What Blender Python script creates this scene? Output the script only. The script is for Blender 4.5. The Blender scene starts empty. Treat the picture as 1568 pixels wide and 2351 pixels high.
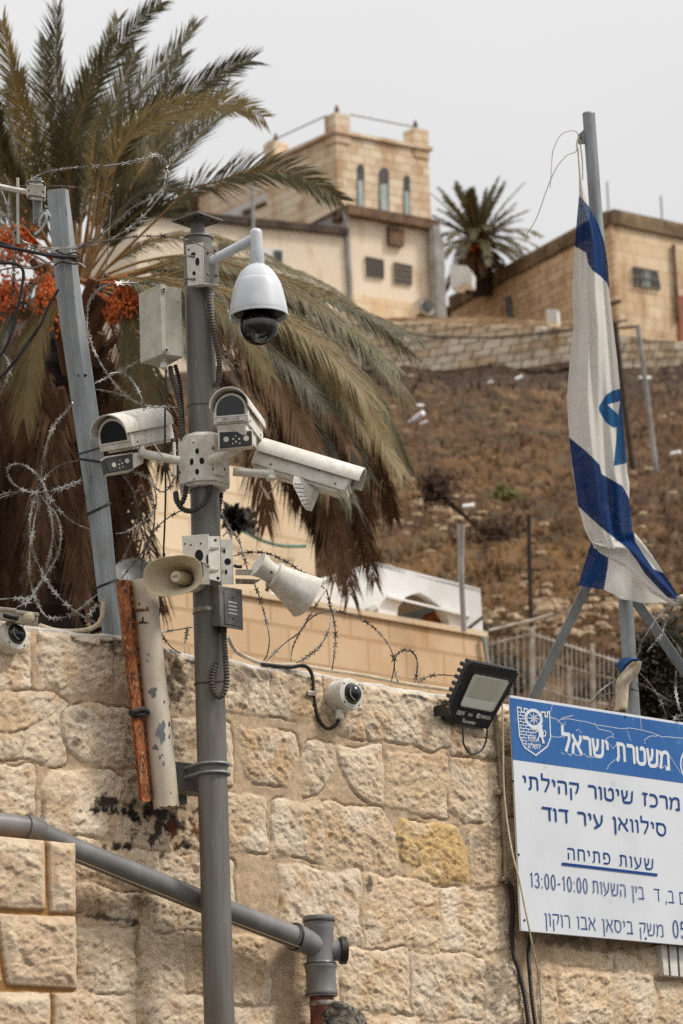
import bpy, bmesh, math, random
import numpy as np
from mathutils import Vector, Matrix

# ------------------------------------------------------------------ camera, world, sun, exposure
F_PX = 7500.0                      # focal length in units of the photo drawn 1568 wide
PITCH, ROLL = math.radians(14.8), math.radians(2.2)
CAM = Vector((0, 0, 1.6))
scn = bpy.context.scene
COL = scn.collection
FWD = Vector((0, math.cos(PITCH), math.sin(PITCH)))
_u = Vector((0, -math.sin(PITCH), math.cos(PITCH)))
_r = Vector((1, 0, 0))
RGT = math.cos(ROLL) * _r - math.sin(ROLL) * _u
UPV = math.cos(ROLL) * _u + math.sin(ROLL) * _r
cam = bpy.data.cameras.new('camera')
camo = bpy.data.objects.new('camera', cam)
COL.objects.link(camo)
M3 = Matrix((RGT, UPV, -FWD)).transposed()
camo.matrix_world = Matrix.Translation(CAM) @ M3.to_4x4()
cam.sensor_fit = 'HORIZONTAL'
cam.sensor_width = 24.0
cam.lens = 24.0 * F_PX / 1568.0
cam.clip_start, cam.clip_end = 0.5, 3000.0
cam.dof.use_dof = True
cam.dof.focus_distance = 14.4
cam.dof.aperture_fstop = 5.6
scn.camera = camo

SUN_EL, SUN_AZ = math.radians(50), math.radians(100)     # azimuth clockwise from +Y
world = bpy.data.worlds.new('World')
scn.world = world
world.use_nodes = True
wn_ = world.node_tree
bg = wn_.nodes['Background']
sky = wn_.nodes.new('ShaderNodeTexSky')
sky.sky_type = 'NISHITA'
sky.sun_disc = False
sky.sun_elevation = SUN_EL
sky.sun_rotation = SUN_AZ
sky.dust_density = 4.0
sky.air_density = 1.0
hsv = wn_.nodes.new('ShaderNodeHueSaturation')            # overcast: the sky's colour is gone
hsv.inputs['Saturation'].default_value = 0.04
mixs = wn_.nodes.new('ShaderNodeMix'); mixs.data_type = 'RGBA'
mixs.inputs[0].default_value = 0.8
tcw = wn_.nodes.new('ShaderNodeTexCoord'); sxw = wn_.nodes.new('ShaderNodeSeparateXYZ')   # overcast luminance: L = Lz (1 + 2 sin e) / 3
wn_.links.new(tcw.outputs['Generated'], sxw.inputs[0])
mrw = wn_.nodes.new('ShaderNodeMapRange'); mrw.inputs[1].default_value = 0; mrw.inputs[2].default_value = 1
mrw.inputs[3].default_value = 2.65; mrw.inputs[4].default_value = 8.2
wn_.links.new(sxw.outputs[2], mrw.inputs[0])
nzw = wn_.nodes.new('ShaderNodeTexNoise'); nzw.inputs['Scale'].default_value = 2.2; nzw.inputs['Detail'].default_value = 4
wn_.links.new(tcw.outputs['Generated'], nzw.inputs['Vector'])
cnw = wn_.nodes.new('ShaderNodeMapRange'); cnw.inputs[3].default_value = .93; cnw.inputs[4].default_value = 1.07; cnw.inputs[1].default_value = .3; cnw.inputs[2].default_value = .7
wn_.links.new(nzw.outputs[0], cnw.inputs[0])
mlw = wn_.nodes.new('ShaderNodeMath'); mlw.operation = 'MULTIPLY'
wn_.links.new(mrw.outputs[0], mlw.inputs[0]); wn_.links.new(cnw.outputs[0], mlw.inputs[1])
wn_.links.new(mlw.outputs[0], mixs.inputs[7])
wn_.links.new(sky.outputs[0], hsv.inputs['Color'])
wn_.links.new(hsv.outputs[0], mixs.inputs[6])
wn_.links.new(mixs.outputs[2], bg.inputs['Color'])
bg.inputs['Strength'].default_value = 0.1

sl = bpy.data.lights.new('sun', 'SUN')
sl.energy = 1.4
sl.angle = math.radians(11)
sl.color = (1.0, 0.96, 0.9)
so = bpy.data.objects.new('sun', sl)
COL.objects.link(so)
sd_ = Vector((math.sin(SUN_AZ) * math.cos(SUN_EL), math.cos(SUN_AZ) * math.cos(SUN_EL), math.sin(SUN_EL)))
so.rotation_euler = sd_.to_track_quat('Z', 'Y').to_euler()
so.location = sd_ * 60
scn.view_settings.view_transform = 'Standard'
scn.view_settings.look = 'None'
scn.view_settings.gamma = 1
scn.view_settings.exposure = 0.85
scn.cycles.use_denoising = False
scn.cycles.max_bounces = 8
scn.cycles.transparent_max_bounces = 12

# ------------------------------------------------------------------ geometry of the place
def P(x, y, d):
    """the point seen at photo position (x, y) at depth d along the view axis"""
    x, y, d = float(x), float(y), float(d)
    return CAM + d * (FWD + ((x - 784.0) / F_PX) * RGT + ((1175.5 - y) / F_PX) * UPV)

def proj(p):
    v = p - CAM
    d = v.dot(FWD)
    return (784 + F_PX * v.dot(RGT) / d, 1175.5 - F_PX * v.dot(UPV) / d, d)

ZT = dict(A=(.2562, 0, 1434.8), B=(.3295, 344.4, 1434.8), C=(.3295, 688.7, 1492.2), D=(.3295, 746.1, 1836.5),
          E=(.2562, 172.2, 1893.9), F=(.3045, 1090.6, 2066.1), G=(.2562, 0, 889.6), H=(.366, 447.6, 229.6),
          I=(.3087, 1291.3, 1320.0), z1=(.5, 0, 0), z2=(.5, 784, 172.2), z3=(.2928, 0, 373), z4=(.366, 287, 459.1),
          z5=(.4172, 195.1, 849.4), z6=(.366, 229.5, 1176.5), z7=(.3295, 0, 1291.3), z8=(.3295, 1090.5, 1463.5),
          y1=(.5, 0, 1779.1), y3=(.4026, 631.3, 1434.8), f4=(.3172, 1233.9, 229.6), f5=(.3045, 1090.5, 975.6),
          k6=(.4392, 516.5, 1090.4), u=(1, 0, 0))

def T(k, pts):
    s, ox, oy = ZT[k]
    return [(ox + s * a[0], oy + s * a[1]) + tuple(a[2:]) for a in pts]

WANG = math.radians(46.6)
WD = Vector((math.sin(WANG), math.cos(WANG), 0))          # along the wall, to the right and away
WN = Vector((math.cos(WANG), -math.sin(WANG), 0))         # out of the wall, towards the street
ZUP = Vector((0, 0, 1))
POLE0 = P(480, 1500, 14.0)
WO = Vector((POLE0.x, POLE0.y, 0)) - WN * 0.27

class Face:
    """a vertical plane: origin o, direction d along it, normal n"""
    def __init__(s, o, d, n=None):
        s.o = Vector(o); s.d = Vector((d[0], d[1], 0)).normalized()
        s.n = Vector((s.d.y, -s.d.x, 0)) if n is None else n
    def at(s, x, y, off=0.0):
        x, y, off = float(x), float(y), float(off)
        r = FWD + ((x - 784.0) / F_PX) * RGT + ((1175.5 - y) / F_PX) * UPV
        t = (s.o + s.n * off - CAM).dot(s.n) / r.dot(s.n)
        return CAM + r * t
    def sz(s, p):
        return ((p - s.o).dot(s.d), p.z)
    def pt(s, a, z, off=0.0):
        v = s.o + s.d * a + s.n * off
        return Vector((v.x, v.y, z))
WALL = Face(WO, WD, WN)
W = WALL.at

def pole_at(y):
    p = POLE0.copy()
    for _ in range(4):
        py = proj(p)[1]
        p.z += (py - y) * 14.0 / F_PX / math.cos(PITCH)
    return p
def PD(y):
    return proj(pole_at(y))[2]
def Q(x, y, dd=0.0):
    return P(x, y, PD(y) + dd)

def cr(pts, n=8, closed=False):
    """Catmull-Rom through pts"""
    p = [Vector(a) for a in pts]
    if len(p) < 3: return p
    out = []
    N = len(p)
    rng = range(N if closed else N - 1)
    for i in rng:
        if closed:
            a, b, c, d = p[i - 1], p[i], p[(i + 1) % N], p[(i + 2) % N]
        else:
            b, c = p[i], p[i + 1]
            a = p[i - 1] if i else b * 2 - c
            d = p[i + 2] if i + 2 < N else c * 2 - b
        for k in range(n):
            t = k / n
            out.append(.5 * ((2 * b) + (c - a) * t + (2 * a - 5 * b + 4 * c - d) * t * t + (3 * b - a - 3 * c + d) * t ** 3))
    if not closed: out.append(p[-1])
    return out

def resample(pts, step):
    pts = [Vector(a) for a in pts]
    out = [pts[0].copy()]; acc = 0.0
    for a, b in zip(pts, pts[1:]):
        L = (b - a).length
        if L < 1e-9: continue
        t = step - acc
        while t <= L:
            out.append(a + (b - a) * (t / L)); t += step
        acc = L - (t - step)
    return out

ORG = {}
class MB:
    def __init__(s): s.v, s.f, s.m, s.k = [], [], [], 0
    def add(s, vs, fs):
        b = len(s.v)
        s.v += [Vector(a) for a in vs]
        s.f += [tuple(i + b for i in q) for q in fs]
        s.m += [s.k] * len(fs)
        return s
    def box(s, M, a, b, c):
        vs = [M @ Vector((x * a / 2, y * b / 2, z * c / 2)) for z in (-1, 1) for y in (-1, 1) for x in (-1, 1)]
        return s.add(vs, [(0, 2, 3, 1), (4, 5, 7, 6), (0, 1, 5, 4), (2, 6, 7, 3), (0, 4, 6, 2), (1, 3, 7, 5)])
    def hexa(s, bot, top):
        return s.loft([bot, top])
    def prism(s, poly, vec):
        a = [Vector(p) for p in poly]
        return s.loft([a, [p + vec for p in a]])
    def loft(s, rings, caps=True, closed=True):
        n = len(rings[0]); b = len(s.v)
        fs = []
        for i in range(len(rings) - 1):
            for j in range(n if closed else n - 1):
                fs.append((b + i * n + j, b + i * n + (j + 1) % n, b + (i + 1) * n + (j + 1) % n, b + (i + 1) * n + j))
        if caps and closed:
            fs.append(tuple(b + j for j in reversed(range(n))))
            fs.append(tuple(b + (len(rings) - 1) * n + j for j in range(n)))
        for r in rings: s.v += [Vector(p) for p in r]
        s.f += fs; s.m += [s.k] * len(fs)
        return s
    def tube(s, pts, r, n=10, caps=True, flat=1.0):
        pts = [Vector(p) for p in pts]
        N = len(pts)
        if not hasattr(r, '__len__'): r = [r] * N
        rings = []; nrm = None
        for i, p in enumerate(pts):
            t = (pts[min(i + 1, N - 1)] - pts[max(i - 1, 0)])
            if t.length < 1e-9: t = Vector((0, 0, 1))
            t.normalize()
            if nrm is None:
                a = Vector((0, 0, 1)) if abs(t.z) < .9 else Vector((1, 0, 0))
                nrm = t.cross(a).normalized()
            else:
                nrm = (nrm - t * nrm.dot(t))
                nrm = nrm.normalized() if nrm.length > 1e-6 else t.orthogonal().normalized()
            b = t.cross(nrm)
            rings.append([p + (nrm * math.cos(2 * math.pi * j / n) + b * math.sin(2 * math.pi * j / n) * flat) * r[i] for j in range(n)])
        return s.loft(rings, caps)
    def corr(s, pts, r, pitch=.008, n=12, depth=.82):
        q = resample(cr(pts, 10), pitch / 2)
        return s.tube(q, [r if i % 2 else r * depth for i in range(len(q))], n)
    def lathe(s, prof, M, n=32, caps=True):
        rings = [[M @ Vector((r * math.cos(2 * math.pi * j / n), r * math.sin(2 * math.pi * j / n), h)) for j in range(n)] for r, h in prof]
        return s.loft(rings, caps)
    def ball(s, c, r, n=16, m=10, sc=(1, 1, 1)):
        c = Vector(c)
        rings = []
        for i in range(1, m):
            a = math.pi * i / m
            rings.append([c + Vector((r * sc[0] * math.sin(a) * math.cos(2 * math.pi * j / n), r * sc[1] * math.sin(a) * math.sin(2 * math.pi * j / n), -r * sc[2] * math.cos(a))) for j in range(n)])
        return s.loft(rings)
    def cyl(s, a, b, r, n=20):
        return s.tube([a, b], r, n)
    def build(s, name, mats, parent=None, sharp=38, bevel=0, loc=None, smooth=True):
        if not isinstance(mats, (list, tuple)): mats = [mats]
        me = bpy.data.meshes.new(name)
        if parent is not None: o0 = ORG[parent.name]
        elif loc is not None: o0 = Vector(loc)
        else:
            xs = np.array([tuple(p) for p in s.v]); mn, mx = xs.min(0), xs.max(0)
            o0 = Vector(((mn[0] + mx[0]) / 2, (mn[1] + mx[1]) / 2, mn[2]))
        me.from_pydata([tuple(p - o0) for p in s.v], [], s.f)
        for m in mats: me.materials.append(m)
        if len(mats) > 1: me.polygons.foreach_set('material_index', s.m)
        bm = bmesh.new(); bm.from_mesh(me)
        bmesh.ops.recalc_face_normals(bm, faces=bm.faces)
        bm.to_mesh(me); bm.free()
        if smooth:
            me.shade_smooth()
            me.set_sharp_from_angle(angle=math.radians(sharp))
        ob = bpy.data.objects.new(name, me)
        COL.objects.link(ob)
        if parent is not None: ob.parent = parent
        else: ob.location = o0
        ORG[ob.name] = o0
        if bevel:
            b = ob.modifiers.new('bevel', 'BEVEL'); b.width = bevel; b.segments = 2; b.limit_method = 'ANGLE'; b.angle_limit = math.radians(40)
        return ob

def tag(o, label, cat, group=None, kind=None):
    if label: o['label'] = label
    if cat: o['category'] = cat
    if group: o['group'] = group
    if kind: o['kind'] = kind
    return o
def thing(name, label, cat, loc, group=None):
    o = bpy.data.objects.new(name, None)
    COL.objects.link(o)
    o.location = loc
    o.empty_display_size = .1
    ORG[o.name] = Vector(loc)
    return tag(o, label, cat, group)
def FR(pt, yaw=0, tilt=0, roll=0):
    return Matrix.Translation(pt) @ Matrix.Rotation(math.radians(yaw), 4, 'Z') @ Matrix.Rotation(math.radians(tilt), 4, 'X') @ Matrix.Rotation(math.radians(roll), 4, 'Y')
def basis(o, x, y, z):
    m = Matrix((x, y, z)).transposed().to_4x4()
    m.translation = o
    return m
ST = lambda o: tag(o, None, None, kind='structure')

# ------------------------------------------------------------------ materials
def mat(name, c1, c2=None, rough=.6, metal=0.0, ns=9.0, bump=0.0, bs=90.0, c3=None, spec=None, thr=.5, soft=.12, stretch=None, c4=None, ns4=30, thr4=.66, soft4=.04, detail=6, rv=0.15):
    """c1/c2 mixed by a broad noise, c3 by a second finer one, c4 = small flecks"""
    m = bpy.data.materials.new(name)
    m.use_nodes = True
    nt = m.node_tree; N = nt.nodes; L = nt.links
    b = N['Principled BSDF']
    b.inputs['Roughness'].default_value = rough
    b.inputs['Metallic'].default_value = metal
    if spec is not None: b.inputs['Specular IOR Level'].default_value = spec
    tc = N.new('ShaderNodeTexCoord')
    mp = N.new('ShaderNodeMapping')
    L.new(tc.outputs['Object'], mp.inputs[0])
    if stretch: mp.inputs['Scale'].default_value = stretch
    def nz(scale, det=detail, w=0):
        n = N.new('ShaderNodeTexNoise'); n.inputs['Scale'].default_value = scale; n.inputs['Detail'].default_value = det
        n.inputs['Roughness'].default_value = .62
        L.new(mp.outputs[0], n.inputs['Vector']); return n.outputs[0]
    def step(o, t, sf):
        r = N.new('ShaderNodeMapRange'); r.interpolation_type = 'SMOOTHSTEP'
        r.inputs[1].default_value = t - sf; r.inputs[2].default_value = t + sf
        L.new(o, r.inputs[0]); return r.outputs[0]
    def mix(f, a, c):
        x = N.new('ShaderNodeMix'); x.data_type = 'RGBA'
        L.new(f, x.inputs[0])
        if isinstance(a, tuple): x.inputs[6].default_value = a + (1,)
        else: L.new(a, x.inputs[6])
        x.inputs[7].default_value = c + (1,)
        return x.outputs[2]
    col = c1
    if c2: col = mix(step(nz(ns), thr, soft), col, c2)
    if c3: col = mix(step(nz(ns * 3.7), .55, .15), col, c3)
    if c4: col = mix(step(nz(ns4, 4), thr4, soft4), col, c4)
    if isinstance(col, tuple): b.inputs['Base Color'].default_value = col + (1,)
    else: L.new(col, b.inputs['Base Color'])
    if rv:
        r = N.new('ShaderNodeMapRange'); r.inputs[3].default_value = max(rough - rv, .02); r.inputs[4].default_value = min(rough + rv, 1)
        r.inputs[1].default_value = .3; r.inputs[2].default_value = .7
        L.new(nz(ns * 2.3), r.inputs[0]); L.new(r.outputs[0], b.inputs['Roughness'])
    if bump:
        bp = N.new('ShaderNodeBump'); bp.inputs['Strength'].default_value = 1.0; bp.inputs['Distance'].default_value = bump
        L.new(nz(bs, 8), bp.inputs['Height']); L.new(bp.outputs[0], b.inputs['Normal'])
    return m

def attr_mat(name, attr='tint', rough=.92, n1=(14, .16), bump=.004, bs=45, spec=.25, trans=0.0):
    """base colour from a per-vertex pigment, varied by procedural noise"""
    m = bpy.data.materials.new(name); m.use_nodes = True
    nt = m.node_tree; N = nt.nodes; L = nt.links
    b = N['Principled BSDF']; b.inputs['Roughness'].default_value = rough
    b.inputs['Specular IOR Level'].default_value = spec
    at = N.new('ShaderNodeAttribute'); at.attribute_name = attr
    tc = N.new('ShaderNodeTexCoord')
    n = N.new('ShaderNodeTexNoise'); n.inputs['Scale'].default_value = n1[0]; n.inputs['Detail'].default_value = 9; n.inputs['Roughness'].default_value = .7
    L.new(tc.outputs['Object'], n.inputs['Vector'])
    r = N.new('ShaderNodeMapRange'); r.inputs[1].default_value = .3; r.inputs[2].default_value = .7
    r.inputs[3].default_value = 1 - n1[1]; r.inputs[4].default_value = 1 + n1[1]
    L.new(n.outputs[0], r.inputs[0])
    x = N.new('ShaderNodeMix'); x.data_type = 'RGBA'; x.blend_type = 'MULTIPLY'; x.inputs[0].default_value = 1
    L.new(at.outputs['Color'], x.inputs[6]); L.new(r.outputs[0], x.inputs[7])
    L.new(x.outputs[2], b.inputs['Base Color'])
    if bump:
        n2 = N.new('ShaderNodeTexNoise'); n2.inputs['Scale'].default_value = bs; n2.inputs['Detail'].default_value = 9; n2.inputs['Roughness'].default_value = .68
        L.new(tc.outputs['Object'], n2.inputs['Vector'])
        bp = N.new('ShaderNodeBump'); bp.inputs['Distance'].default_value = bump
        L.new(n2.outputs[0], bp.inputs['Height']); L.new(bp.outputs[0], b.inputs['Normal'])
    if trans:
        tr = N.new('ShaderNodeBsdfTranslucent'); L.new(x.outputs[2], tr.inputs['Color'])
        ms = N.new('ShaderNodeMixShader'); ms.inputs[0].default_value = trans
        L.new(b.outputs[0], ms.inputs[1]); L.new(tr.outputs[0], ms.inputs[2])
        L.new(ms.outputs[0], N['Material Output'].inputs[0])
    return m

def lin(r, g, b):
    f = lambda c: ((c / 255 + .055) / 1.055) ** 2.4 if c > 10 else c / 255 / 12.92
    return (f(r), f(g), f(b))

def np_mesh(name, V, quads, m, tint=None, attr='tint', smooth=True, loc=(0, 0, 0), parent=None):
    me = bpy.data.meshes.new(name)
    V = np.asarray(V, dtype=np.float64) - np.array(tuple(loc))
    q = np.asarray(quads, dtype=np.int32)
    me.vertices.add(len(V)); me.vertices.foreach_set('co', V.astype(np.float32).ravel())
    k = q.shape[1]
    me.loops.add(q.size); me.loops.foreach_set('vertex_index', q.ravel())
    me.polygons.add(len(q)); me.polygons.foreach_set('loop_start', np.arange(0, q.size, k, dtype=np.int32))
    me.update(calc_edges=True)
    if tint is not None:
        a = me.attributes.new(attr, 'FLOAT_COLOR', 'POINT')
        c = np.ones((len(V), 4), dtype=np.float32); c[:, :3] = tint
        a.data.foreach_set('color', c.ravel())
    me.materials.append(m)
    if smooth: me.shade_smooth()
    o = bpy.data.objects.new(name, me); COL.objects.link(o)
    if parent is not None: o.parent = parent
    else: o.location = loc
    ORG[o.name] = Vector(loc)
    return o

# ---- numpy gradient noise
_rs = np.random.RandomState(7)
_perm = np.concatenate([_rs.permutation(256)] * 2)
_grad = np.array([[math.cos(a), math.sin(a)] for a in np.linspace(0, 2 * math.pi, 16, endpoint=False)])
def perlin(x, y):
    xi, yi = np.floor(x).astype(int), np.floor(y).astype(int)
    xf, yf = x - xi, y - yi
    xi &= 255; yi &= 255
    u, v = xf ** 3 * (xf * (xf * 6 - 15) + 10), yf ** 3 * (yf * (yf * 6 - 15) + 10)
    def g(ix, iy, dx, dy):
        h = _perm[(_perm[ix & 255] + iy) & 255] & 15
        return _grad[h, 0] * dx + _grad[h, 1] * dy
    a, b = g(xi, yi, xf, yf), g(xi + 1, yi, xf - 1, yf)
    c, d = g(xi, yi + 1, xf, yf - 1), g(xi + 1, yi + 1, xf - 1, yf - 1)
    return (a + u * (b - a)) * (1 - v) + (c + u * (d - c)) * v
def fbm(x, y, o=4, lac=2.03, gain=.5):
    t = 0; a = 1.0
    for i in range(o):
        t = t + a * perlin(x + 17.3 * i, y + 9.1 * i); x = x * lac; y = y * lac; a *= gain
    return t
def facets(x, y, seed=0):
    """chipped faces: every cell of a jittered grid is a small tilted plane"""
    r = np.random.RandomState(seed); J = r.rand(64, 64, 5)
    xi, yi = np.floor(x).astype(int), np.floor(y).astype(int)
    best = np.full(x.shape, 1e9); out = np.zeros(x.shape)
    for dx in (-1, 0, 1):
        for dy in (-1, 0, 1):
            c = J[(xi + dx) & 63, (yi + dy) & 63]
            ox, oy = x - (xi + dx + c[..., 0]), y - (yi + dy + c[..., 1])
            d = ox * ox + oy * oy
            h = (c[..., 2] - .5) + ox * (c[..., 3] - .5) * 1.8 + oy * (c[..., 4] - .5) * 1.8
            m = d < best
            best = np.where(m, d, best); out = np.where(m, h, out)
    return out
def sstep(a, b, x):
    t = np.clip((x - a) / (b - a), 0, 1); return t * t * (3 - 2 * t)
def poly_sd(px, py, poly):
    """signed distance, positive inside"""
    d = np.full(px.shape, 1e9); ins = np.zeros(px.shape, bool)
    n = len(poly)
    for i in range(n):
        ax, ay = poly[i]; bx, by = poly[(i + 1) % n]
        ex, ey = bx - ax, by - ay
        wx, wy = px - ax, py - ay
        t = np.clip((wx * ex + wy * ey) / (ex * ex + ey * ey + 1e-12), 0, 1)
        d = np.minimum(d, (wx - t * ex) ** 2 + (wy - t * ey) ** 2)
        c = ((ay > py) != (by > py)) & (px < (bx - ax) * (py - ay) / (by - ay + 1e-12) + ax)
        ins ^= c
    d = np.sqrt(d)
    return np.where(ins, d, -d)
# ------------------------------------------------------------------ the near stone wall
STONES = {
 'A': [[(-400,120),(250,90),(270,300),(260,540),(-400,540)], [(380,70),(990,100),(1000,590),(560,600),(400,550)],
       [(-400,600),(480,620),(580,720),(540,850),(300,960),(-400,950)], [(-200,965),(220,975),(225,1165),(-200,1190)],
       [(235,975),(520,860),(560,1000),(550,1210),(400,1210),(240,1170)],
       [(600,800),(720,745),(1000,745),(1170,800),(1200,1250),(940,1260),(900,1200),(740,1200),(600,1060)],
       [(-300,1280),(300,1290),(290,1650),(250,1740),(-300,1680)], [(400,1480),(480,1310),(1000,1330),(1100,1400),(1120,1920),(700,1900),(400,1830)],
       [(1150,1350),(1260,1340),(1400,1420),(1500,1640),(1520,2000),(1150,1950)], [(560,1930),(1130,1990),(1380,2080),(1380,2240),(560,2240)],
       [(1020,120),(1130,130),(1130,600),(1020,590)], [(-400,1740),(300,1770),(380,1880),(-400,1990)], [(-300,2010),(600,2010),(600,2300),(-300,2300)]],
 'B': [[(110,200),(420,250),(420,560),(140,560)], [(150,680),(420,640),(440,1000),(170,950)], [(440,265),(840,330),(830,590),(440,600)],
       [(855,330),(1180,370),(1220,600),(1100,670),(960,620),(855,600)], [(1240,560),(1470,470),(1485,760),(1300,740)],
       [(640,720),(1000,760),(1020,900),(950,1110),(720,1080),(650,940)], [(1090,830),(1270,870),(1270,1000),(1170,1160),(1080,1160),(1080,900)],
       [(450,700),(560,720),(550,1120),(450,1100)],
       [(400,1190),(790,1240),(805,1560),(400,1560)], [(180,1010),(400,1030),(390,1160),(180,1120)]],
 'C': [[(450,240),(1040,320),(1010,440),(1040,660),(900,680),(770,640),(490,600),(450,480)], [(1060,540),(1350,590),(1370,730),(1070,720)],
       [(270,690),(545,680),(560,1060),(500,1060),(310,830)], [(610,730),(1010,760),(1020,1140),(820,1110),(600,1070)],
       [(1060,780),(1370,800),(1400,1130),(1330,1190),(1150,1180),(1060,1090)], [(-180,1060),(160,1080),(170,1460),(-180,1420)],
       [(175,1080),(560,1120),(670,1300),(670,1550),(400,1530),(190,1450)],
       [(700,1190),(1080,1230),(1160,1400),(1160,1600),(980,1610),(790,1580),(850,1470),(710,1460)],
       [(1190,1290),(1300,1230),(1400,1250),(1420,1650),(1200,1640),(1200,1500)], [(1450,780),(1800,800),(1800,1180),(1460,1160)],
       [(1450,1210),(1750,1230),(1750,1640),(1460,1620)], [(1090,330),(1700,420),(1700,700),(1390,700),(1380,590),(1090,520)]],
 'D': [[(-300,480),(240,520),(255,990),(100,990),(-300,900)], [(275,540),(720,580),(800,650),(795,1050),(280,1010)],
       [(825,640),(1240,620),(1280,1080),(900,1040),(825,1020)], [(110,1040),(560,1070),(580,1480),(120,1480)],
       [(600,1080),(1090,1120),(1110,1530),(620,1500)], [(1120,1110),(1330,1130),(1390,1560),(1130,1560)],
       [(260,1500),(640,1520),(650,1800),(250,1800)], [(680,1550),(1100,1560),(1100,1800),(680,1800)], [(-180,960),(90,1030),(90,1480),(-180,1450)],
       [(-180,1490),(230,1510),(230,1800),(-180,1800)]],
 'E': [[(10,900),(520,930),(550,1500),(430,1520),(20,1480)], [(600,940),(990,960),(1000,1510),(830,1530),(590,1500)],
       [(1020,970),(1160,970),(1400,1000),(1400,1560),(1020,1540)], [(-20,1530),(500,1560),(520,1900),(-20,1900)],
       [(550,1570),(1160,1580),(1180,1900),(560,1900)], [(800,290),(1130,290),(1400,340),(1400,680),(1000,620),(790,450)],
       [(470,230),(720,270),(720,420),(480,330)], [(930,0),(1110,0),(1130,250),(930,240)], [(30,560),(600,640),(600,880),(20,840)],
       [(640,660),(1130,800),(1130,920),(640,920)], [(1430,1010),(1700,1060),(1720,1590),(1450,1600)],
       [(1450,1640),(1800,1650),(1800,1900),(1460,1900)], [(-500,560),(-40,560),(-40,840),(-500,820)], [(-500,900),(-30,900),(-30,1480),(-500,1470)]],
 'F': [[(580,380),(1030,400),(1030,520),(590,490)], [(610,510),(1030,550),(1040,960),(610,960)], [(490,500),(590,510),(600,960),(510,960)],
       [(1045,570),(1330,560),(1345,960),(1060,960)], [(1375,620),(1800,640),(1800,960),(1360,960)], [(1060,400),(1390,380),(1390,540),(1100,540)]],
}
TOPLINE = T('z7', [(-700,290),(-200,350),(0,405),(200,450),(420,475),(640,505),(850,520),(960,540),(1115,585),(1340,655)]) + \
          T('B', [(540,243),(760,290),(1100,330),(1480,400)]) + T('C', [(770,285),(1060,325)]) + [(1180,1622),(1568,1690),(1900,1745)]

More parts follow.
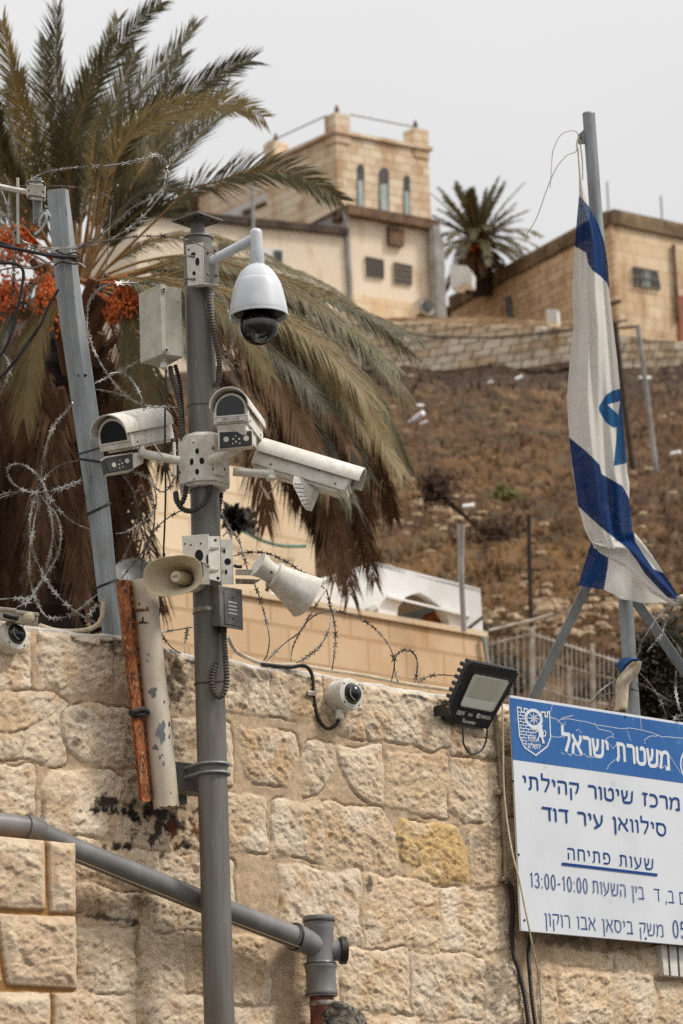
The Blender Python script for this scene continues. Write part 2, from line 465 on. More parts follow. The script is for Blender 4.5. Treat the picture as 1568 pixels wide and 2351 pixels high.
def build_wall():
    rnd = random.Random(3)
    sA = WALL.sz(W(-260, 1700))[0]; sB = WALL.sz(W(1760, 1700))[0]
    zlow = WALL.sz(W(500, 2400))[1] - .05
    tops = [WALL.sz(W(x, y)) for x, y in TOPLINE]
    ts, tz = np.array([a for a, _ in tops]), np.array([b for _, b in tops])
    cell = .0062
    s = np.concatenate([np.arange(sA - 7, sA, .06), np.arange(sA, sB, cell), np.arange(sB, sB + 7, .06)])
    zmax = tz.max()
    nv = int((zmax - zlow) / cell)
    vlo = np.arange(-.4, zlow, .06)
    top = np.interp(s, ts, tz) + .010 * fbm(s * 7, s * 0 + 3.3, 4)
    v = np.linspace(0, 1, nv)
    Sg, Vg = np.meshgrid(s, v)
    Zg = zlow + Vg * (top[None, :] - zlow)
    Zlo = np.repeat(vlo[:, None], len(s), 1)
    Z = np.vstack([Zlo, Zg]); S = np.vstack([np.repeat(s[None, :], len(vlo), 0), Sg])
    wx, wz = fbm(S * 5, Z * 5, 4), fbm(S * 5 + 50, Z * 5 + 20, 4)
    Sw, Zw = S + wx * .03, Z + wz * .03
    polys = []
    for k, L in STONES.items():
        for q in L:
            polys.append([WALL.sz(W(x, y)) for x, y in T(k, q)])
    traced = np.array([[min(a for a, _ in p), max(a for a, _ in p), min(b for _, b in p), max(b for _, b in p)] for p in polys])
    # the same coursed masonry goes on outside the traced part
    zc = -.4; row = 0
    while zc < zmax:
        h = rnd.uniform(.2, .27); sc = sA - 7 + rnd.uniform(0, .3)
        while sc < sB + 7:
            w = rnd.uniform(.22, .42)
            c = (sc + w / 2, zc + h / 2)
            free = not ((traced[:, 0] - .06 < c[0]) & (c[0] < traced[:, 1] + .06) & (traced[:, 2] - .04 < c[1]) & (c[1] < traced[:, 3] + .04)).any()
            ok = free and (zc + h < zlow - .05 or sc > sB or sc + w < sA or (c[0] > sB - .5))
            if ok: polys.append([(sc + .015, zc + .015), (sc + w - .015, zc + .015), (sc + w - .015, zc + h - .015), (sc + .015, zc + h - .015)])
            sc += w
        zc += h; row += 1
    H = .004 * fbm(S * 20, Z * 20, 4) + .006 * fbm(S * 3, Z * 3, 3)
    mort = np.array(lin(194, 168, 138)); C = np.empty(S.shape + (3,)); C[:] = mort
    mn = fbm(S * 6 + 5, Z * 6, 4)
    C *= (1 + .25 * mn)[..., None]
    # chisel marks: stretched ridged noise; each stone turns and scales it
    for i, p in enumerate(polys):
        x0, x1 = min(a for a, _ in p) - .06, max(a for a, _ in p) + .06
        y0, y1 = min(b for _, b in p) - .06, max(b for _, b in p) + .06
        cols = np.where((s > x0) & (s < x1))[0]
        if not len(cols): continue
        c0, c1 = cols[0], cols[-1] + 1
        zs = Z[:, c0:c1]
        rows = np.where((zs.max(1) > y0) & (zs.min(1) < y1))[0]
        if not len(rows): continue
        r0, r1 = rows[0], rows[-1] + 1
        sl_ = (slice(r0, r1), slice(c0, c1))
        a, b = Sw[sl_], Zw[sl_]
        d = poly_sd(a, b, p) + .018
        ang = rnd.uniform(-.9, .9); ca, sa = math.cos(ang), math.sin(ang)
        xr, yr = (S[sl_] * ca + Z[sl_] * sa), (-S[sl_] * sa + Z[sl_] * ca)
        f = rnd.uniform(.8, 1.25); off = rnd.uniform(0, 90)
        rid = 1 - 2 * np.abs(perlin(xr * 15 * f + off, yr * 27 * f))
        wq = .35 * fbm(xr * 30 + off, yr * 30, 3)
        rough = .001 * rid + .007 * fbm(xr * 7 * f + off, yr * 10 * f, 3) + .0068 * facets(xr * 15 * f + off + wq, yr * 24 * f + wq, i) + .0052 * facets(xr * 38 * f + off - wq, yr * 58 * f + wq, i + 99) - .0035 * sstep(.22, .45, perlin(xr * 34 + off, yr * 40))
        proud = rnd.uniform(.002, .009)
        hh = proud * sstep(-.001, .008, d) + rnd.uniform(.003, .010) * sstep(.0, .05, d) + rough * sstep(-.002, .03, d)
        m = sstep(-.004, .004, d)
        gate = sstep(.0, .25, fbm(S[sl_] * 4 + off, Z[sl_] * 4, 3)) * np.exp(-(d / .0042) ** 2)
        H[sl_] = np.maximum(H[sl_] * (1 - m) + hh * m, H[sl_] * (1 - m) + hh * m)
        H[sl_] -= .016 * gate
        v1 = rnd.uniform(0, 1)
        base = np.array(lin(214, 195, 171)) * (1 - v1) + np.array(lin(202, 177, 146)) * v1
        base = base * np.array([1.07, 1.055, 1.02]) * rnd.uniform(.9, 1.08)
        if i == YELLOW: base = np.array(lin(206, 172, 120))
        pale = np.array(lin(230, 215, 192)); och = np.array(lin(194, 154, 108))
        n1 = sstep(-.1, .45, fbm(a * 4 + off, b * 4, 5)); n2 = sstep(.08, .5, fbm(a * 7 - off, b * 7, 5))
        col = base[None, None] * (1 - n1[..., None] * .55) + pale * (n1[..., None] * .55)
        col = col * (1 - n2[..., None] * .5) + och * (n2[..., None] * .5)
        C[sl_] = C[sl_] * (1 - m[..., None]) + col * m[..., None]
    # weather stains (black crust, rust run, whitewash on coping), painted bracket shade, dark bands
    def stain(k, x, y, rx, ry, col, amt):
        (ux, uy), = T(k, [(x, y)]); sc = ZT[k][0]
        p = W(ux, uy); cs, cz = WALL.sz(p); m_per_u = proj(p)[2] / F_PX
        d = np.sqrt(((S - cs) / (rx * sc * m_per_u * 1.5)) ** 2 + ((Z - cz) / (ry * sc * m_per_u)) ** 2)
        k_ = amt * sstep(1.05, .35, d + 1.5 * fbm(S * 15, Z * 15, 5, gain=.62))
        C[:] = C * (1 - k_[..., None]) + np.array(col) * k_[..., None]
    blk = (.016, .012, .009)
    stain('A', 900, 1600, 130, 90, blk, .95); stain('A', 1080, 1690, 220, 45, blk, .95); stain('A', 1060, 1985, 120, 45, blk, .95)
    stain('A', 250, 1730, 60, 120, blk, .8); stain('A', 390, 1740, 30, 90, blk, .8); stain('A', 1060, 170, 90, 160, blk, .7)
    stain('A', 640, 1090, 50, 60, blk, .6); stain('A', 740, 830, 60, 50, (.1, .09, .08), .5); stain('A', 1480, 1740, 260, 260, (.02, .014, .009), .92)  # last mark: black stain with the shade by the pole bracket painted in
    stain('B', 170, 380, 70, 190, (.045, .032, .02), .85); stain('B', 260, 360, 110, 230, (.14, .1, .06), .6); stain('B', 600, 360, 200, 150, (.16, .12, .08), .5)
    stain('B', 750, 330, 90, 60, blk, .5); stain('B', 250, 800, 120, 160, (.16, .11, .06), .4)
    stain('A', 1540, 1880, 40, 140, (.13, .035, .01), .85); stain('E', 1100, 100, 50, 190, (.13, .035, .01), .8); stain('E', 860, 120, 40, 130, (.12, .035, .01), .7)
    stain('E', 560, 980, 40, 560, (.2, .12, .05), .55); stain('E', 300, 700, 400, 120, (.16, .1, .055), .5)  # last mark: browner band below the drain pipe
    stain('E', 400, 850, 300, 30, blk, .75); stain('E', 120, 1200, 260, 260, (.2, .14, .085), .35)
    stain('D', 1200, 1350, 130, 220, (.07, .06, .05), .55); stain('C', 1290, 1300, 110, 120, (.2, .16, .12), .5); stain('C', 470, 1620, 25, 70, (.06, .05, .04), .8)
    stain('C', 700, 1380, 25, 70, (.08, .07, .05), .8); stain('F', 800, 330, 420, 60, (.1, .065, .035), .6); stain('C', 1200, 640, 130, 120, (.3, .2, .12), .5)  # middle mark: brown band along the sign's lower edge
    stain('A', 150, 260, 200, 90, (.35, .24, .13), .5)
    k_ = .95 * sstep(.02, .0, (top[None, :] - Z) - .012 * fbm(S * 14, S * 0 + 8, 4)) * (S > -9)
    C[:] = C * (1 - k_[..., None]) + np.array(lin(214, 208, 198)) * k_[..., None]
    k_ = .85 * sstep(.12, .3, fbm(S * 9 + 31, Z * 26, 5)) * sstep(.075, .03, top[None, :] - Z) * sstep(.01, .025, top[None, :] - Z)
    C[:] = C * (1 - k_[..., None]) + np.array(blk) * k_[..., None]
    H = H * sstep(0, .03, top[None, :] - Z)
    # coping: top surface and back face
    X = [S, S[-1:], S[-1:], S[-1:], S[-1:], S[-1:]]
    ZZ = [Z, Z[-1:] + .008, Z[-1:] + .012 + .006 * fbm(S[-1:] * 9, S[-1:] * 0, 3), Z[-1:] + .012, Z[-1:] - .01, Z[-1:] * 0 - .4]
    HH = [H, H[-1:] - .012, H[-1:] - .09, H[-1:] - .28, H[-1:] - .34, H[-1:] * 0 - .34]
    cc = np.broadcast_to(np.array(lin(196, 188, 176)), C[-1:].shape)
    S2, Z2, H2 = np.vstack(X), np.vstack(ZZ), np.vstack(HH)
    C2 = np.vstack([C, cc, cc, cc, cc, cc])
    d, n, o = np.array(tuple(WD)), np.array(tuple(WN)), np.array(tuple(WO))
    V = o + S2[..., None] * d + H2[..., None] * n
    V[..., 2] = Z2
    R, K = S2.shape
    idx = np.arange(R * K).reshape(R, K)
    q = np.stack([idx[:-1, :-1], idx[:-1, 1:], idx[1:, 1:], idx[1:, :-1]], -1).reshape(-1, 4)
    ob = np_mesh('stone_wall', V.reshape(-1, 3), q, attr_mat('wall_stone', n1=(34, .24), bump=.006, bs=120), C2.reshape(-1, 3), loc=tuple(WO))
    tag(ob, 'rough limestone block wall with pale mortar joints carrying the cameras and sign', 'wall')
YELLOW = sum(len(v) for k, v in STONES.items() if k in 'AB') + 7
build_wall()

# dressed stone pier in front, bottom left
def build_pier():
    rnd = random.Random(11)
    OFF = .34
    s0 = WALL.sz(W(-500, 2000, OFF))[0]
    cR = WALL.sz(W(174, 2000, OFF))[0]
    zt = WALL.sz(W(100, 1926, OFF))[1]
    cell = .006
    s = np.arange(s0, cR, cell); z = np.arange(zt - 1.5, zt, cell)
    S, Z = np.meshgrid(s, z)
    P_ = lambda L: [WALL.sz(W(x, y, OFF)) for x, y in T('y1', L)]
    polys = [P_(q) for q in ([(-300,255),(200,300),(205,625),(-300,600)], [(215,300),(342,312),(345,640),(225,630)], [(-20,635),(345,650),(352,985),(30,965)],
             [(-300,620),(-30,640),(5,960),(-300,950)], [(-300,985),(225,1000),(230,1400),(-300,1380)], [(240,1000),(358,995),(364,1400),(245,1400)],
             [(-300,1420),(120,1420),(120,1800),(-300,1800)], [(140,1420),(364,1420),(370,1800),(140,1800)])]
    H = .002 * fbm(S * 30, Z * 30, 3) - .004; C = np.empty(S.shape + (3,)); C[:] = lin(160, 118, 72)
    for p in polys:
        d = poly_sd(S + .004 * fbm(S * 12, Z * 12, 3), Z + .004 * fbm(S * 12 + 9, Z * 12, 3), p) - .002
        m = sstep(-.002, .003, d)
        off = rnd.uniform(0, 50)
        r = .007 * fbm(S * 7 + off, Z * 9, 3) + .008 * facets(S * 13 + off + .3 * fbm(S * 25, Z * 25, 3), Z * 19, 5) + .0055 * facets(S * 34 + off, Z * 50 + .3 * fbm(S * 40, Z * 40, 3), 6)
        h = .012 * m + (r + .012) * sstep(.004, .04, d)
        H = H * (1 - m) + h * m
        n1 = sstep(-.1, .4, fbm(S * 5 + off, Z * 5, 5))
        col = np.array(lin(202, 176, 146)) * (1 - n1[..., None]) + np.array(lin(214, 194, 166)) * n1[..., None]
        C = C * (1 - m[..., None]) + col * m[..., None]
    d, n, o = np.array(tuple(WD)), np.array(tuple(WN)), np.array(tuple(WO))
    H = H + OFF
    # close it: top, right end
    S = np.hstack([S, S[:, -1:], S[:, -1:]]); Z = np.hstack([Z, Z[:, -1:], Z[:, -1:]])
    H = np.hstack([H, H[:, -1:] * 0 + OFF - .005, H[:, -1:] * 0 + .03]); C = np.concatenate([C, C[:, -1:], C[:, -1:]], 1)
    S = np.vstack([S[:1], S, S[-1:]]); Z = np.vstack([Z[:1] * 0 - .4, Z, Z[-1:]]); C = np.concatenate([C[:1], C, C[-1:]], 0)
    H = np.vstack([H[:1], H, H[-1:] * 0 + .03])
    V = o + S[..., None] * d + H[..., None] * n; V[..., 2] = Z
    R, K = S.shape; idx = np.arange(R * K).reshape(R, K)
    q = np.stack([idx[:-1, :-1], idx[:-1, 1:], idx[1:, 1:], idx[1:, :-1]], -1).reshape(-1, 4)
    ob = np_mesh('stone_pier', V.reshape(-1, 3), q, attr_mat('pier_stone', n1=(34, .2), bump=.005, bs=120), C.reshape(-1, 3), loc=tuple(WALL.pt(cR, 0, OFF)))
    tag(ob, 'squared limestone pier with brown mortar joints standing before the drain pipe', 'pier')
build_pier()
# ------------------------------------------------------------------ materials of the hardware
m_pole = mat('grey_painted_steel', lin(114, 111, 105), lin(90, 86, 79), rough=.5, ns=7, c3=lin(98, 90, 80), bump=.0006, bs=160, c4=lin(150, 148, 142), ns4=60, thr4=.7, stretch=(1, 1, .12))
m_galv = mat('galvanised_steel', lin(150, 156, 158), lin(124, 129, 130), rough=.5, metal=.35, ns=10, bump=.0004, bs=200, stretch=(1, 1, .25), c3=lin(140, 140, 136), c4=lin(110, 88, 66), ns4=22, thr4=.67, soft4=.08)
m_white = mat('white_powder_coat', lin(222, 219, 211), lin(204, 196, 182), rough=.5, ns=11, c3=lin(204, 196, 181), bump=.0004, bs=220, c4=lin(150, 132, 104), ns4=38, thr4=.71, soft4=.03)
m_white2 = mat('weathered_white_paint', lin(226, 223, 215), lin(212, 205, 192), rough=.58, ns=12, c3=lin(202, 193, 176), bump=.0006, bs=160, c4=lin(140, 116, 84), ns4=45, thr4=.70, soft4=.04)
m_ptz = mat('pale_grey_plastic', lin(206, 208, 211), lin(192, 194, 197), rough=.42, ns=5, bump=.0002, bs=300)
m_box = mat('cream_enclosure', lin(198, 194, 180), lin(178, 172, 152), rough=.6, ns=10, bump=.0005, bs=150, c4=lin(120, 105, 80), ns4=30, thr4=.71)
m_black = mat('black_plastic', (.012, .011, .010), rough=.45, bump=.0003, bs=200)
m_rubber = mat('black_cable', (.014, .012, .011), (.03, .027, .024), rough=.6, ns=20)
m_cond = mat('brown_conduit', lin(88, 78, 66), lin(66, 56, 46), rough=.55, ns=30)
m_cond_d = mat('dark_conduit', lin(52, 46, 40), lin(36, 31, 27), rough=.5, ns=30)
m_cond_w = mat('cream_conduit', lin(206, 192, 166), lin(186, 168, 138), rough=.6, ns=20)
m_cond_g = mat('beige_grey_conduit', lin(168, 152, 128), lin(140, 122, 98), rough=.6, ns=20)
m_bolt = mat('zinc_bolt', lin(140, 132, 118), lin(96, 80, 62), rough=.4, metal=.7, ns=60)
m_dark = mat('dark_hole', (.006, .005, .005), rough=.9)
m_glassd = mat('dark_glass', (.010, .010, .011), rough=.06, spec=.6, rv=0)
m_beige = mat('beige_horn', lin(206, 194, 168), lin(188, 172, 142), rough=.5, ns=8, bump=.0003, bs=150)
m_grey = mat('grey_intercom_metal', lin(112, 111, 107), lin(88, 84, 78), rough=.45, metal=.2, ns=12, bump=.0004, bs=160, c4=lin(70, 54, 40), ns4=30, thr4=.69)
m_led = mat('led_lens', lin(190, 184, 170), rough=.2)
m_strip = mat('steel_strip', lin(165, 158, 146), lin(130, 116, 98), rough=.4, metal=.6, ns=30)
m_wire = mat('rusty_wire', lin(70, 46, 32), lin(40, 32, 28), rough=.7, ns=50)
m_label = mat('pale_label', lin(200, 198, 190), rough=.5)
m_ink = mat('dark_print', (.02, .02, .022), rough=.6)
m_wprint = mat('white_print', lin(215, 213, 206), rough=.6)
def clear_mat():
    m = bpy.data.materials.new('clear_dome'); m.use_nodes = True
    N = m.node_tree.nodes; L = m.node_tree.links
    tr = N.new('ShaderNodeBsdfTransparent'); tr.inputs[0].default_value = (.86, .84, .8, 1)
    gl = N.new('ShaderNodeBsdfGlossy'); gl.inputs['Roughness'].default_value = .04
    fr = N.new('ShaderNodeLayerWeight'); fr.inputs[0].default_value = .42
    mx = N.new('ShaderNodeMixShader')
    L.new(fr.outputs['Fresnel'], mx.inputs[0]); L.new(tr.outputs[0], mx.inputs[1]); L.new(gl.outputs[0], mx.inputs[2])
    L.new(mx.outputs[0], N['Material Output'].inputs[0])
    return m
m_clear = clear_mat()

def text_obj(name, body, size, M, m, parent, bold=0.0, sx=1.0):
    c = bpy.data.curves.new(name, 'FONT'); c.body = body; c.size = size; c.align_x = 'CENTER'; c.align_y = 'CENTER'; c.offset = bold
    o = bpy.data.objects.new(name, c); COL.objects.link(o)
    dg = bpy.context.evaluated_depsgraph_get()
    me = bpy.data.meshes.new_from_object(o.evaluated_get(dg))
    COL.objects.unlink(o); bpy.data.objects.remove(o)
    me.transform(M @ Matrix.Diagonal((sx, 1, 1, 1)))
    o0 = ORG[parent.name]
    me.transform(Matrix.Translation(-o0))
    me.materials.clear(); me.materials.append(m)
    ob = bpy.data.objects.new(name, me); COL.objects.link(ob); ob.parent = parent; ORG[ob.name] = o0
    return ob

def upr(p, fwd=None):
    """frame whose x is right, y up, z to the viewer, for text on vertical faces"""
    return p

# ------------------------------------------------------------------ the steel pole
pole = thing('camera_pole', 'tall grey steel pole with a square top plate carrying cameras and horns', 'pole', pole_at(2600))
PR = .0635
zt, zb = pole_at(549).z, -.2
PX, PY = POLE0.x, POLE0.y
pa = lambda z: Vector((PX, PY, z))
MB().tube([pa(zb), pa(2), pa(4), pa(zt)], PR, 36).build('shaft', m_pole, pole)
MB().lathe([(PR + .003, -.004), (PR + .006, .0), (PR + .004, .006), (.045, .009)], Matrix.Translation(pa(zt)), 36).build('collar', m_pole, pole)
MB().tube([pa(zt), pa(pole_at(508).z)], .0315, 28).build('upper_tube', m_pole, pole)
pl = MB(); pz = pole_at(507).z
pl.box(Matrix.Translation(pa(pz)) @ Matrix.Rotation(math.radians(49), 4, 'Z'), .163, .163, .008)
tp = pl.build('top_plate', m_pole, pole, bevel=.001)
hl = MB()
for a in range(4):
    for k in (.058, .073):
        an = math.radians(45 + 49 + 90 * a) + (.16 if k > .06 else -.16)
        c = pa(pz - .0045) + Vector((math.cos(an) * k, math.sin(an) * k, 0)) * 1.15
        MB().lathe([(.007, 0), (.007, -.002)], Matrix.Translation(c), 10).build('bolt_hole', m_dark, tp)
# band clamp, wire ties and U bolts
zc = pole_at(1404).z
MB().lathe([(PR + .001, -.011), (PR + .0035, -.010), (PR + .0035, .010), (PR + .001, .011)], Matrix.Translation(pa(zc)), 36, caps=False).build('band_clamp', m_strip, pole)
for yy in (1757, 1778):
    c = pole_at(yy); R_ = PR + .009
    pts = [c - WN * .16 + WD * -R_ * 1.0 + Vector((0, 0, -.012)), c - WN * .02 + WD * -R_]
    for k in range(0, 13):
        an = math.pi * k / 12
        pts.append(c + WD * -R_ * math.cos(an) + WN * R_ * math.sin(an))
    pts += [c - WN * .02 + WD * R_, c - WN * .2 + WD * R_ + Vector((0, 0, -.012))]
    MB().tube(cr(pts, 3), .0065, 10).build('u_bolt', m_galv, pole)
c = pole_at(1778)
bk = MB(); bk.box(basis(c - WN * .145 - WD * .02, WD, WN, ZUP), .21, .10, .12); bk.build('wall_bracket', m_pole, pole, bevel=.003)
MB().box(basis(c - WN * .24 - WD * .03 - ZUP * .01, WD, WN, ZUP), .15, .04, .16).build('anchor_plate', m_pole, pole, bevel=.003)
def wrap(name, y, r, m, parent, n=22, sag=0.0, ax=None, rad=PR):
    c = pole_at(y) if ax is None else ax
    pts = [c + Vector((math.cos(a) * (rad + r * .8), math.sin(a) * (rad + r * .8), sag * math.sin(a * 2 + 1) + sag * math.cos(a))) for a in np.linspace(0, 2 * math.pi, n)]
    return MB().tube(pts, r, 7).build(name, m, parent)
wrap('wire_tie', 934, .0017, m_wire, pole, sag=.006)
wrap('wire_tie', 592, .0017, m_rubber, pole, sag=.003)
wrap('wire_tie', 652, .0017, m_rubber, pole, sag=.004)
wrap('wire_tie', 1571, .0028, m_rubber, pole, sag=.006)

# ------------------------------------------------------------------ dome camera on its gooseneck
ptz = thing('dome_camera', 'large pale grey bell shaped dome camera hanging from a gooseneck at the pole top', 'security camera', Q(590, 600, -.05))
D0 = PD(600)
def qv(pts, k='u', dd=0.0):
    return [Q(a[0], a[1], a[2] if len(a) > 2 else dd) for a in T(k, pts)]
# channel bracket: one flank to the street, one to the right
cn = Q(466, 612, -.125)
yaw = -52
br = MB(); Mb = FR(cn, yaw)
def plate(name, M, w, h, t, m, parent, holes=(), bev=.002, hm=None):
    o = MB().box(M, w, t, h).build(name, m, parent, bevel=bev)
    for (hx, hz, rx, rz) in holes:
        c = M @ Vector((hx, -t / 2 - .0012, hz))
        ring = [M @ Vector((hx + rx * math.cos(a), -t / 2 - .0012, hz + rz * math.sin(a))) for a in np.linspace(0, 2 * math.pi, 16, endpoint=False)]
        ring2 = [M @ Vector((hx + rx * math.cos(a), -t / 2 + .001, hz + rz * math.sin(a))) for a in np.linspace(0, 2 * math.pi, 16, endpoint=False)]
        MB().loft([ring, ring2]).build('hole', m_dark, o)
    return o
# left flank (bright): corners measured on the photo
def quad_plate(name, pts, t, m, parent, holes=(), bev=.0015):
    """plate through 4 world points a(top-left) b(top-right) c(bottom-right) d(bottom-left); holes in uv"""
    a, b, c, d = [Vector(p) for p in pts]
    n = (b - a).cross(d - a).normalized()
    if n.dot(CAM - a) < 0: n = -n
    o = MB().loft([[a, b, c, d], [p - n * t for p in (a, b, c, d)]]).build(name, m, parent, bevel=bev)
    for (u, v, ru, rv) in holes:
        f = lambda uu, vv: a + (b - a) * uu + (d - a) * vv + ((c - b) - (d - a)) * (uu * vv)
        rg = [f(u + ru * math.cos(t_), v + rv * math.sin(t_)) for t_ in np.linspace(0, 2 * math.pi, 14, endpoint=False)]
        MB().loft([[p + n * .0012 for p in rg], [p - n * .002 for p in rg]]).build('hole', m_dark, o)
    return o
e_t, e_b = Q(465, 556, -.16), Q(468, 651, -.16)
quad_plate('mounting_bracket', [Q(427, 563, -.09), e_t, e_b, Q(431, 656, -.09)], .004, m_white, ptz,
           [(.65, .45, .12, .10), (.15, .12, .06, .025), (.2, .85, .06, .025), (.42, .25, .14, .045), (.42, .72, .1, .05)])
quad_plate('face_plate', [e_t, Q(500, 567, -.07), Q(503, 652, -.07), e_b], .004, m_pole, ptz, [])  # right flank in darker grey: its shade put into the material
quad_plate('bottom_flange', [Q(431, 657, -.09), Q(468, 652, -.16), Q(504, 655, -.07), Q(490, 667, .0)], .004, m_white, ptz)
for (x, y) in ((478, 580), (477, 629), (498, 632), (494, 575)):
    MB().ball(Q(x, y, -.135 if x < 485 else -.09), .0065, 10, 7).build('bolt', m_bolt, ptz)
for y in (589, 641):
    MB().tube([Q(418, y + 1, -.05), Q(432, y - 1, -.09), Q(447, y, -.125)], [.005, .006, .006], 8).build('clamp_screw', m_bolt, ptz)
elb = [Q(480, 602, -.10), Q(530, 575.5, -.13), Q(576, 551, -.16), Q(585, 546, -.165)]
MB().tube(elb[:3] + [Q(590, 543.5, -.168)], .0215, 22).build('arm', m_ptz, ptz)
ex = Q(588, 540, -.168)
rr = [(.004, .034), (.018, .031), (.026, .022), (.0275, .01), (.0275, -.062), (.0255, -.064)]
MB().lathe(rr, Matrix.Translation(ex + Vector((0, 0, -.004))), 28).build('elbow', m_ptz, ptz)
def axisM(top, bot=None): return Matrix.Translation(top)
A0 = Q(589.2, 575, -.168)
def prof(pr, y0=575, k=.00187, kz=.00187 / .951):
    return [(r * k, -(y - y0) * kz) for r, y in pr]
MB().lathe(prof([(16, 574), (17.3, 575), (17.3, 610), (16, 612)]), Matrix.Translation(A0), 32).build('neck', m_ptz, ptz)
MB().lathe(prof([(15, 610), (20, 611), (29, 617), (38, 626), (45, 636.5), (49.2, 644.5), (48.6, 645.4)]), Matrix.Translation(A0), 48).build('upper_housing', m_ptz, ptz)
hs = MB().lathe(prof([(48.2, 644.8), (50, 645.8), (55, 657), (60, 675), (64.5, 697), (67.6, 717), (68.4, 728), (67.2, 731), (64, 730), (60, 722), (50, 719)]), Matrix.Translation(A0), 56).build('housing', m_ptz, ptz)
MB().lathe(prof([(68.9, 726), (69.4, 728), (69.2, 731), (67, 732)]), Matrix.Translation(A0), 56, caps=False).build('rim', m_ptz, hs)
MB().lathe(prof([(62, 722), (60, 720.5)]), Matrix.Translation(A0), 40).build('shade_ring', m_black, hs)
ctr = A0 + Vector((0, 0, prof([(0, 752)])[0][1]))
MB().ball(ctr, .0855, 40, 28).build('clear_dome', m_clear, ptz)
inner = MB().ball(ctr + Vector((0, 0, .010)), .069, 36, 24).build('camera_ball', m_glassd, ptz)
MB().lathe([(.024, 0), (.03, .004), (.03, .02), (.022, .022)], FR(ctr + Vector((-.03, -.045, -.035)), 30, 55), 20).build('lens', m_black, inner)
for (x, y) in ((542, 708), (552.5, 640.5), (588, 607)):
    MB().ball(Q(x, y, -.21 if x < 580 else -.19), .0045, 8, 6).build('screw', m_dark, ptz)

# ------------------------------------------------------------------ junction box high on the pole
jb = thing('junction_box', 'weathered cream enclosure bolted to the left side of the pole', 'junction box', Q(368, 830, -.1))
nd = -.12
def boxpt(x, y, dd): return Q(x, y, dd)
T4 = [Q(368, 653.5, nd), Q(321, 675, nd + .123), Q(368, 690, nd + .185), Q(417, 662, nd + .062)]
dz = Vector((0, 0, -.318))
MB().loft([T4, [p + dz for p in T4]]).build('enclosure', m_box, jb, bevel=.004)
ins = (T4[2] - T4[0]) * .03
MB().loft([[T4[0] + (T4[1] - T4[0]) * a + (T4[3] - T4[0]) * b + Vector((0, 0, .002)) - Vector((0, 0, 0)) for a, b in ((-.03, -.03), (-.03, .22), (1.03, .22), (1.03, -.03))],
           [T4[0] + (T4[1] - T4[0]) * a + (T4[3] - T4[0]) * b + dz - Vector((0, 0, .002)) for a, b in ((-.03, -.03), (-.03, .22), (1.03, .22), (1.03, -.03))]]).build('lid', m_box, jb, bevel=.003)
for (x, y) in ((377, 664), (383, 803)):
    o = MB().box(FR(Q(x, y, -.125), 35), .022, .008, .022).build('latch', m_box, jb, bevel=.002)
    MB().ball(Q(x, y, -.134), .005, 8, 6).build('screw', m_dark, o)
gp = [Q(375.5, 820, -.06), Q(375.5, 853, -.06)]
MB().lathe([(.013, 0), (.013, -.02), (.009, -.022), (.009, -.03), (.015, -.032), (.015, -.055), (.008, -.06)], Matrix.Translation(gp[0] + Vector((0, 0, .005))), 16).build('cable_gland', m_white2, jb)

def conduit(name, label, pts, r, m, pitch=.0135, cat='conduit', dd=0.0, group=None, depth=.72):
    r *= 1.12
    q = [Q(p[0], p[1], p[2] if len(p) > 2 else dd) for p in pts]
    o = MB().corr(q, r, pitch, 12, depth).build(name, m)
    return tag(o, label, cat, group)
def cable(name, label, pts, r, m, dd=0.0, cat='cable', depthf=None, group=None):
    f = depthf or (lambda x, y, d=0.0: Q(x, y, d))
    q = [f(*p) if len(p) > 2 else f(p[0], p[1], dd) for p in pts]
    return tag(MB().tube(cr(q, 6), r, 8).build(name, m), label, cat, group)
conduit('corrugated_conduit', 'brown corrugated conduit running down from the dome camera bracket', [(474, 655, -.08), (479, 693, -.075), (488, 752, -.06), (500, 807, -.05), (504, 843, -.05), (502, 872, -.05), (492, 888, -.03)], .0118, m_cond)
conduit('corrugated_conduit', 'brown corrugated conduit dropping from the cream enclosure down the pole', [(391, 842, -.02), (395, 868, -.04), (404, 897, -.05), (413, 935, -.06), (417, 975, -.06), (418, 1012, -.06)], .0112, m_cond)
conduit('corrugated_conduit', 'half hidden conduit behind the one below the cream enclosure', [(402, 838, .03), (411, 870, .03), (416, 910, .02), (419, 960, .02), (421, 1010, .02)], .0095, m_cond_d)
conduit('corrugated_conduit', 'dark conduit loop drooping under the clamp across the pole', [(484, 1112, -.07), (478, 1140, -.10), (462, 1161, -.12), (441, 1173, -.12), (420, 1169, -.10), (407, 1152, -.09), (403, 1128, -.06)], .0115, m_cond_d)
conduit('corrugated_conduit', 'short dark conduit curling beneath the clamp on the left', [(427, 1116, -.09), (424, 1140, -.10), (415, 1157, -.095), (405, 1148, -.06), (404, 1128, -.03)], .011, m_cond_d)
conduit('corrugated_conduit', 'dark conduit behind the right edge of the pole under the clamp', [(508, 1110, .07), (507, 1140, .07), (503, 1165, .07), (500, 1200, .07)], .011, m_cond_d)
cable('hanging_cable', 'thin black cable hanging from the cream enclosure past the left camera', T('z5', [(446, 0, -.06), (440, 300, -.05), (443, 700, -.03), (432, 1020, .0)]) + T('z6', [(405, 270, .03), (382, 560, .06), (366, 690, .1), (372, 740, .14)]), .0042, m_rubber)
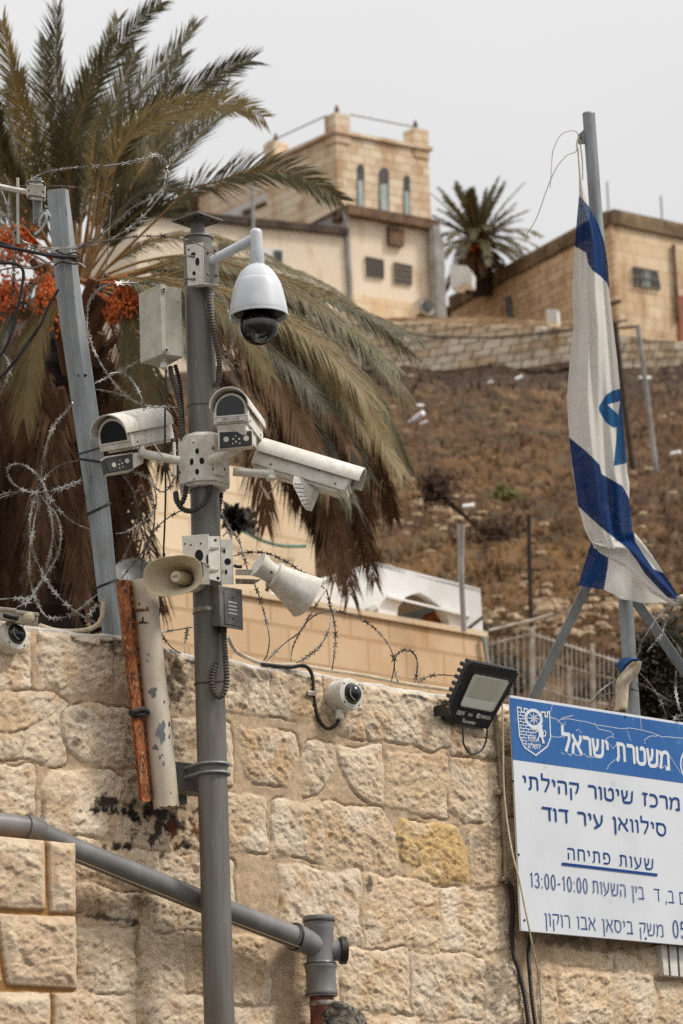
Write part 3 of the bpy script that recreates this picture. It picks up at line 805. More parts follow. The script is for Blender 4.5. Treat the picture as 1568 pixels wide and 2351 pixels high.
# ------------------------------------------------------------------ central clamp with its four camera arms
clamp = thing('pole_clamp', 'white faceted steel clamp around the middle of the pole', 'clamp', pole_at(1125))
def lit_prism(name, xs, y0, y1, dds, m, parent, bev=.003):
    pass
zc0, zc1 = pole_at(1118).z, pole_at(1012).z
def ring(rad, z, n=8, ph=0): return [pa(z) + Vector((math.cos(2 * math.pi * (k + ph) / n), math.sin(2 * math.pi * (k + ph) / n), 0)) * rad for k in range(n)]
rO = .118
base_ph = .5 + 8 * (math.radians(4)) / (2 * math.pi)
MB().loft([ring(rO, zc0, 8, base_ph), ring(rO, zc1, 8, base_ph)]).build('shell', m_white2, clamp, bevel=.004)
MB().loft([ring(rO - .012, zc1, 8, base_ph), ring(rO - .03, zc1 + .018, 8, base_ph)]).build('upper_lip', m_white2, clamp, bevel=.002)
MB().loft([ring(rO - .02, zc0 - .014, 8, base_ph), ring(rO - .012, zc0, 8, base_ph)]).build('lower_lip', m_white2, clamp, bevel=.002)
def on_clamp(x, y, off=0.0):
    """point on the clamp's near faces under the photo position"""
    r = FWD + ((x - 784.0) / F_PX) * RGT + ((1175.5 - y) / F_PX) * UPV
    o = CAM - pa(0)
    best = None
    for k in range(8):
        an = 2 * math.pi * (k + base_ph + .5) / 8
        n = Vector((math.cos(an), math.sin(an), 0)); ap = rO * math.cos(math.pi / 8) + off
        dn = r.dot(n)
        if dn >= 0: continue
        t = (ap - o.dot(n)) / dn
        if best is None or t > best[0]: best = (t, n)
    return CAM + r * best[0], best[1]
for (x, y, rx, ry) in T('z5', [(588, 505, 0, 0), (643, 500, 0, 0), (617, 560, 1, 0), (617, 447, 1, 0), (597, 400, 2, 0), (600, 600, 2, 0)]):
    p, n = on_clamp(x, y)
    t_ = n.cross(ZUP).normalized()
    k = int(rx)
    a, b = ((.0105, .015), (.008, .013), (.0035, .0035))[k]
    rg = [p + t_ * a * math.cos(q) + ZUP * b * math.sin(q) for q in np.linspace(0, 2 * math.pi, 14, endpoint=False)]
    MB().loft([[v + n * .0014 for v in rg], [v - n * .002 for v in rg]]).build('hole', m_dark, clamp)
for (x, y) in T('z5', [(515, 447), (480, 460), (520, 565), (485, 577), (705, 430), (790, 425), (708, 545), (758, 550), (730, 470)]):
    p, n = on_clamp(x, y)
    MB().tube([p - n * .002, p + n * .012], .0075, 6).build('bolt', m_bolt, clamp)
for x, y in T('z5', [(500, 500), (735, 553)]):
    p, n = on_clamp(x, y)
    MB().box(basis(p + n * .006, n.cross(ZUP) * -1, n, ZUP), .065, .012, .05 if x > 480 else .16).build('foot_plate', m_white2, clamp, bevel=.003)

# ------------------------------------------------------------------ bullet cameras
def dprof(w, h0, h, n=14):
    """D shape: flat bottom, straight flanks to h0, arch to h"""
    p = [(-w, 0), (w, 0), (w, h0)]
    for k in range(1, n):
        a = math.pi * k / n
        p.append((w * math.cos(a), h0 + (h - h0) * math.sin(a)))
    p.append((-w, h0))
    return p
def bullet(label, M, L, w=.073, h=.118, back=.0, flat=False):
    c = M @ Vector((0, 0, 0))
    t = thing('security_camera', label, 'security camera', c)
    to = lambda p, y, dz=0.0: [M @ Vector((x, y, z + dz)) for x, z in p]
    ht = h * .5
    body = dprof(w * .93, ht * .62, h * .95)
    MB().loft([to(body, .012), to(body, L)]).build('housing', m_white2, t, sharp=50, bevel=.003)
    bz = dprof(w, ht * .62, h)
    MB().loft([to(bz, -.004), to(bz, .02)]).build('bezel', m_white2, t, sharp=50, bevel=.003)
    win = [(x, z + .034) for x, z in dprof(w * .82, .022, h * .90 - .034)]
    MB().loft([to(win, -.0055), to(win, .0)]).build('window', m_glassd, t, sharp=50)
    rim_o = [(x, z + .028) for x, z in dprof(w * .92, .025, h * .97 - .028)]
    b = MB()
    ro, ri = to(rim_o, -.010), to(win, -.010)
    b.loft([to(rim_o, -.003), ro, ri, to(win, -.003)], caps=False).build('window_frame', m_white2, t, sharp=40)
    # sunshield: an arched sheet longer than the body
    so_ = [(-w * 1.13, h * .46)] + [(w * 1.13 * math.cos(a), h * .52 + (h * .60) * math.sin(a)) for a in np.linspace(math.pi, 0, 18)] + [(w * 1.13, h * .46)]
    si_ = [(x * .95, z - .005 if z > h * .5 else z) for x, z in so_]
    lp = so_ + si_[::-1]
    MB().loft([to(lp, -.045), to(lp, L * .97)]).build('sunshield', m_white, t, sharp=50)
    MB().box(M @ Matrix.Translation((0, L * .52, -.006)), w * 1.5, L * .9, .012).build('base_plate', m_white2, t, bevel=.002)
    for y in (.05, L * .8):
        for sx in (-1, 1):
            MB().ball(M @ Vector((sx * w * .94, y, .018)), .004, 8, 6).build('screw', m_dark, t)
    return t
def leds(parent, c, ux, uz, n, spots, r):
    for (a, b, rr) in spots:
        p = c + ux * a + uz * b
        rg = [p + ux * rr * math.cos(q) + uz * rr * math.sin(q) for q in np.linspace(0, 2 * math.pi, 14, endpoint=False)]
        MB().loft([[v + n * .002 for v in rg], [v - n * .001 for v in rg]]).build('led', m_led, parent)

# left camera
fl = Q(262, 998, -.16)
Ml = FR(fl, -31, 19, 2) @ Matrix.Translation((0, 0, -.065))
cl = bullet('white bullet camera on the left of the pole facing half left under an arched hood', Ml, .35, w=.084, h=.14)
MB().tube([Q(412, 1058, -.10), Q(372, 1050, -.11), Q(335, 1043, -.10), Q(326, 1041, -.10)], .0195, 18).build('arm', m_white2, cl)
MB().tube([Q(328, 1048, -.10), Q(324, 1030, -.09), Q(321, 1012, -.08)], [.021, .016, .016], 14).build('swivel', m_white2, cl)
il = quad_plate('illuminator', [Q(243, 1051, -.21), Q(305, 1041, -.13), Q(306, 1075, -.13), Q(249, 1085, -.21)], .05, m_black, cl, bev=.002)
a_, b_, c_, d_ = Q(243, 1051, -.211), Q(305, 1041, -.131), Q(306, 1075, -.131), Q(249, 1085, -.211)
ux = (b_ - a_).normalized(); uz = (a_ - d_).normalized(); nn = ux.cross(uz).normalized()
nn = nn if nn.dot(CAM - a_) > 0 else -nn
cc_ = (a_ + b_ + c_ + d_) / 4
leds(il, cc_, ux, uz, nn, [(-.034, -.004, .011), (.036, .004, .011), (-.008, -.006, .004), (.009, -.003, .004), (.0, .012, .003), (-.008, -.022, .003), (.01, -.02, .003)], 0)
quad_plate('illuminator_frame', [Q(241, 1048, -.20), Q(306, 1038, -.12), Q(307, 1078, -.12), Q(247, 1088.5, -.20)], .045, m_white2, cl, bev=.002)
quad_plate('illuminator_bracket', [Q(304, 1041, -.13), Q(331, 1035, -.08), Q(329, 1064, -.08), Q(306, 1076, -.13)], .006, m_white, cl)
cable('camera_lead', 'thin cream lead looping from the left camera to its arm', [(352, 1017, -.1), (366, 1038, -.13), (377, 1053, -.13), (370, 1062, -.13), (344, 1058, -.13)], .0025, m_cond_w)

# front camera
ff = Q(530, 938, -.33)
Mf = FR(ff, -9, 1, 0) @ Matrix.Translation((0, 0, -.066))
cf = bullet('white bullet camera on the pole looking straight out with a numbered label strip', Mf, .36, w=.076, h=.135)
fb = [Mf @ Vector((x, y, z)) for x, y, z in ((-.062, .0, -.002), (.062, .0, -.002), (.062, .24, -.002), (-.062, .24, -.002))]
MB().loft([fb, [p + Vector((0, .02, -.05)) for p in fb]]).build('lower_housing', m_white2, cf, bevel=.004)
MB().box(Mf @ Matrix.Translation((0, -.0115, .016)), .125, .002, .018).build('label_strip', m_label, cf)
text_obj('label_text', '344.1-1x 05', .016, Mf @ Matrix.Translation((0, -.0135, .016)) @ Matrix.Rotation(math.pi / 2, 4, 'X'), m_ink, cf)
qa = [Q(504, 992, -.33), Q(578, 989, -.31), Q(579, 1022, -.31), Q(505, 1029, -.33)]
ilf = quad_plate('illuminator', qa, .05, m_black, cf, bev=.002)
ux = (qa[1] - qa[0]).normalized(); uz = (qa[0] - qa[3]).normalized(); nn = ux.cross(uz).normalized()
nn = nn if nn.dot(CAM - qa[0]) > 0 else -nn
leds(ilf, sum(qa, Vector()) / 4, ux, uz, nn, [(-.042, .0, .012), (.044, .001, .012), (-.012, 0, .0045), (.0, .013, .003), (.014, 0, .0045), (.0, -.012, .004), (-.014, -.02, .003), (.016, -.02, .003)], 0)
quad_plate('illuminator_frame', [Q(502.5, 989.5, -.325), Q(580, 986.5, -.305), Q(581, 1024.5, -.305), Q(503.5, 1031.5, -.325)], .045, m_white2, cf, bev=.002)
MB().tube([Q(487, 1056, -.12), Q(510, 1046, -.16), Q(533, 1036, -.2), Q(548, 1028, -.21)], [.024, .022, .021, .018], 18).build('arm', m_white2, cf)

# right camera
fr_ = Q(803, 1112, -.05)
Mr = FR(fr_, 86, 20.5, 0) @ Matrix.Translation((0, 0, -.05))
crr = bullet('long white bullet camera seen from the side pointing down to the right', Mr, .43, w=.075, h=.122)
MB().tube([Q(535, 1083, -.08), Q(580, 1086, -.08), Q(618, 1088, -.08), Q(628, 1088, -.08)], .019, 18).build('arm', m_white2, crr)
MB().tube([Q(622, 1101, -.08), Q(621, 1075, -.07), Q(615, 1058, -.05), Q(612, 1045, -.04)], [.022, .021, .024, .024], 16).build('swivel', m_white2, crr)
tr_ = thing('infrared_lamp', 'small white finned lamp hung beneath the long right camera', 'lamp', Q(700, 1150, -.05))
hb = [Q(675, 1092, -.13), Q(731, 1111, -.06), Q(709, 1165, -.06), Q(695, 1162, -.12), Q(671, 1110, -.14)]
MB().loft([hb, [p + Vector((.012, .07, .0)) for p in hb]]).build('lamp_body', m_white, tr_, bevel=.002)
for k in range(6):
    a = .12 + k * .14
    p1 = Q(672 + 30 * a, 1103 + 66 * a, -.155 + .03 * a); p2 = Q(690 + 26 * a, 1104 + 64 * a, -.12)
    MB().tube([p1, p2], .003, 6).build('fin', m_grey, tr_)
MB().tube([Q(683, 1098, -.09), Q(684, 1088, -.09), Q(688, 1076, -.08)], [.012, .009, .009], 10).build('hanger', m_white, tr_)
cable('camera_lead', 'thin beige lead sagging below the right camera to its lamp', T('z5', [(968, 605, -.1), (975, 650, -.1), (1005, 682, -.1), (1040, 650, -.1), (1065, 605, -.1), (1100, 596, -.1), (1140, 612, -.12)]), .0028, m_cond_g)

# ------------------------------------------------------------------ lower bracket, horns, intercom
lb = thing('speaker_bracket', 'white perforated steel bracket plates holding the two horns on the pole', 'bracket', Q(470, 1345, -.09))
quad_plate('bracket_plate', [Q(417, 1230, -.10), Q(479, 1226, -.115), Q(481, 1342, -.115), Q(424, 1342, -.10)], .005, m_white, lb, [(.1, .17, .03, .02), (.32, .2, .035, .02), (.7, .18, .035, .02), (.62, .42, .16, .12), (.93, .5, .04, .1)])
quad_plate('bracket_plate', [Q(478, 1231, -.115), Q(505, 1231, -.09), Q(507, 1336, -.09), Q(481, 1330, -.115)], .005, m_white, lb, [(.6, .09, .12, .03), (.75, .93, .14, .035)])
quad_plate('bracket_plate', [Q(505.5, 1238, -.07), Q(534, 1238, -.05), Q(537, 1341, -.05), Q(508, 1341, -.07)], .005, m_white, lb, [(.55, .5, .26, .075), (.3, .26, .1, .06), (.4, .73, .1, .06)])
for y in (1257, 1308):
    quad_plate('strap', [Q(484, y - 3, -.12), Q(515, y - 1, -.075), Q(515, y + 6, -.075), Q(484, y + 5, -.12)], .003, m_strip, lb)
quad_plate('gap_plate', [Q(494, 1250, -.085), Q(504, 1250, -.08), Q(504, 1322, -.08), Q(494, 1322, -.085)], .002, m_dark, lb)

def superell(a, b, n, e):
    out = []
    for k in range(n):
        t = 2 * math.pi * k / n; c, s = math.cos(t), math.sin(t)
        out.append((a * abs(c) ** (2 / e) * (1 if c >= 0 else -1), b * abs(s) ** (2 / e) * (1 if s >= 0 else -1)))
    return out
def horn(label, c, axis, up, prof_o, prof_i, plug, e=2.7, txt=True, m=None):
    """axis points out of the mouth; profiles (half width, half height, position along axis)"""
    z = axis.normalized(); x = up.cross(z).normalized(); y = z.cross(x)
    M = basis(c, x, y, z)
    t = thing('horn_speaker', label, 'loudspeaker', c)
    ring_ = lambda a, b, h: [M @ Vector((px, py, h - (.012 * (abs(px) / a) ** 2 if h > -.06 else 0))) for px, py in superell(a, b, 44, e)]
    b = MB()
    b.loft([ring_(*p) for p in prof_o] + [ring_(*p) for p in prof_i[::-1]], caps=True)
    b.build('horn', m or m_beige, t, sharp=60)
    if plug:
        p = MB().lathe([(.03, -.13), (.026, -.06), (.0235, -.035), (.022, -.032), (.0, -.031)], M, 24).build('throat_plug', m_beige, t)
        if txt: text_obj('plug_text', 'AXIS', .014, M @ Matrix.Translation((0, 0, -.029)), m_ink, t)
    return t, M
hc = Q(395, 1322, -.27)
ax = Vector((-.42, -1, -.12))
hf, Mh = horn('beige horn loudspeaker with a wide open mouth facing the street from the pole', hc, ax, ZUP,
     [(.03, .03, -.22), (.034, .033, -.17), (.055, .045, -.12), (.088, .062, -.06), (.122, .078, -.012), (.135, .083, .0), (.139, .085, .004)],
     [(.022, .022, -.18), (.03, .03, -.15), (.05, .04, -.11), (.084, .057, -.055), (.118, .074, -.010), (.130, .079, .001), (.136, .083, .0055)], True)
MB().lathe([(.05, -.31), (.052, -.25), (.05, -.21), (.036, -.20)], Mh, 28).build('driver', m_beige, hf, bevel=.002)
MB().tube([Mh @ Vector((.05, .01, -.19)), Q(463, 1290, -.14), Q(480, 1302, -.13)], .007, 8).build('yoke', m_bolt, hf)

ax2 = (Q(709, 1372, -.02) - Q(622, 1322, -.04)).normalized()
hr, Mh2 = horn('white horn loudspeaker on the right of the pole turned away downhill', Q(709, 1373, .0), (ax2 + Vector((0, .35, 0))).normalized(), ZUP,
     [(.058, .050, -.185), (.062, .053, -.165), (.080, .067, -.10), (.098, .080, -.04), (.109, .088, -.004), (.112, .0905, .0)],
     [(.03, .03, -.15), (.05, .05, -.13), (.075, .062, -.09), (.095, .077, -.035), (.106, .085, -.002), (.109, .088, .0015)], False, m=m_white)
MB().lathe([(.056, -.275), (.055, -.268), (.046, -.235), (.044, -.195), (.060, -.19), (.061, -.178), (.054, -.172)], Mh2, 32).build('driver', m_white, hr, bevel=.001)
quad_plate('yoke_bar', [Q(541, 1307, -.09), Q(627, 1308, -.12), Q(626, 1321, -.12), Q(540, 1320, -.09)], .006, m_strip, hr)
quad_plate('yoke_bar', [Q(541, 1328, .03), Q(600, 1330, .05), Q(584, 1341, .05), Q(541, 1340, .03)], .006, m_strip, hr)
MB().tube([Q(630, 1310, -.115), Q(622, 1332, -.105), Q(612, 1356, -.07)], .0085, 8).build('yoke_strap', m_strip, hr)
MB().ball(Q(623, 1313, -.13), .009, 10, 8).build('bolt', m_bolt, hr)
MB().corr([Q(537, 1298, -.05), Q(545, 1301, -.05), Q(555, 1301, -.04)], .008, .008).build('cable_gland', m_black, hr)

ic = thing('intercom_box', 'grey metal intercom box with a slotted front panel strapped to the pole', 'intercom', Q(505, 1440, -.1))
NT = [Q(502.5, 1343.5, -.14), Q(477, 1344.5, -.04), Q(524, 1349, .06), Q(556, 1353.5, -.05)]
dzi = Vector((0, 0, -.180))
MB().loft([NT, [p + dzi for p in NT]]).build('case', m_grey, ic, bevel=.003)
def fuv(u, v, off=0.0):
    a, b = NT[0], NT[3]
    n = (b - a).cross(ZUP).normalized(); n = n if n.dot(CAM - a) > 0 else -n
    return a + (b - a) * u + dzi * v + n * off, n
pan = MB().loft([[fuv(u, v, .004)[0] for u, v in ((.2, .13), (.88, .13), (.88, .92), (.2, .92))], [fuv(u, v, -.001)[0] for u, v in ((.2, .13), (.88, .13), (.88, .92), (.2, .92))]]).build('front_panel', m_grey, ic, bevel=.001)
for v in (.37, .46, .55, .64):
    MB().loft([[fuv(u, vv, .0052)[0] for u, vv in ((.36, v - .022), (.72, v - .022), (.72, v + .022), (.36, v + .022))],
               [fuv(u, vv, .002)[0] for u, vv in ((.36, v - .022), (.72, v - .022), (.72, v + .022), (.36, v + .022))]]).build('slot', m_label, pan)
for u, v in ((.54, .25), (.54, .77)):
    MB().ball(fuv(u, v, .005)[0], .004, 8, 6).build('screw', m_dark, pan)
MB().lathe([(.017, 0), (.017, -.02), (.013, -.022)], Matrix.Translation(Q(512, 1443, -.05) + Vector((0, 0, .005))), 16).build('cable_entry', m_black, ic)
conduit('corrugated_conduit', 'ribbed grey conduit hanging in a loop below the intercom box', [(513, 1443, -.06), (516, 1490, -.07), (519, 1530, -.085), (520, 1565, -.09), (514, 1590, -.09), (504, 1600, -.09), (493, 1592, -.09), (487, 1570, -.09), (489, 1545, -.085), (497, 1522, -.08)], .0125, m_cond, depth=.72)
# ------------------------------------------------------------------ wall-mounted things
m_rust = mat('rusted_iron', lin(126, 64, 27), lin(54, 30, 18), rough=.9, ns=17, bump=.0014, bs=90, c3=lin(172, 104, 52), c4=lin(190, 150, 108), ns4=70, thr4=.63, soft4=.04, stretch=(1, 1, .7), soft=.06)
m_chip = mat('chipped_white_paint', lin(214, 202, 184), lin(200, 184, 160), rough=.6, ns=6, bump=.0006, bs=120, c4=lin(134, 92, 52), ns4=24, thr4=.70, soft4=.02)
m_patch = mat('bare_grey_steel', lin(122, 126, 126), lin(104, 106, 104), rough=.5, ns=30)
m_pvc = mat('grey_drain_pipe', lin(126, 124, 122), lin(108, 105, 101), rough=.38, ns=4, bump=.0003, bs=120, stretch=(1, 1, 1), c4=lin(150, 146, 140), ns4=40, thr4=.72)
m_clay = mat('rust_red_pipe', lin(120, 62, 40), lin(84, 42, 28), rough=.7, ns=18)
m_mort = mat('grey_mortar', lin(120, 112, 98), lin(60, 52, 42), rough=.95, ns=26, bump=.006, bs=40, c4=lin(30, 24, 18), ns4=40, thr4=.55)
m_post = m_galv

def wpt(x, y, off=.02): return W(x, y, off)

# leaning galvanised post on the wall
post = thing('leaning_post', 'leaning galvanised steel post bound with black ties on top of the wall', 'post', W(255, 1460, -.1))
dl = lambda y: 14.33 + (947 - y) * .00045
def lp_(x, y, dd=0.0): return P(x, y, dl(y) + dd)
secs = []
for y, xl, xm, xr in ((436, 107, 147, 157), (700, 132, 171, 190), (947, 167, 200, 226), (1190, 203, 231, 255), (1470, 237, 262, 282)):
    dy = 4 if y < 500 else 0
    secs.append([lp_(xl, y + dy, .012), lp_(xl + 4, y, .0), lp_(xm - 2, y - dy, -.012), lp_(xm + 2, y - dy, -.011), lp_(xr - 1, y, .045), lp_(xr, y, .055), lp_(xr - 2, y, .11), lp_(xl + 4, y, .11)])
MB().loft(secs).build('post_body', m_post, post, sharp=25)
for f in (.33, .62):
    pts = [s[1] + (s[2] - s[1]) * f + Vector((0, -.0012, 0)) for s in secs]
    MB().tube(cr(pts, 5), .0022, 6).build('rib', m_post, post)
hp = lp_(188.5, 862, -.009)
MB().loft([[hp + Vector((math.cos(a) * .022, -.001, math.sin(a) * .008)) for a in np.linspace(0, 2 * math.pi, 14, endpoint=False)], [hp + Vector((math.cos(a) * .022, .004, math.sin(a) * .008)) for a in np.linspace(0, 2 * math.pi, 14, endpoint=False)]]).build('hole', m_dark, post)
for y, r, sl in ((1034, .003, -8), (1058, .005, 4), (1168, .0055, -12), (1340, .005, -10), (588, .004, 4)):
    k = np.interp(y, (436, 700, 947, 1190, 1470), (0, 1, 2, 3, 4)); i = min(int(k), 3); f = k - i
    sec = [a + (b - a) * f for a, b in zip(secs[i], secs[i + 1])]
    c = sum(sec, Vector()) / 8
    lo = [c + (p - c) * 1.05 + Vector((0, 0, -.0018 * sl * (proj(p)[0] - proj(c)[0]) / 24)) for p in sec]
    MB().tube(lo + [lo[0], lo[1]], r, 7).build('tie', m_rubber, post)
for pts in ([(128, 575, -.03), (150, 584, -.03), (182, 590, -.03), (176, 606, -.03), (140, 602, -.03), (124, 610, -.03)], [(120, 585, -.02), (160, 598, -.035), (184, 588, -.03), (170, 580, -.03), (130, 592, -.03)]):
    MB().tube(cr([lp_(*p) for p in pts], 6), .004, 7).build('binding_wire', m_wire, post)
for pts in ([(152, 1040), (158, 1080), (180, 1110), (188, 1140)], [(150, 1045), (176, 1090), (190, 1125), (200, 1145)], [(151, 1050), (168, 1090), (170, 1148)]):
    MB().tube(cr([lp_(x, y, -.02) for x, y in pts], 6), .0016, 6).build('loose_wire', m_wire, post)

# antenna clamp at the far left
am = thing('antenna_mount', 'white pipe clamp with a horizontal bar beside the leaning post top', 'antenna mount', P(85, 520, 13.95))
ap = lambda x, y, dd=0.0: P(x, y, 13.92 + dd)
MB().tube([ap(-20, 425), ap(62, 441)], .013, 6).build('bar', m_white, am, bevel=.001)
MB().tube([ap(40.5, 408), ap(41.5, 520), ap(42, 560)], .0062, 10).build('rod', m_white, am)
MB().tube([ap(85, 408, .0), ap(87, 514)], .0205, 20).build('pipe', m_galv, am)
quad_plate('clamp_plate', [ap(61, 421, -.03), ap(104, 424, -.03), ap(103, 462, -.03), ap(61, 457, -.03)], .02, m_white2, am)
for y in (419, 453):
    MB().tube(cr([ap(62, y + 3, -.03), ap(70, y - 4, -.05), ap(86, y - 2, -.055), ap(98, y - 1, -.05), ap(104, y + 6, -.03)], 5), .0048, 8).build('u_bolt', m_bolt, am)
for x, y in ((66, 437), (99, 440), (67, 455), (101, 461)): MB().ball(ap(x, y, -.055), .006, 8, 6).build('bolt', m_bolt, am)
MB().tube([ap(82, 508), ap(96, 498, -.01), ap(112, 489, -.02)], .019, 16).build('elbow', m_galv, am)
MB().tube(cr([ap(91, 520, -.03), ap(92, 505, -.04), ap(103, 490, -.045), ap(106, 504, -.04), ap(96, 524, -.03), ap(80, 539, -.03)], 5), .006, 7).build('tape', m_label, am)
MB().tube(cr([ap(65, 462, -.03), ap(65, 500, -.03), ap(70, 530, -.03), ap(78, 541, -.03), ap(86, 536, -.03)], 6), .0026, 7).build('lead', m_rubber, am)

# black cables hanging at the left
lf = lambda x, y, d=0.0: P(x, y, 13.85 + d)
cable('power_cable', 'thick black cable running from the left edge to the leaning post', [(-60, 545), (0, 563), (58, 575), (117, 587), (176, 592)], .0085, m_rubber, depthf=lf)
cable('power_cable', 'thin black cable just above the thick one, bound to the leaning post', [(-60, 548), (0, 556), (70, 580), (130, 584), (180, 600)], .0045, m_rubber, depthf=lf)
cable('power_cable', 'black cable arching down beside the left frond from the left edge', [(-40, 600), (0, 604), (34, 606), (53, 622), (50, 660), (42, 700), (20, 783), (-10, 830)], .0068, m_rubber, depthf=lf)
cable('power_cable', 'black cable slanting down left from behind the leaning post', [(134, 664), (122, 685), (111, 704), (94, 742), (60, 792), (26, 838), (-20, 886)], .006, m_rubber, depthf=lf)
cable('power_cable', 'thin grey cable slanting beside the black cable left of the leaning post', [(132, 672), (108, 712), (98, 742), (64, 796), (26, 845), (-20, 893)], .003, m_cond, depthf=lf)
cable('wire_bundle', 'twisted pale wires crossing left of the leaning post', [(-30, 628), (0, 620), (40, 614), (75, 616), (110, 604), (150, 598), (180, 604), (196, 614)], .0036, m_strip, depthf=lf)

# rusty angle iron and chipped white pipe strapped together in front of the wall
rp = thing('rusty_iron', 'rust covered iron channel leaning against the wall beside a white pipe', 'iron channel', W(335, 1840, .1))
ro = .13
rw = lambda x, y, o: W(x, y, o)
top = [rw(265, 1334, ro), rw(271, 1332, ro + .03), rw(288, 1331, ro + .03), rw(296, 1331, ro), rw(296, 1331, ro - .03), rw(266, 1334, ro - .03)]
bot = [rw(320, 1838, ro), rw(327, 1841, ro + .03), rw(341, 1841, ro + .03), rw(348, 1838, ro), rw(348, 1838, ro - .03), rw(320, 1838, ro - .03)]
mid = [(a + b) / 2 + WD * .004 for a, b in zip(top, bot)]
MB().loft([top, mid, bot]).build('channel', m_rust, rp, sharp=30)
MB().loft([[rw(x, 1333, ro + o) for x, o in ((296, .0), (307, .0), (307, -.02), (296, -.02))], [rw(x, 1800, ro + o) for x, o in ((344, .0), (352, .0), (352, -.02), (344, -.02))]]).build('flange', m_rust, rp)
tie_c = [rw(301, 1632, ro + .02), rw(306, 1634, ro + .045), rw(322, 1628, ro + .05), rw(334, 1630, ro + .045), rw(338, 1636, ro + .03), rw(320, 1640, ro + .04), rw(302, 1640, ro + .03)]
MB().tube(cr(tie_c, 4, True), .011, 8).build('tie', m_rubber, rp)
wpp = thing('white_pipe', 'white painted steel pipe with chipped paint leaning on the wall', 'pipe', W(382, 1850, .1))
cT, cB = rw(330, 1332, .15), rw(382, 1852, .15)
ax_ = (cT - cB).normalized()
Mp = basis(cB, ax_.cross(Vector((0, 1, 0))).normalized(), ax_.cross(ax_.cross(Vector((0, 1, 0))).normalized()), ax_)
Lp = (cT - cB).length
rp_ = .0555
rings = []
for h, r in ((.006, rp_ - .006), (0, rp_ - .004), (-.004, rp_), (.12, rp_), (.125, rp_ + .0005), (Lp * .5, rp_ - .002), (Lp - .13, rp_ - .003), (Lp - .125, rp_ - .001), (Lp, rp_ - .002), (Lp, rp_ - .008)):
    rings.append([Mp @ Vector((r * math.cos(2 * math.pi * j / 40), r * math.sin(2 * math.pi * j / 40), h + (.006 * math.sin(j * 2.3) * math.sin(j * .7) if h < .01 else 0))) for j in range(40)])
MB().loft(rings).build('pipe_body', m_chip, wpp)
def on_pipe(x, y, off):
    r = (P(x, y, 1) - CAM).normalized(); u = ax_
    w = CAM - cB; a = r - u * r.dot(u); b = w - u * w.dot(u)
    A, Bq, Cq = a.dot(a), 2 * a.dot(b), b.dot(b) - (rp_ + off) ** 2
    D = Bq * Bq - 4 * A * Cq
    return CAM + r * ((-Bq - math.sqrt(max(D, 0))) / (2 * A))
rnd = random.Random(5)
def patch(cx, cy, rx, ry, m, name):
    n = 26
    ph = [rnd.uniform(0, 6.3) for _ in range(4)]
    pts = []
    for j in range(n):
        a = 2 * math.pi * j / n
        k = 1 + .22 * math.sin(3 * a + ph[0]) + .16 * math.sin(5 * a + ph[1]) + .12 * math.sin(9 * a + ph[2])
        pts.append((cx + rx * k * math.cos(a), cy + ry * k * math.sin(a)))
    MB().loft([[on_pipe(x, y, .0012) for x, y in pts], [on_pipe(x, y, -.001) for x, y in pts]]).build(name, m, wpp)
for (x, y, rx, ry) in T('A', [(1370, 600, 34, 44), (1445, 960, 40, 92), (1392, 1098, 26, 24), (1432, 1185, 10, 18), (1466, 1242, 10, 22), (1455, 1165, 8, 7), (1330, 262, 10, 7), (1320, 320, 8, 5), (1475, 690, 4, 14), (1518, 890, 7, 22), (1518, 1000, 5, 18)]):
    s_ = ZT['A'][0]; q = [a for a in (rx, ry)]
    patch(x, y, q[0] * s_, q[1] * s_, m_patch if q[0] > 9 else m_ink, 'bare_patch')
for (x, y, rx, ry) in T('z6', [(262, 612, 38, 8), (268, 690, 34, 7), (296, 600, 8, 8), (246, 574, 6, 9), (268, 668, 5, 14)]):
    patch(x, y, rx * .366, ry * .366, m_rust, 'rust_patch')

# diagonal drain pipe and its tee
dp = thing('drain_pipe', 'grey plastic drain pipe slanting down the wall into a tee fitting', 'drain pipe', W(735, 2290, .1))
OFF = .135
d1 = [(-80, 1888), (0, 1893), (56, 1900), (75, 1906), (170, 1950), (462, 2069), (640, 2137), (690, 2156)]
rq = .0485
pp = [W(x, y, OFF) for x, y in d1]
MB().tube(cr(pp[:4], 4), rq, 32).build('upper_pipe', m_pvc, dp)
MB().tube([W(56, 1901, OFF), W(84, 1908, OFF), W(92, 1912, OFF)], [rq + .007, rq + .008, rq + .003], 32).build('coupling', m_pvc, dp)
MB().tube([W(80, 1908, OFF), pp[4], pp[5], pp[6], pp[7]], rq, 32).build('slanting_pipe', m_pvc, dp)
MB().tube([W(x, y, OFF + .052) + Vector((0, 0, -.028)) for x, y in ((175, 1958), (462, 2075), (688, 2160))], .0016, 6).build('mould_seam', mat('pale_seam', lin(150, 132, 88)), dp)
tc_ = W(733, 2140, OFF)
tb_ = [W(733, y, OFF) for y in (2106, 2290)]
zt_, zb_ = tb_[0].z, tb_[1].z
sc_ = .0715
k_ = .00197
tz = lambda y: zt_ + (zb_ - zt_) * (y - 2106) / 184.0
pr_ = [(.055, 2104), (.0705, 2104), (.0725, 2108), (.0725, 2112), (.068, 2115), (.066, 2128), (.066, 2134), (.062, 2140), (.061, 2205), (.064, 2212), (.070, 2215), (.0712, 2220), (.068, 2224), (.0655, 2228), (.0655, 2272), (.070, 2276), (.0712, 2282), (.069, 2288), (.05, 2290)]
MB().lathe([(r, tz(y)) for r, y in pr_], Matrix.Translation((tc_.x, tc_.y, 0)), 40).build('tee_body', m_pvc, dp)
for y in (2116, 2213, 2283):
    MB().lathe([(.0700, tz(y) + .003), (.0722, tz(y)), (.0700, tz(y) - .003)], Matrix.Translation((tc_.x, tc_.y, 0)), 40, caps=False).build('seal_ring', m_cond_d, dp)
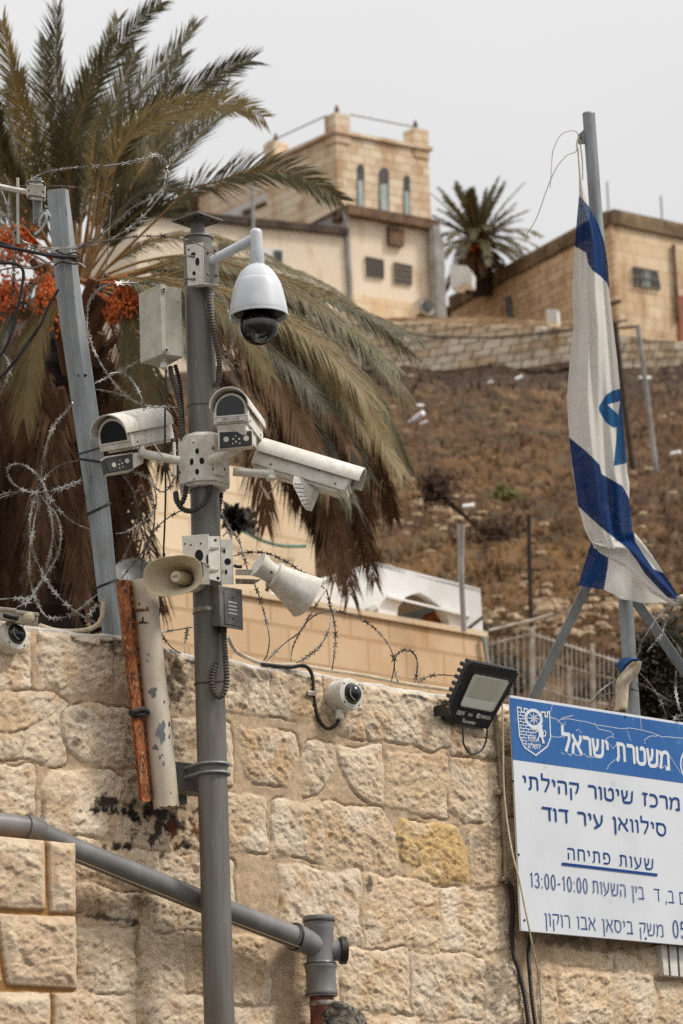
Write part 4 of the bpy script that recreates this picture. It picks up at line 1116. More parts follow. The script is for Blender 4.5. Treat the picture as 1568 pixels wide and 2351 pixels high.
hub = [W(672, 2149, OFF), W(690, 2156, OFF), W(700, 2160, OFF), W(722, 2172, OFF)]
MB().tube(hub, [rq + .008, rq + .010, rq + .006, rq + .006], 32).build('hub', m_pvc, dp)
MB().tube([W(674, 2150, OFF), W(678, 2151, OFF)], rq + .0125, 32).build('seal_ring', m_cond_d, dp)
cap = [tc_ + Vector((0, 0, tz(2186) - tc_.z)) + WN * .02 + WD * .0, tc_ + Vector((0, 0, tz(2186) - tc_.z)) + WN * .05 + WD * .055]
cdir = (WD * .85 + WN * .5).normalized(); cc0 = Vector((tc_.x, tc_.y, tz(2183)))
MB().tube([cc0, cc0 + cdir * .09], .045, 28).build('branch', m_pvc, dp)
cp = MB()
q0 = cc0 + cdir * .085; xx = cdir.cross(ZUP).normalized(); yy = cdir.cross(xx)
rg = lambda r, h: [q0 + cdir * h + (xx * math.cos(a) + yy * math.sin(a)) * r * (1 + .03 * (j % 2)) for j, a in enumerate(np.linspace(0, 2 * math.pi, 48, endpoint=False))]
cp.loft([rg(.05, 0), rg(.058, .004), rg(.058, .03), rg(.05, .034)]).build('inspection_cap', m_cond_d, dp)
MB().tube([Vector((tc_.x, tc_.y, zb_ + .004)), Vector((tc_.x, tc_.y, zb_ - 1.0))], .052, 28).build('lower_pipe', m_clay, dp)
MB().lathe([(.0535, 0), (.056, -.004), (.056, -.02), (.0535, -.024)], Matrix.Translation((tc_.x, tc_.y, zb_ - .014)), 28, caps=False).build('joint_band', m_strip, dp)
ml = MB()
rm = random.Random(9)
mc = W(783, 2360, .16)
rings = []
for h, r in ((-.5, .13), (-.12, .125), (-.02, .12), (.05, .11), (.088, .085), (.1, .05)):
    rings.append([mc + WD * (r * (1.05) * math.cos(a) + .008 * math.sin(3 * a + h * 40)) + WN * (r * .9 * math.sin(a)) + Vector((0, 0, h + .012 * math.sin(2 * a + h * 30))) for a in np.linspace(0, 2 * math.pi, 30, endpoint=False)])
tag(ml.loft(rings).build('mortar_mound', m_mort), 'dark lichened lump of mortar around the foot of the drain pipe', 'mortar lump')

# wall dome camera on the right of the pole
def wall_dome(label, x, y, rad, depth, gl=True, tilt=0):
    base = W(x, y, .0)
    Mz = basis(base, WD, ZUP, WN) @ Matrix.Rotation(math.radians(tilt), 4, 'X')
    t = thing('dome_camera', label, 'security camera', base)
    MB().lathe([(rad * .98, .0), (rad, .004), (rad, depth * .38), (rad * .985, depth * .40), (rad, depth * .42), (rad, depth * .66), (rad * .985, depth * .68), (rad, depth * .70), (rad, depth * .93), (rad * .96, depth), (rad * .80, depth * 1.04), (rad * .66, depth * 1.05), (rad * .64, depth * .98)], Mz, 56).build('housing', m_white, t)
    MB().ball(Mz @ Vector((0, 0, depth * .98)), rad * .64, 36, 24, (1, 1, 1)).build('dome', m_glassd, t)
    for a in (0.8, 2.4, 3.9, 5.4): MB().ball(Mz @ Vector((rad * .86 * math.cos(a), rad * .86 * math.sin(a), depth * 1.025)), .004, 8, 6).build('screw', m_dark, t)
    rr_ = random.Random(2)
    for k in range(10):
        a = 2.6 + k * .2; MB().ball(Mz @ Vector((rad * .48 * math.cos(a), rad * .48 * math.sin(a), depth * .98 + rad * .43)), .0028, 6, 5).build('infrared_led', m_led, t)
    return t, Mz
w1, M1 = wall_dome('white dome camera on the wall face fed by a black looped conduit', 771, 1602, .074, .105)
MB().lathe([(.017, 0), (.017, -.02), (.02, -.022), (.02, -.04), (.014, -.044)], Matrix.Translation(W(779, 1630, .055)), 18).build('cable_gland', m_white2, w1)
bc = [(600, 1525, .0), (640, 1530, .0), (669, 1532, .012), (690, 1528, .03), (707, 1533, .035), (717.6, 1555, .02), (720, 1596, .012), (727, 1636, .014), (737, 1660, .018), (752, 1673, .03), (768, 1667, .045), (777, 1654, .05), (779.5, 1644, .055)]
tag(MB().corr([W(*p) for p in bc], .0092, .007).build('corrugated_conduit', m_rubber), 'black conduit looping over the wall edge down to the dome camera', 'conduit')
tag(MB().loft([[W(x, y, .03) for x, y in ((706, 1585), (726, 1587), (726, 1599), (706, 1597))], [W(x, y, .004) for x, y in ((706, 1585), (726, 1587), (726, 1599), (706, 1597))]]).build('pipe_clip', m_strip, bevel=.003), 'small steel clip holding the black looped conduit to the wall', 'clip')
w2, M2 = wall_dome('white dome camera at the far left end of the wall top', 12, 1470, .066, .075, tilt=-8)
def jbox(label, pts, dd, m=m_box):
    a = [P(x, y, 13.5) for x, y in pts]
    t = thing('cable_box', label, 'junction box', a[3])
    MB().loft([a, [p + Vector((-.02, .07, .012)) for p in a]]).build('box_body', m, t, bevel=.004)
    tp_ = [pts[0], pts[1], (pts[1][0] + 1, pts[1][1] + 7), (pts[0][0] - 1, pts[0][1] + 7)]
    b = [P(x, y, 13.49) for x, y in tp_]
    MB().loft([b, [p + Vector((-.02, .085, .012)) for p in b]]).build('box_lid', m, t, bevel=.002)
    return t
j1 = jbox('cream plastic cable box with a black gland above the left dome camera', [(-12, 1392), (38, 1397), (38, 1427), (-12, 1420)], 0)
MB().corr([P(10, 1412, 13.46), P(24, 1416, 13.44), P(43, 1420, 13.43)], .013, .008, depth=.75).build('gland', m_black, j1)
j2 = jbox('cream plastic cable box with a round knockout right of the gland box', [(36, 1400), (89, 1407), (86, 1437), (38, 1430)], 0)
kc = P(66, 1418, 13.485)
MB().lathe([(.024, 0), (.022, .005), (.016, .006), (.013, .012), (.006, .013)], basis(kc, Vector((1, 0, 0)), ZUP, Vector((.1, -1, 0)).normalized()), 20).build('knockout', m_cond_w, j2)
# cream conduit lying along the coping
ct = lambda x, y, o=-.06: W(x, y, o)
tag(MB().corr([ct(524, 1462, .02), ct(535, 1486, .0), ct(552, 1502, -.02), ct(595, 1521), ct(640, 1527), ct(669, 1526), ct(707, 1531), ct(760, 1540), ct(840, 1552), ct(930, 1570), ct(1030, 1584), ct(1100, 1596)], .0105, .008).build('corrugated_conduit', m_cond_w), 'cream corrugated conduit lying along the wall top to the floodlight', 'conduit')
tag(MB().corr([W(90, 1436, -.04), W(128, 1447, -.05), W(170, 1449, -.06), W(205, 1444, -.06), W(226, 1432, -.06), W(235, 1410, -.06), W(237, 1380, -.06)], .0105, .008).build('corrugated_conduit', m_cond_w), 'cream corrugated conduit curving up beside the foot of the leaning post', 'conduit')

# ------------------------------------------------------------------ floodlight
fl_ = thing('floodlight', 'black LED floodlight tilted on its bracket at the right end of the wall top', 'floodlight', W(1030, 1610, .05))
def fcorner(x, y, off): return W(x, y, off)
TL, TR, BR_, BL = fcorner(1078, 1523, .20), fcorner(1193, 1546, .20), fcorner(1120, 1675, .04), fcorner(1021, 1657, .04)
fx = (TR - TL).normalized(); fy_ = (TL - BL); fy = (fy_ - fx * fy_.dot(fx)).normalized(); fz = fx.cross(fy)
if fz.dot(CAM - TL) < 0: fz = -fz
def fu(u, v, h=0.0): return TL + (TR - TL) * u + (BL - TL) * v + ((BR_ - BL) - (TR - TL)) * (u * v) + fz * h
MB().loft([[fu(u, v, 0) for u, v in ((0, 0), (1, 0), (1, 1), (0, 1))], [fu(u, v, -.035) for u, v in ((.01, .01), (.99, .01), (.99, .99), (.01, .99))], [fu(u, v, -.07) for u, v in ((.15, .12), (.85, .12), (.85, .88), (.15, .88))]]).build('case', m_black, fl_, bevel=.003)
for k in range(9):
    v = .06 + k * .11
    MB().loft([[fu(u, vv, .001) for u, vv in ((-.035, v - .03), (.02, v - .03), (.02, v + .03), (-.035, v + .03))], [fu(u, vv, -.05) for u, vv in ((-.035, v - .03), (.02, v - .03), (.02, v + .03), (-.035, v + .03))]]).build('cooling_fin', m_black, fl_, bevel=.002)
for k in range(14):
    u = .04 + k * .068
    MB().loft([[fu(uu, v, .003) for uu, v in ((u - .016, -.035), (u + .016, -.035), (u + .016, .02), (u - .016, .02))], [fu(uu, v, -.045) for uu, v in ((u - .016, -.035), (u + .016, -.035), (u + .016, .02), (u - .016, .02))]]).build('cooling_fin', m_black, fl_, bevel=.001)
def rrect(u0, v0, u1, v1, r, h, n=5):
    out = []
    for (cu, cv, a0) in ((u1 - r, v0 + r, -90), (u1 - r, v1 - r, 0), (u0 + r, v1 - r, 90), (u0 + r, v0 + r, 180)):
        for k in range(n):
            a = math.radians(a0 + 90 * k / (n - 1)); out.append(fu(cu + r * math.cos(a), cv + r * math.sin(a), h))
    return out
m_lens = mat('frosted_lens', lin(206, 204, 190), lin(194, 191, 174), rough=.25, ns=5)
MB().loft([rrect(.13, .13, .90, .72, .06, .004), rrect(.11, .11, .92, .74, .06, .001)]).build('bezel', m_black, fl_)
lens = MB().loft([rrect(.15, .15, .88, .70, .05, .0055), rrect(.15, .15, .88, .70, .05, .001)]).build('lens', m_lens, fl_)
m_lens2 = mat('reflector', lin(190, 187, 170), rough=.2)
MB().loft([rrect(.24, .17, .75, .52, .03, .0065), rrect(.24, .17, .75, .52, .03, .004)]).build('emitter', m_lens2, lens)
MB().loft([rrect(.16, .545, .84, .68, .02, .0063), rrect(.16, .545, .84, .68, .02, .004)]).build('reflector_lip', mat('reflector_light', lin(222, 220, 208), rough=.3), lens)
fw = (TR - TL).length; fh = (BL - TL).length
def ftext(s, u, v, size, sx=1.0, bold=0.0):
    M = basis(fu(u, v, .0025), fx, fz.cross(fx), fz)
    text_obj('lettering', s, size, M, m_wprint, fl_, bold, sx)
ftext('100W', .24, .815, .031, .72, .0008); ftext('IP65', .46, .815, .021, .8, .0004); ftext('OMEGA', .79, .81, .023, .95, .0006); ftext('Toronto', .50, .93, .027, .95, .0006)
o = fu(.64, .805, .0025)
MB().loft([[o + fx * .012 * math.cos(a) + fz.cross(fx) * .012 * math.sin(a) for a in np.linspace(0, 2 * math.pi, 20, endpoint=False)], [o - fz * .002 + fx * .012 * math.cos(a) + fz.cross(fx) * .012 * math.sin(a) for a in np.linspace(0, 2 * math.pi, 20, endpoint=False)]]).build('round_mark', m_wprint, fl_)
MB().loft([[o + fz * .0006 + fx * a + fz.cross(fx) * b for a, b in ((-.004, .002), (.013, .002), (.013, -.002), (-.004, -.002))], [o - fz * .001 + fx * a + fz.cross(fx) * b for a, b in ((-.004, .002), (.013, .002), (.013, -.002), (-.004, -.002))]]).build('round_mark_bar', m_black, fl_)
ba = [W(995, 1622, .02), W(1030, 1612, .11), W(1032, 1642, .11), W(996, 1643, .02)]
MB().loft([ba, [p + WD * .012 - WN * .004 for p in ba]]).build('bracket_arm', m_black, fl_, bevel=.002)
MB().box(basis(W(1075, 1640, .035), WD, WN, ZUP), .24, .03, .05).build('bracket_base', m_black, fl_, bevel=.003)
MB().ball(W(1027, 1623, .125), .006, 8, 6).build('pivot_bolt', m_rust, fl_)
tag(MB().tube(cr([W(1063, 1666, .06), W(1063, 1690, .06), W(1066, 1712, .05), W(1078, 1729, .04), W(1090, 1731, .04), W(1106, 1722, .04), W(1116, 1700, .05), W(1119, 1672, .06)], 6), .0045, 8).build('power_lead', m_rubber), 'black lead hanging in a loop beneath the floodlight', 'cable')

# ------------------------------------------------------------------ conduits beside the sign
def wcorr(label, pts, r, m, pitch=.008, depth=.8):
    return tag(MB().corr([W(*p) for p in pts], r, pitch, 12, depth).build('corrugated_conduit', m), label, 'conduit')
wcorr('beige corrugated conduit dropping from the floodlight down the left edge of the sign', [(1138, 1640, .03), (1141, 1680, .03), (1147, 1740, .03), (1150, 1793, .03), (1155, 1860, .03), (1159, 1941, .03), (1161, 2017, .03), (1165, 2026, .03)], .0115, m_cond_g)
wcorr('dark corrugated conduit carrying on below the beige one at the sign corner', [(1163, 2024, .03), (1173, 2040, .03), (1177, 2090, .03), (1175, 2150, .03), (1180, 2195, .03), (1190, 2225, .03), (1205, 2290, .03), (1215, 2360, .03), (1222, 2430, .03)], .0125, m_cond_d)
wcorr('second dark corrugated conduit emerging under the bottom left corner of the sign', [(1222, 2100, .03), (1217, 2149, .03), (1213, 2190, .03), (1216, 2235, .03), (1222, 2300, .03), (1232, 2370, .03), (1240, 2430, .03)], .0105, m_cond_d)
tag(MB().tube(cr([W(x, y, o) for x, y, o in ((1150, 1560, .06), (1153, 1628, .07), (1155, 1720, .07), (1156, 1793, .07), (1161, 1860, .08), (1170, 1925, .10), (1180, 1975, .12), (1193, 2024, .13), (1203, 2075, .135), (1213, 2123, .13), (1224, 2180, .09), (1236, 2235, .05), (1242, 2300, .03), (1246, 2400, .03))], 6), .0046, 8).build('loose_cable', m_cond_w), 'thin cream cable hanging across the lower left corner of the sign', 'cable')
for (x, y, lb_) in ((1148, 1821, 'upper grey clip pinning the beige conduit beside the sign'), (1159, 2019, 'lower rusty clip pinning the conduit beside the sign')):
    tag(MB().box(basis(W(x, y, .03), WD, WN, ZUP), .05, .03, .02).build('pipe_clip', m_strip, bevel=.002), lb_, 'clip')
# louvred box at the lower right
lv = thing('vent_box', 'white slatted vent box under the right part of the sign', 'vent', W(1524, 2235, .03))
a, b, c, d = [W(x, y, .05) for x, y in ((1518, 2168), (1640, 2182), (1640, 2250), (1524, 2239))]
MB().loft([[a, b, c, d], [p - WN * .05 for p in (a, b, c, d)]]).build('panel', m_white, lv, bevel=.003)
for u in (.12, .3, .48, .66, .84):
    p = a + (b - a) * u; q = d + (c - d) * u
    MB().loft([[p + WD * e + WN * .004 for e in (-.004, .004)] + [q + WD * e + WN * .004 for e in (.004, -.004)], [p + WD * e - WN * .002 for e in (-.004, .004)] + [q + WD * e - WN * .002 for e in (.004, -.004)]]).build('groove', m_cond, lv)
# ------------------------------------------------------------------ the police sign
m_sgw = mat('sign_white', lin(214, 216, 219), lin(206, 208, 211), rough=.35, ns=2, c4=lin(180, 178, 172), ns4=9, thr4=.74, soft4=.1)
m_sgb = mat('sign_blue', lin(44, 98, 158), lin(34, 88, 152), rough=.4, spec=.3, ns=1.6, c4=lin(84, 130, 180), ns4=20, thr4=.68, soft4=.1)
m_sgl = mat('sign_lettering_blue', lin(4, 62, 126), rough=.5, rv=0, spec=.2)
m_sge = mat('sign_edge', lin(120, 122, 122), rough=.5)
SO = .10
sTL, sBL = WALL.sz(W(1171, 1596, SO)), WALL.sz(W(1196.5, 2137, SO))
sgn = thing('police_sign', 'large white sign with a blue heading band, crest and blue Hebrew lettering', 'sign', WALL.pt(sTL[0], sBL[1], SO))
SW, sx0 = 1.95, sTL[0]
SH = sTL[1] - sBL[1]
def sp(a, b, off=0.0):                       # sign coordinates in metres from the top left corner, b down
    return WALL.pt(sx0 + a + (sBL[0] - sTL[0]) * (b / SH), sTL[1] - b, SO + off)
def spx(x, y):                               # photo position -> sign coordinates
    p = W(x, y, SO); s_, z_ = WALL.sz(p)
    b = sTL[1] - z_
    return (s_ - sx0 - (sBL[0] - sTL[0]) * (b / SH), b)
MB().loft([[sp(a, b, 0) for a, b in ((0, 0), (SW, 0), (SW, SH), (0, SH))], [sp(a, b, -.012) for a, b in ((0, 0), (SW, 0), (SW, SH), (0, SH))]]).build('panel', m_sgw, sgn, bevel=.0015)
for u in (.25, .75):
    MB().loft([[sp(a, b, -.012) for a, b in ((SW * u, .02), (SW * u + .04, .02), (SW * u + .04, SH - .02), (SW * u, SH - .02))], [sp(a, b, -SO + .0) for a, b in ((SW * u, .02), (SW * u + .04, .02), (SW * u + .04, SH - .02), (SW * u, SH - .02))]]).build('back_rail', m_galv, sgn)
bTL, bBL = spx(*T('k8' if 0 else 'z8', [(242, 420)])[0]), spx(*T('z8', [(262, 850)])[0])
MB().loft([[sp(a, b, .0012) for a, b in ((bTL[0], bTL[1]), (SW - .03, bTL[1]), (SW - .03, bBL[1]), (bTL[0], bBL[1]))], [sp(a, b, -.001) for a, b in ((bTL[0], bTL[1]), (SW - .03, bTL[1]), (SW - .03, bBL[1]), (bTL[0], bBL[1]))]]).build('heading_band', m_sgb, sgn)
_lift = [0.0022]
def stroke_mesh(mb, pts, w, closed=False, lift=None, off=None):
    """flat ribbon of width w (m) through sign points (a, b)"""
    h = off if off is not None else _lift[0]
    if off is None:
        _lift[0] += .00004
        if _lift[0] > .0042: _lift[0] = .0022
    p = [Vector((x, y)) for x, y in pts]
    n = len(p)
    L, R = [], []
    for i in range(n):
        if closed: a, b = p[i - 1], p[(i + 1) % n]
        else: a, b = p[max(i - 1, 0)], p[min(i + 1, n - 1)]
        d0 = (p[i] - a).normalized() if (p[i] - a).length > 1e-9 else None
        d1 = (b - p[i]).normalized() if (b - p[i]).length > 1e-9 else None
        d0 = d0 or d1; d1 = d1 or d0
        t = (d0 + d1); t = t.normalized() if t.length > 1e-6 else d0
        nn_ = Vector((-t.y, t.x)); k = w / 2 / max(.45, nn_.dot(Vector((-d0.y, d0.x))))
        L.append(p[i] + nn_ * k); R.append(p[i] - nn_ * k)
    vs = []; fs = []
    for q in L + R: vs.append(sp(q.x, q.y, h))
    m = n if closed else n - 1
    for i in range(m):
        j = (i + 1) % n
        fs.append((i, j, n + j, n + i))
    mb.add(vs, fs)
def poly_mesh(mb, pts, h=None):
    h = h or _lift[0]; _lift[0] += .00004
    mb.add([sp(a, b, h) for a, b in pts], [tuple(range(len(pts)))])
# Hebrew letters as pen strokes in a box one unit high (y down), each with its width
def arc(cx, cy, rx, ry, a0, a1, n=6): return [(cx + rx * math.cos(math.radians(a0 + (a1 - a0) * k / n)), cy + ry * math.sin(math.radians(a0 + (a1 - a0) * k / n))) for k in range(n + 1)]
HEB = {
 'א': (.78, [[(.06, .0), (.72, 1)], [(.68, .0), (.68, .25), (.48, .55)], [(.06, 1), (.1, .62), (.26, .36)]]),
 'ב': (.7, [[(.03, .06), (.4, .06)] + arc(.4, .22, .16, .16, -90, 0)[1:] + [(.56, .92)], [(.0, .94), (.72, .94)]]),
 'ד': (.68, [[(.0, .06), (.7, .06)], [(.54, .06), (.54, 1)]]),
 'ה': (.72, [[(.02, .06), (.46, .06)] + arc(.46, .22, .16, .16, -90, 0)[1:] + [(.62, 1)], [(.1, .42), (.1, 1)]]),
 'ו': (.26, [[(.0, .06), (.08, .06), (.17, .14), (.17, 1)]]),
 'ז': (.4, [[(.0, .05), (.4, .05)], [(.25, .05), (.18, .4), (.18, 1)]]),
 'ח': (.74, [[(.1, 1), (.1, .06), (.48, .06)] + arc(.48, .22, .16, .16, -90, 0)[1:] + [(.64, 1)]]),
 'ט': (.78, [[(.02, .05), (.09, .1), (.09, .7)] + arc(.33, .7, .24, .24, 180, 90)[1:] + [(.44, .94)] + arc(.44, .7, .24, .24, 90, 0)[1:] + [(.68, .3)] + arc(.5, .28, .18, .22, 0, -110)[1:] + [(.36, .2)]]),
 'י': (.26, [[(.0, .06), (.08, .06), (.17, .14), (.17, .5)]]),
 'כ': (.66, [[(.03, .06), (.3, .06)] + arc(.3, .5, .28, .44, -90, 90, 10)[1:] + [(.0, .94)]]),
 'ל': (.66, [[(.08, -.4), (.08, .06), (.56, .06), (.56, .3), (.46, .56), (.26, 1)]]),
 'מ': (.8, [[(.02, .02), (.16, .3)], [(.04, 1), (.12, .6), (.16, .3), (.3, .1), (.48, .06)] + arc(.52, .24, .18, .18, -90, 0)[1:] + [(.7, .94), (.44, .94)]]),
 'ם': (.76, [[(.08, .02), (.1, .06), (.1, .94), (.64, .94), (.64, .26)] + arc(.46, .24, .18, .18, 0, -90)[1:] + [(.02, .06)]]),
 'ן': (.26, [[(.0, .06), (.08, .06), (.17, .14), (.17, 1.36)]]),
 'ס': (.78, [[(.0, .06), (.44, .06)] + arc(.44, .42, .26, .36, -90, 0)[1:] + arc(.38, .55, .32, .39, 0, 180, 10)[1:] + [(.08, .3), (.14, .06)]]),
 'ע': (.74, [[(.04, .0), (.12, .3), (.3, .82)], [(.62, .0), (.6, .5), (.44, .8), (.2, .98), (.02, 1.06)]]),
 'פ': (.72, [[(.24, .5), (.1, .5), (.1, .06), (.42, .06)] + arc(.4, .5, .24, .44, -80, 90, 8)[1:] + [(.03, .94)]]),
 'ק': (.72, [[(.02, .06), (.66, .06), (.66, .28), (.56, .62), (.46, .8)], [(.12, .42), (.12, 1.34)]]),
 'ר': (.64, [[(.0, .06), (.36, .06)] + arc(.36, .24, .18, .18, -90, 0)[1:] + [(.54, 1)]]),
 'ש': (.92, [[(.05, .0), (.1, .4), (.16, .94)], [(.16, .94), (.5, .94)] + arc(.5, .66, .28, .28, 90, 20)[1:] + [(.84, .0)], [(.44, .0), (.42, .34), (.32, .58), (.14, .62)]]),
 'ת': (.78, [[(.06, .06), (.46, .06)] + arc(.46, .24, .18, .18, -90, 0)[1:] + [(.64, 1)], [(.18, .06), (.18, .76), (.12, .92), (.0, .94)]]),
 '0': (.62, [arc(.3, .46, .22, .52, 0, 360, 18)]),
 '1': (.44, [[(.06, .14), (.24, -.02), (.24, .98)]]),
 '3': (.6, [arc(.26, .2, .22, .24, -160, 80, 10) + arc(.26, .7, .25, .27, -85, 160, 10)]),
 '5': (.6, [[(.5, -.02), (.12, -.02), (.1, .4)] + arc(.26, .66, .24, .3, -110, 150, 10)]),
 ':': (.26, [[(.1, .26), (.1, .38)], [(.1, .86), (.1, .98)]]),
 '-': (.46, [[(.06, .55), (.38, .55)]]),
 ',': (.22, [[(.1, .86), (.06, 1.16)]]),
 ' ': (.42, []),
}
def heb_line(name, s, x0, y0, x1, y1, h, w, m, gap=.13, right=False):
    """letters laid left to right as they stand on the sign; photo positions of the left end and the right end of the letter tops; h in photo units"""
    a, b = spx(x0, y0), spx(x1, y1)
    hb = spx(x0, y0 + h)[1] - a[1]
    tot = sum(HEB[c][0] for c in s) + gap * (len(s) - 1)
    L = b[0] - a[0]; kx = L / tot
    mb = MB(); x = a[0]
    for c in s:
        wd, st = HEB[c]
        if c == ' ' and mb.v: mb.build(name, m, sgn, smooth=False); mb = MB()
        f = (x - a[0]) / L
        yy = a[1] + (b[1] - a[1]) * f
        for q in st:
            stroke_mesh(mb, [(x + kx * px, yy + hb * py) for px, py in q], w * hb)
        x += kx * (wd + gap)
    o = mb.build(name, m, sgn, smooth=False)
    return o
L_ = lambda s: s[::-1]
def hl(name, s, p0, p1, h, w, m, gap=.13):
    (x0, y0), (x1, y1) = T('z8', [p0, p1])
    heb_line(name, s, x0, y0, x1, y1, h * .3295, w, m, gap)
hl('heading', L_('משטרת ישראל'), (600, 662), (1350, 800), 130, .20, m_sgw, .07)
hl('lettering', L_('מרכז שיטור קהילתי'), (330, 962), (1424, 1120), 92, .17, m_sgl)
hl('lettering', L_('סילוואן עיר דוד'), (462, 1180), (1330, 1300), 92, .17, m_sgl)
hl('lettering', L_('שעות פתיחה'), (640, 1465), (1242, 1545), 80, .14, m_sgl, .2)
hl('lettering', '13:00-10:00', (378, 1642), (782, 1690), 98, .085, m_sgl)
hl('lettering', L_('ימים ב, ד  בין השעות'), (812, 1692), (1560, 1790), 90, .085, m_sgl, .12)
hl('lettering', L_('משק ביסאן אבו רוקון'), (482, 1918), (1310, 2000), 92, .085, m_sgl, .14)
hl('lettering', '05', (1370, 1978), (1470, 1990), 112, .085, m_sgl)
mb = MB()
stroke_mesh(mb, [spx(*p) for p in T('z8', [(602, 1577), (1268, 1655)])], .013)
mb.build('underline', m_sgl, sgn, smooth=False)
# crest: shield, battlements, masonry, star in a ring, lion
k8 = lambda L: [spx(*p) for p in T('z8', L)]
cw = .0075
mb = MB()
stroke_mesh(mb, k8([(290, 486), (318, 492), (318, 520), (338, 524), (338, 497), (362, 500)]), cw)
stroke_mesh(mb, k8([(442, 515), (442, 548), (458, 550), (458, 520), (484, 522), (484, 552), (500, 554), (500, 520), (515, 522), (522, 700), (500, 760), (420, 822), (340, 766), (306, 690), (290, 486)]), cw)
mb.build('crest_shield', m_sgw, sgn, smooth=False)
mb = MB()
for i, y in enumerate(range(520, 760, 22)):
    x0 = 296 + (y - 486) * .06; x1 = 350 if y < 600 else 420 if y < 680 else 360
    if y > 690: x0 += (y - 690) * .5
    stroke_mesh(mb, k8([(x0, y), (x1, y + (x1 - x0) * .13)]), cw * .55)
    for x in range(int(x0) + 14 + (i % 2) * 16, int(x1) - 6, 34):
        stroke_mesh(mb, k8([(x, y + (x - x0) * .13), (x + 1, y + 22 + (x - x0) * .13)]), cw * .5)
mb.build('crest_masonry', m_sgw, sgn, smooth=False)
mb = MB()
cx, cy = 405, 566
ringp = lambda r: [(cx + r * math.cos(a), cy + r * 1.06 * math.sin(a) + r * .13 * math.cos(a)) for a in np.linspace(0, 2 * math.pi, 28, endpoint=False)]
stroke_mesh(mb, k8(ringp(57)), cw * 1.6, True)
stroke_mesh(mb, k8(ringp(47)), cw * .6, True)
mb.build('crest_ring', m_sgw, sgn, smooth=False)
mb = MB()
st_ = []
for k in range(16):
    a = math.pi * k / 8 - math.pi / 2; r = 44 if k % 2 == 0 else 19
    st_.append((cx + r * math.cos(a), cy + r * 1.06 * math.sin(a) + r * .13 * math.cos(a)))
for k in range(8): poly_mesh(mb, k8([(cx, cy), st_[2 * k - 1], st_[2 * k]]), .0046)
for k in range(8): stroke_mesh(mb, k8([(cx, cy), st_[2 * k]]), cw * .35)
mb.build('crest_star', m_sgw, sgn, smooth=False)
mb = MB()
poly_mesh(mb, k8([(434, 612), (452, 596), (466, 614), (462, 634), (474, 660), (470, 700), (482, 738), (466, 742), (458, 704), (446, 690), (436, 726), (424, 722), (440, 684), (436, 650), (424, 640)]), .0046)
stroke_mesh(mb, k8([(438, 634), (412, 640), (386, 628)]), cw * 1.1); stroke_mesh(mb, k8([(436, 648), (416, 660)]), cw)
stroke_mesh(mb, k8([(468, 690), (486, 686), (490, 660), (478, 650)]), cw * .8)
mb.build('crest_lion', m_sgw, sgn, smooth=False)
hl('crest_lettering', L_('מחוז'), (362, 692), (422, 700), 30, .2, m_sgw, .12)
hl('crest_lettering', L_('ירושלים'), (366, 738), (454, 748), 32, .2, m_sgw, .1)
# second crest cut by the frame
mb = MB()
stroke_mesh(mb, k8(arc(1530, 880, 100, 120, 0, 360, 30)[:-1]), cw * 1.3, True)
stroke_mesh(mb, k8(arc(1530, 880, 84, 102, 0, 360, 30)[:-1]), cw * .6, True)
mb.build('crest_ring', m_sgw, sgn, smooth=False)
# cracks in the blue film
rc = random.Random(4)
mb = MB()
for L in ([(540, 470), (525, 510), (512, 525)], [(520, 555), (560, 570), (600, 600), (620, 610)], [(575, 595), (600, 572), (700, 575), (850, 610), (1000, 630), (1150, 640), (1300, 690), (1449, 705)],
          [(620, 610), (630, 588)], [(830, 600), (870, 640), (950, 660), (960, 690)], [(520, 690), (570, 694), (620, 690)], [(600, 800), (620, 815)], [(640, 805), (660, 820), (690, 808), (705, 826), (760, 815), (785, 835), (850, 828)],
          [(980, 850), (940, 880), (915, 918)], [(700, 655), (716, 640), (740, 668)], [(970, 700), (940, 690), (910, 705)], [(1060, 650), (1080, 720)], [(1150, 560), (1156, 640)], [(1340, 800), (1400, 900), (1449, 960)], [(1250, 880), (1290, 905), (1330, 890)], [(680, 540), (600, 560)], [(1000, 730), (960, 770), (940, 750)], [(1180, 740), (1190, 700), (1280, 680)]):
    stroke_mesh(mb, [(a + rc.uniform(-.003, .003), b + rc.uniform(-.003, .003)) for a, b in [spx(v.x, v.y) for v in cr([Vector((*p, 0)) for p in T('z8', L)], 4)]], .0026, off=.0021)
mb.build('film_cracks', m_sgw, sgn, smooth=False)
for p in ((1045, 552), (262, 1002), (303, 1513), (343, 1970), (1188, 2097), (208, 575)):
    a, b = spx(*T('z8', [p])[0])
    MB().ball(sp(a, b, .002), .0055, 10, 6).build('screw', m_dark, sgn)

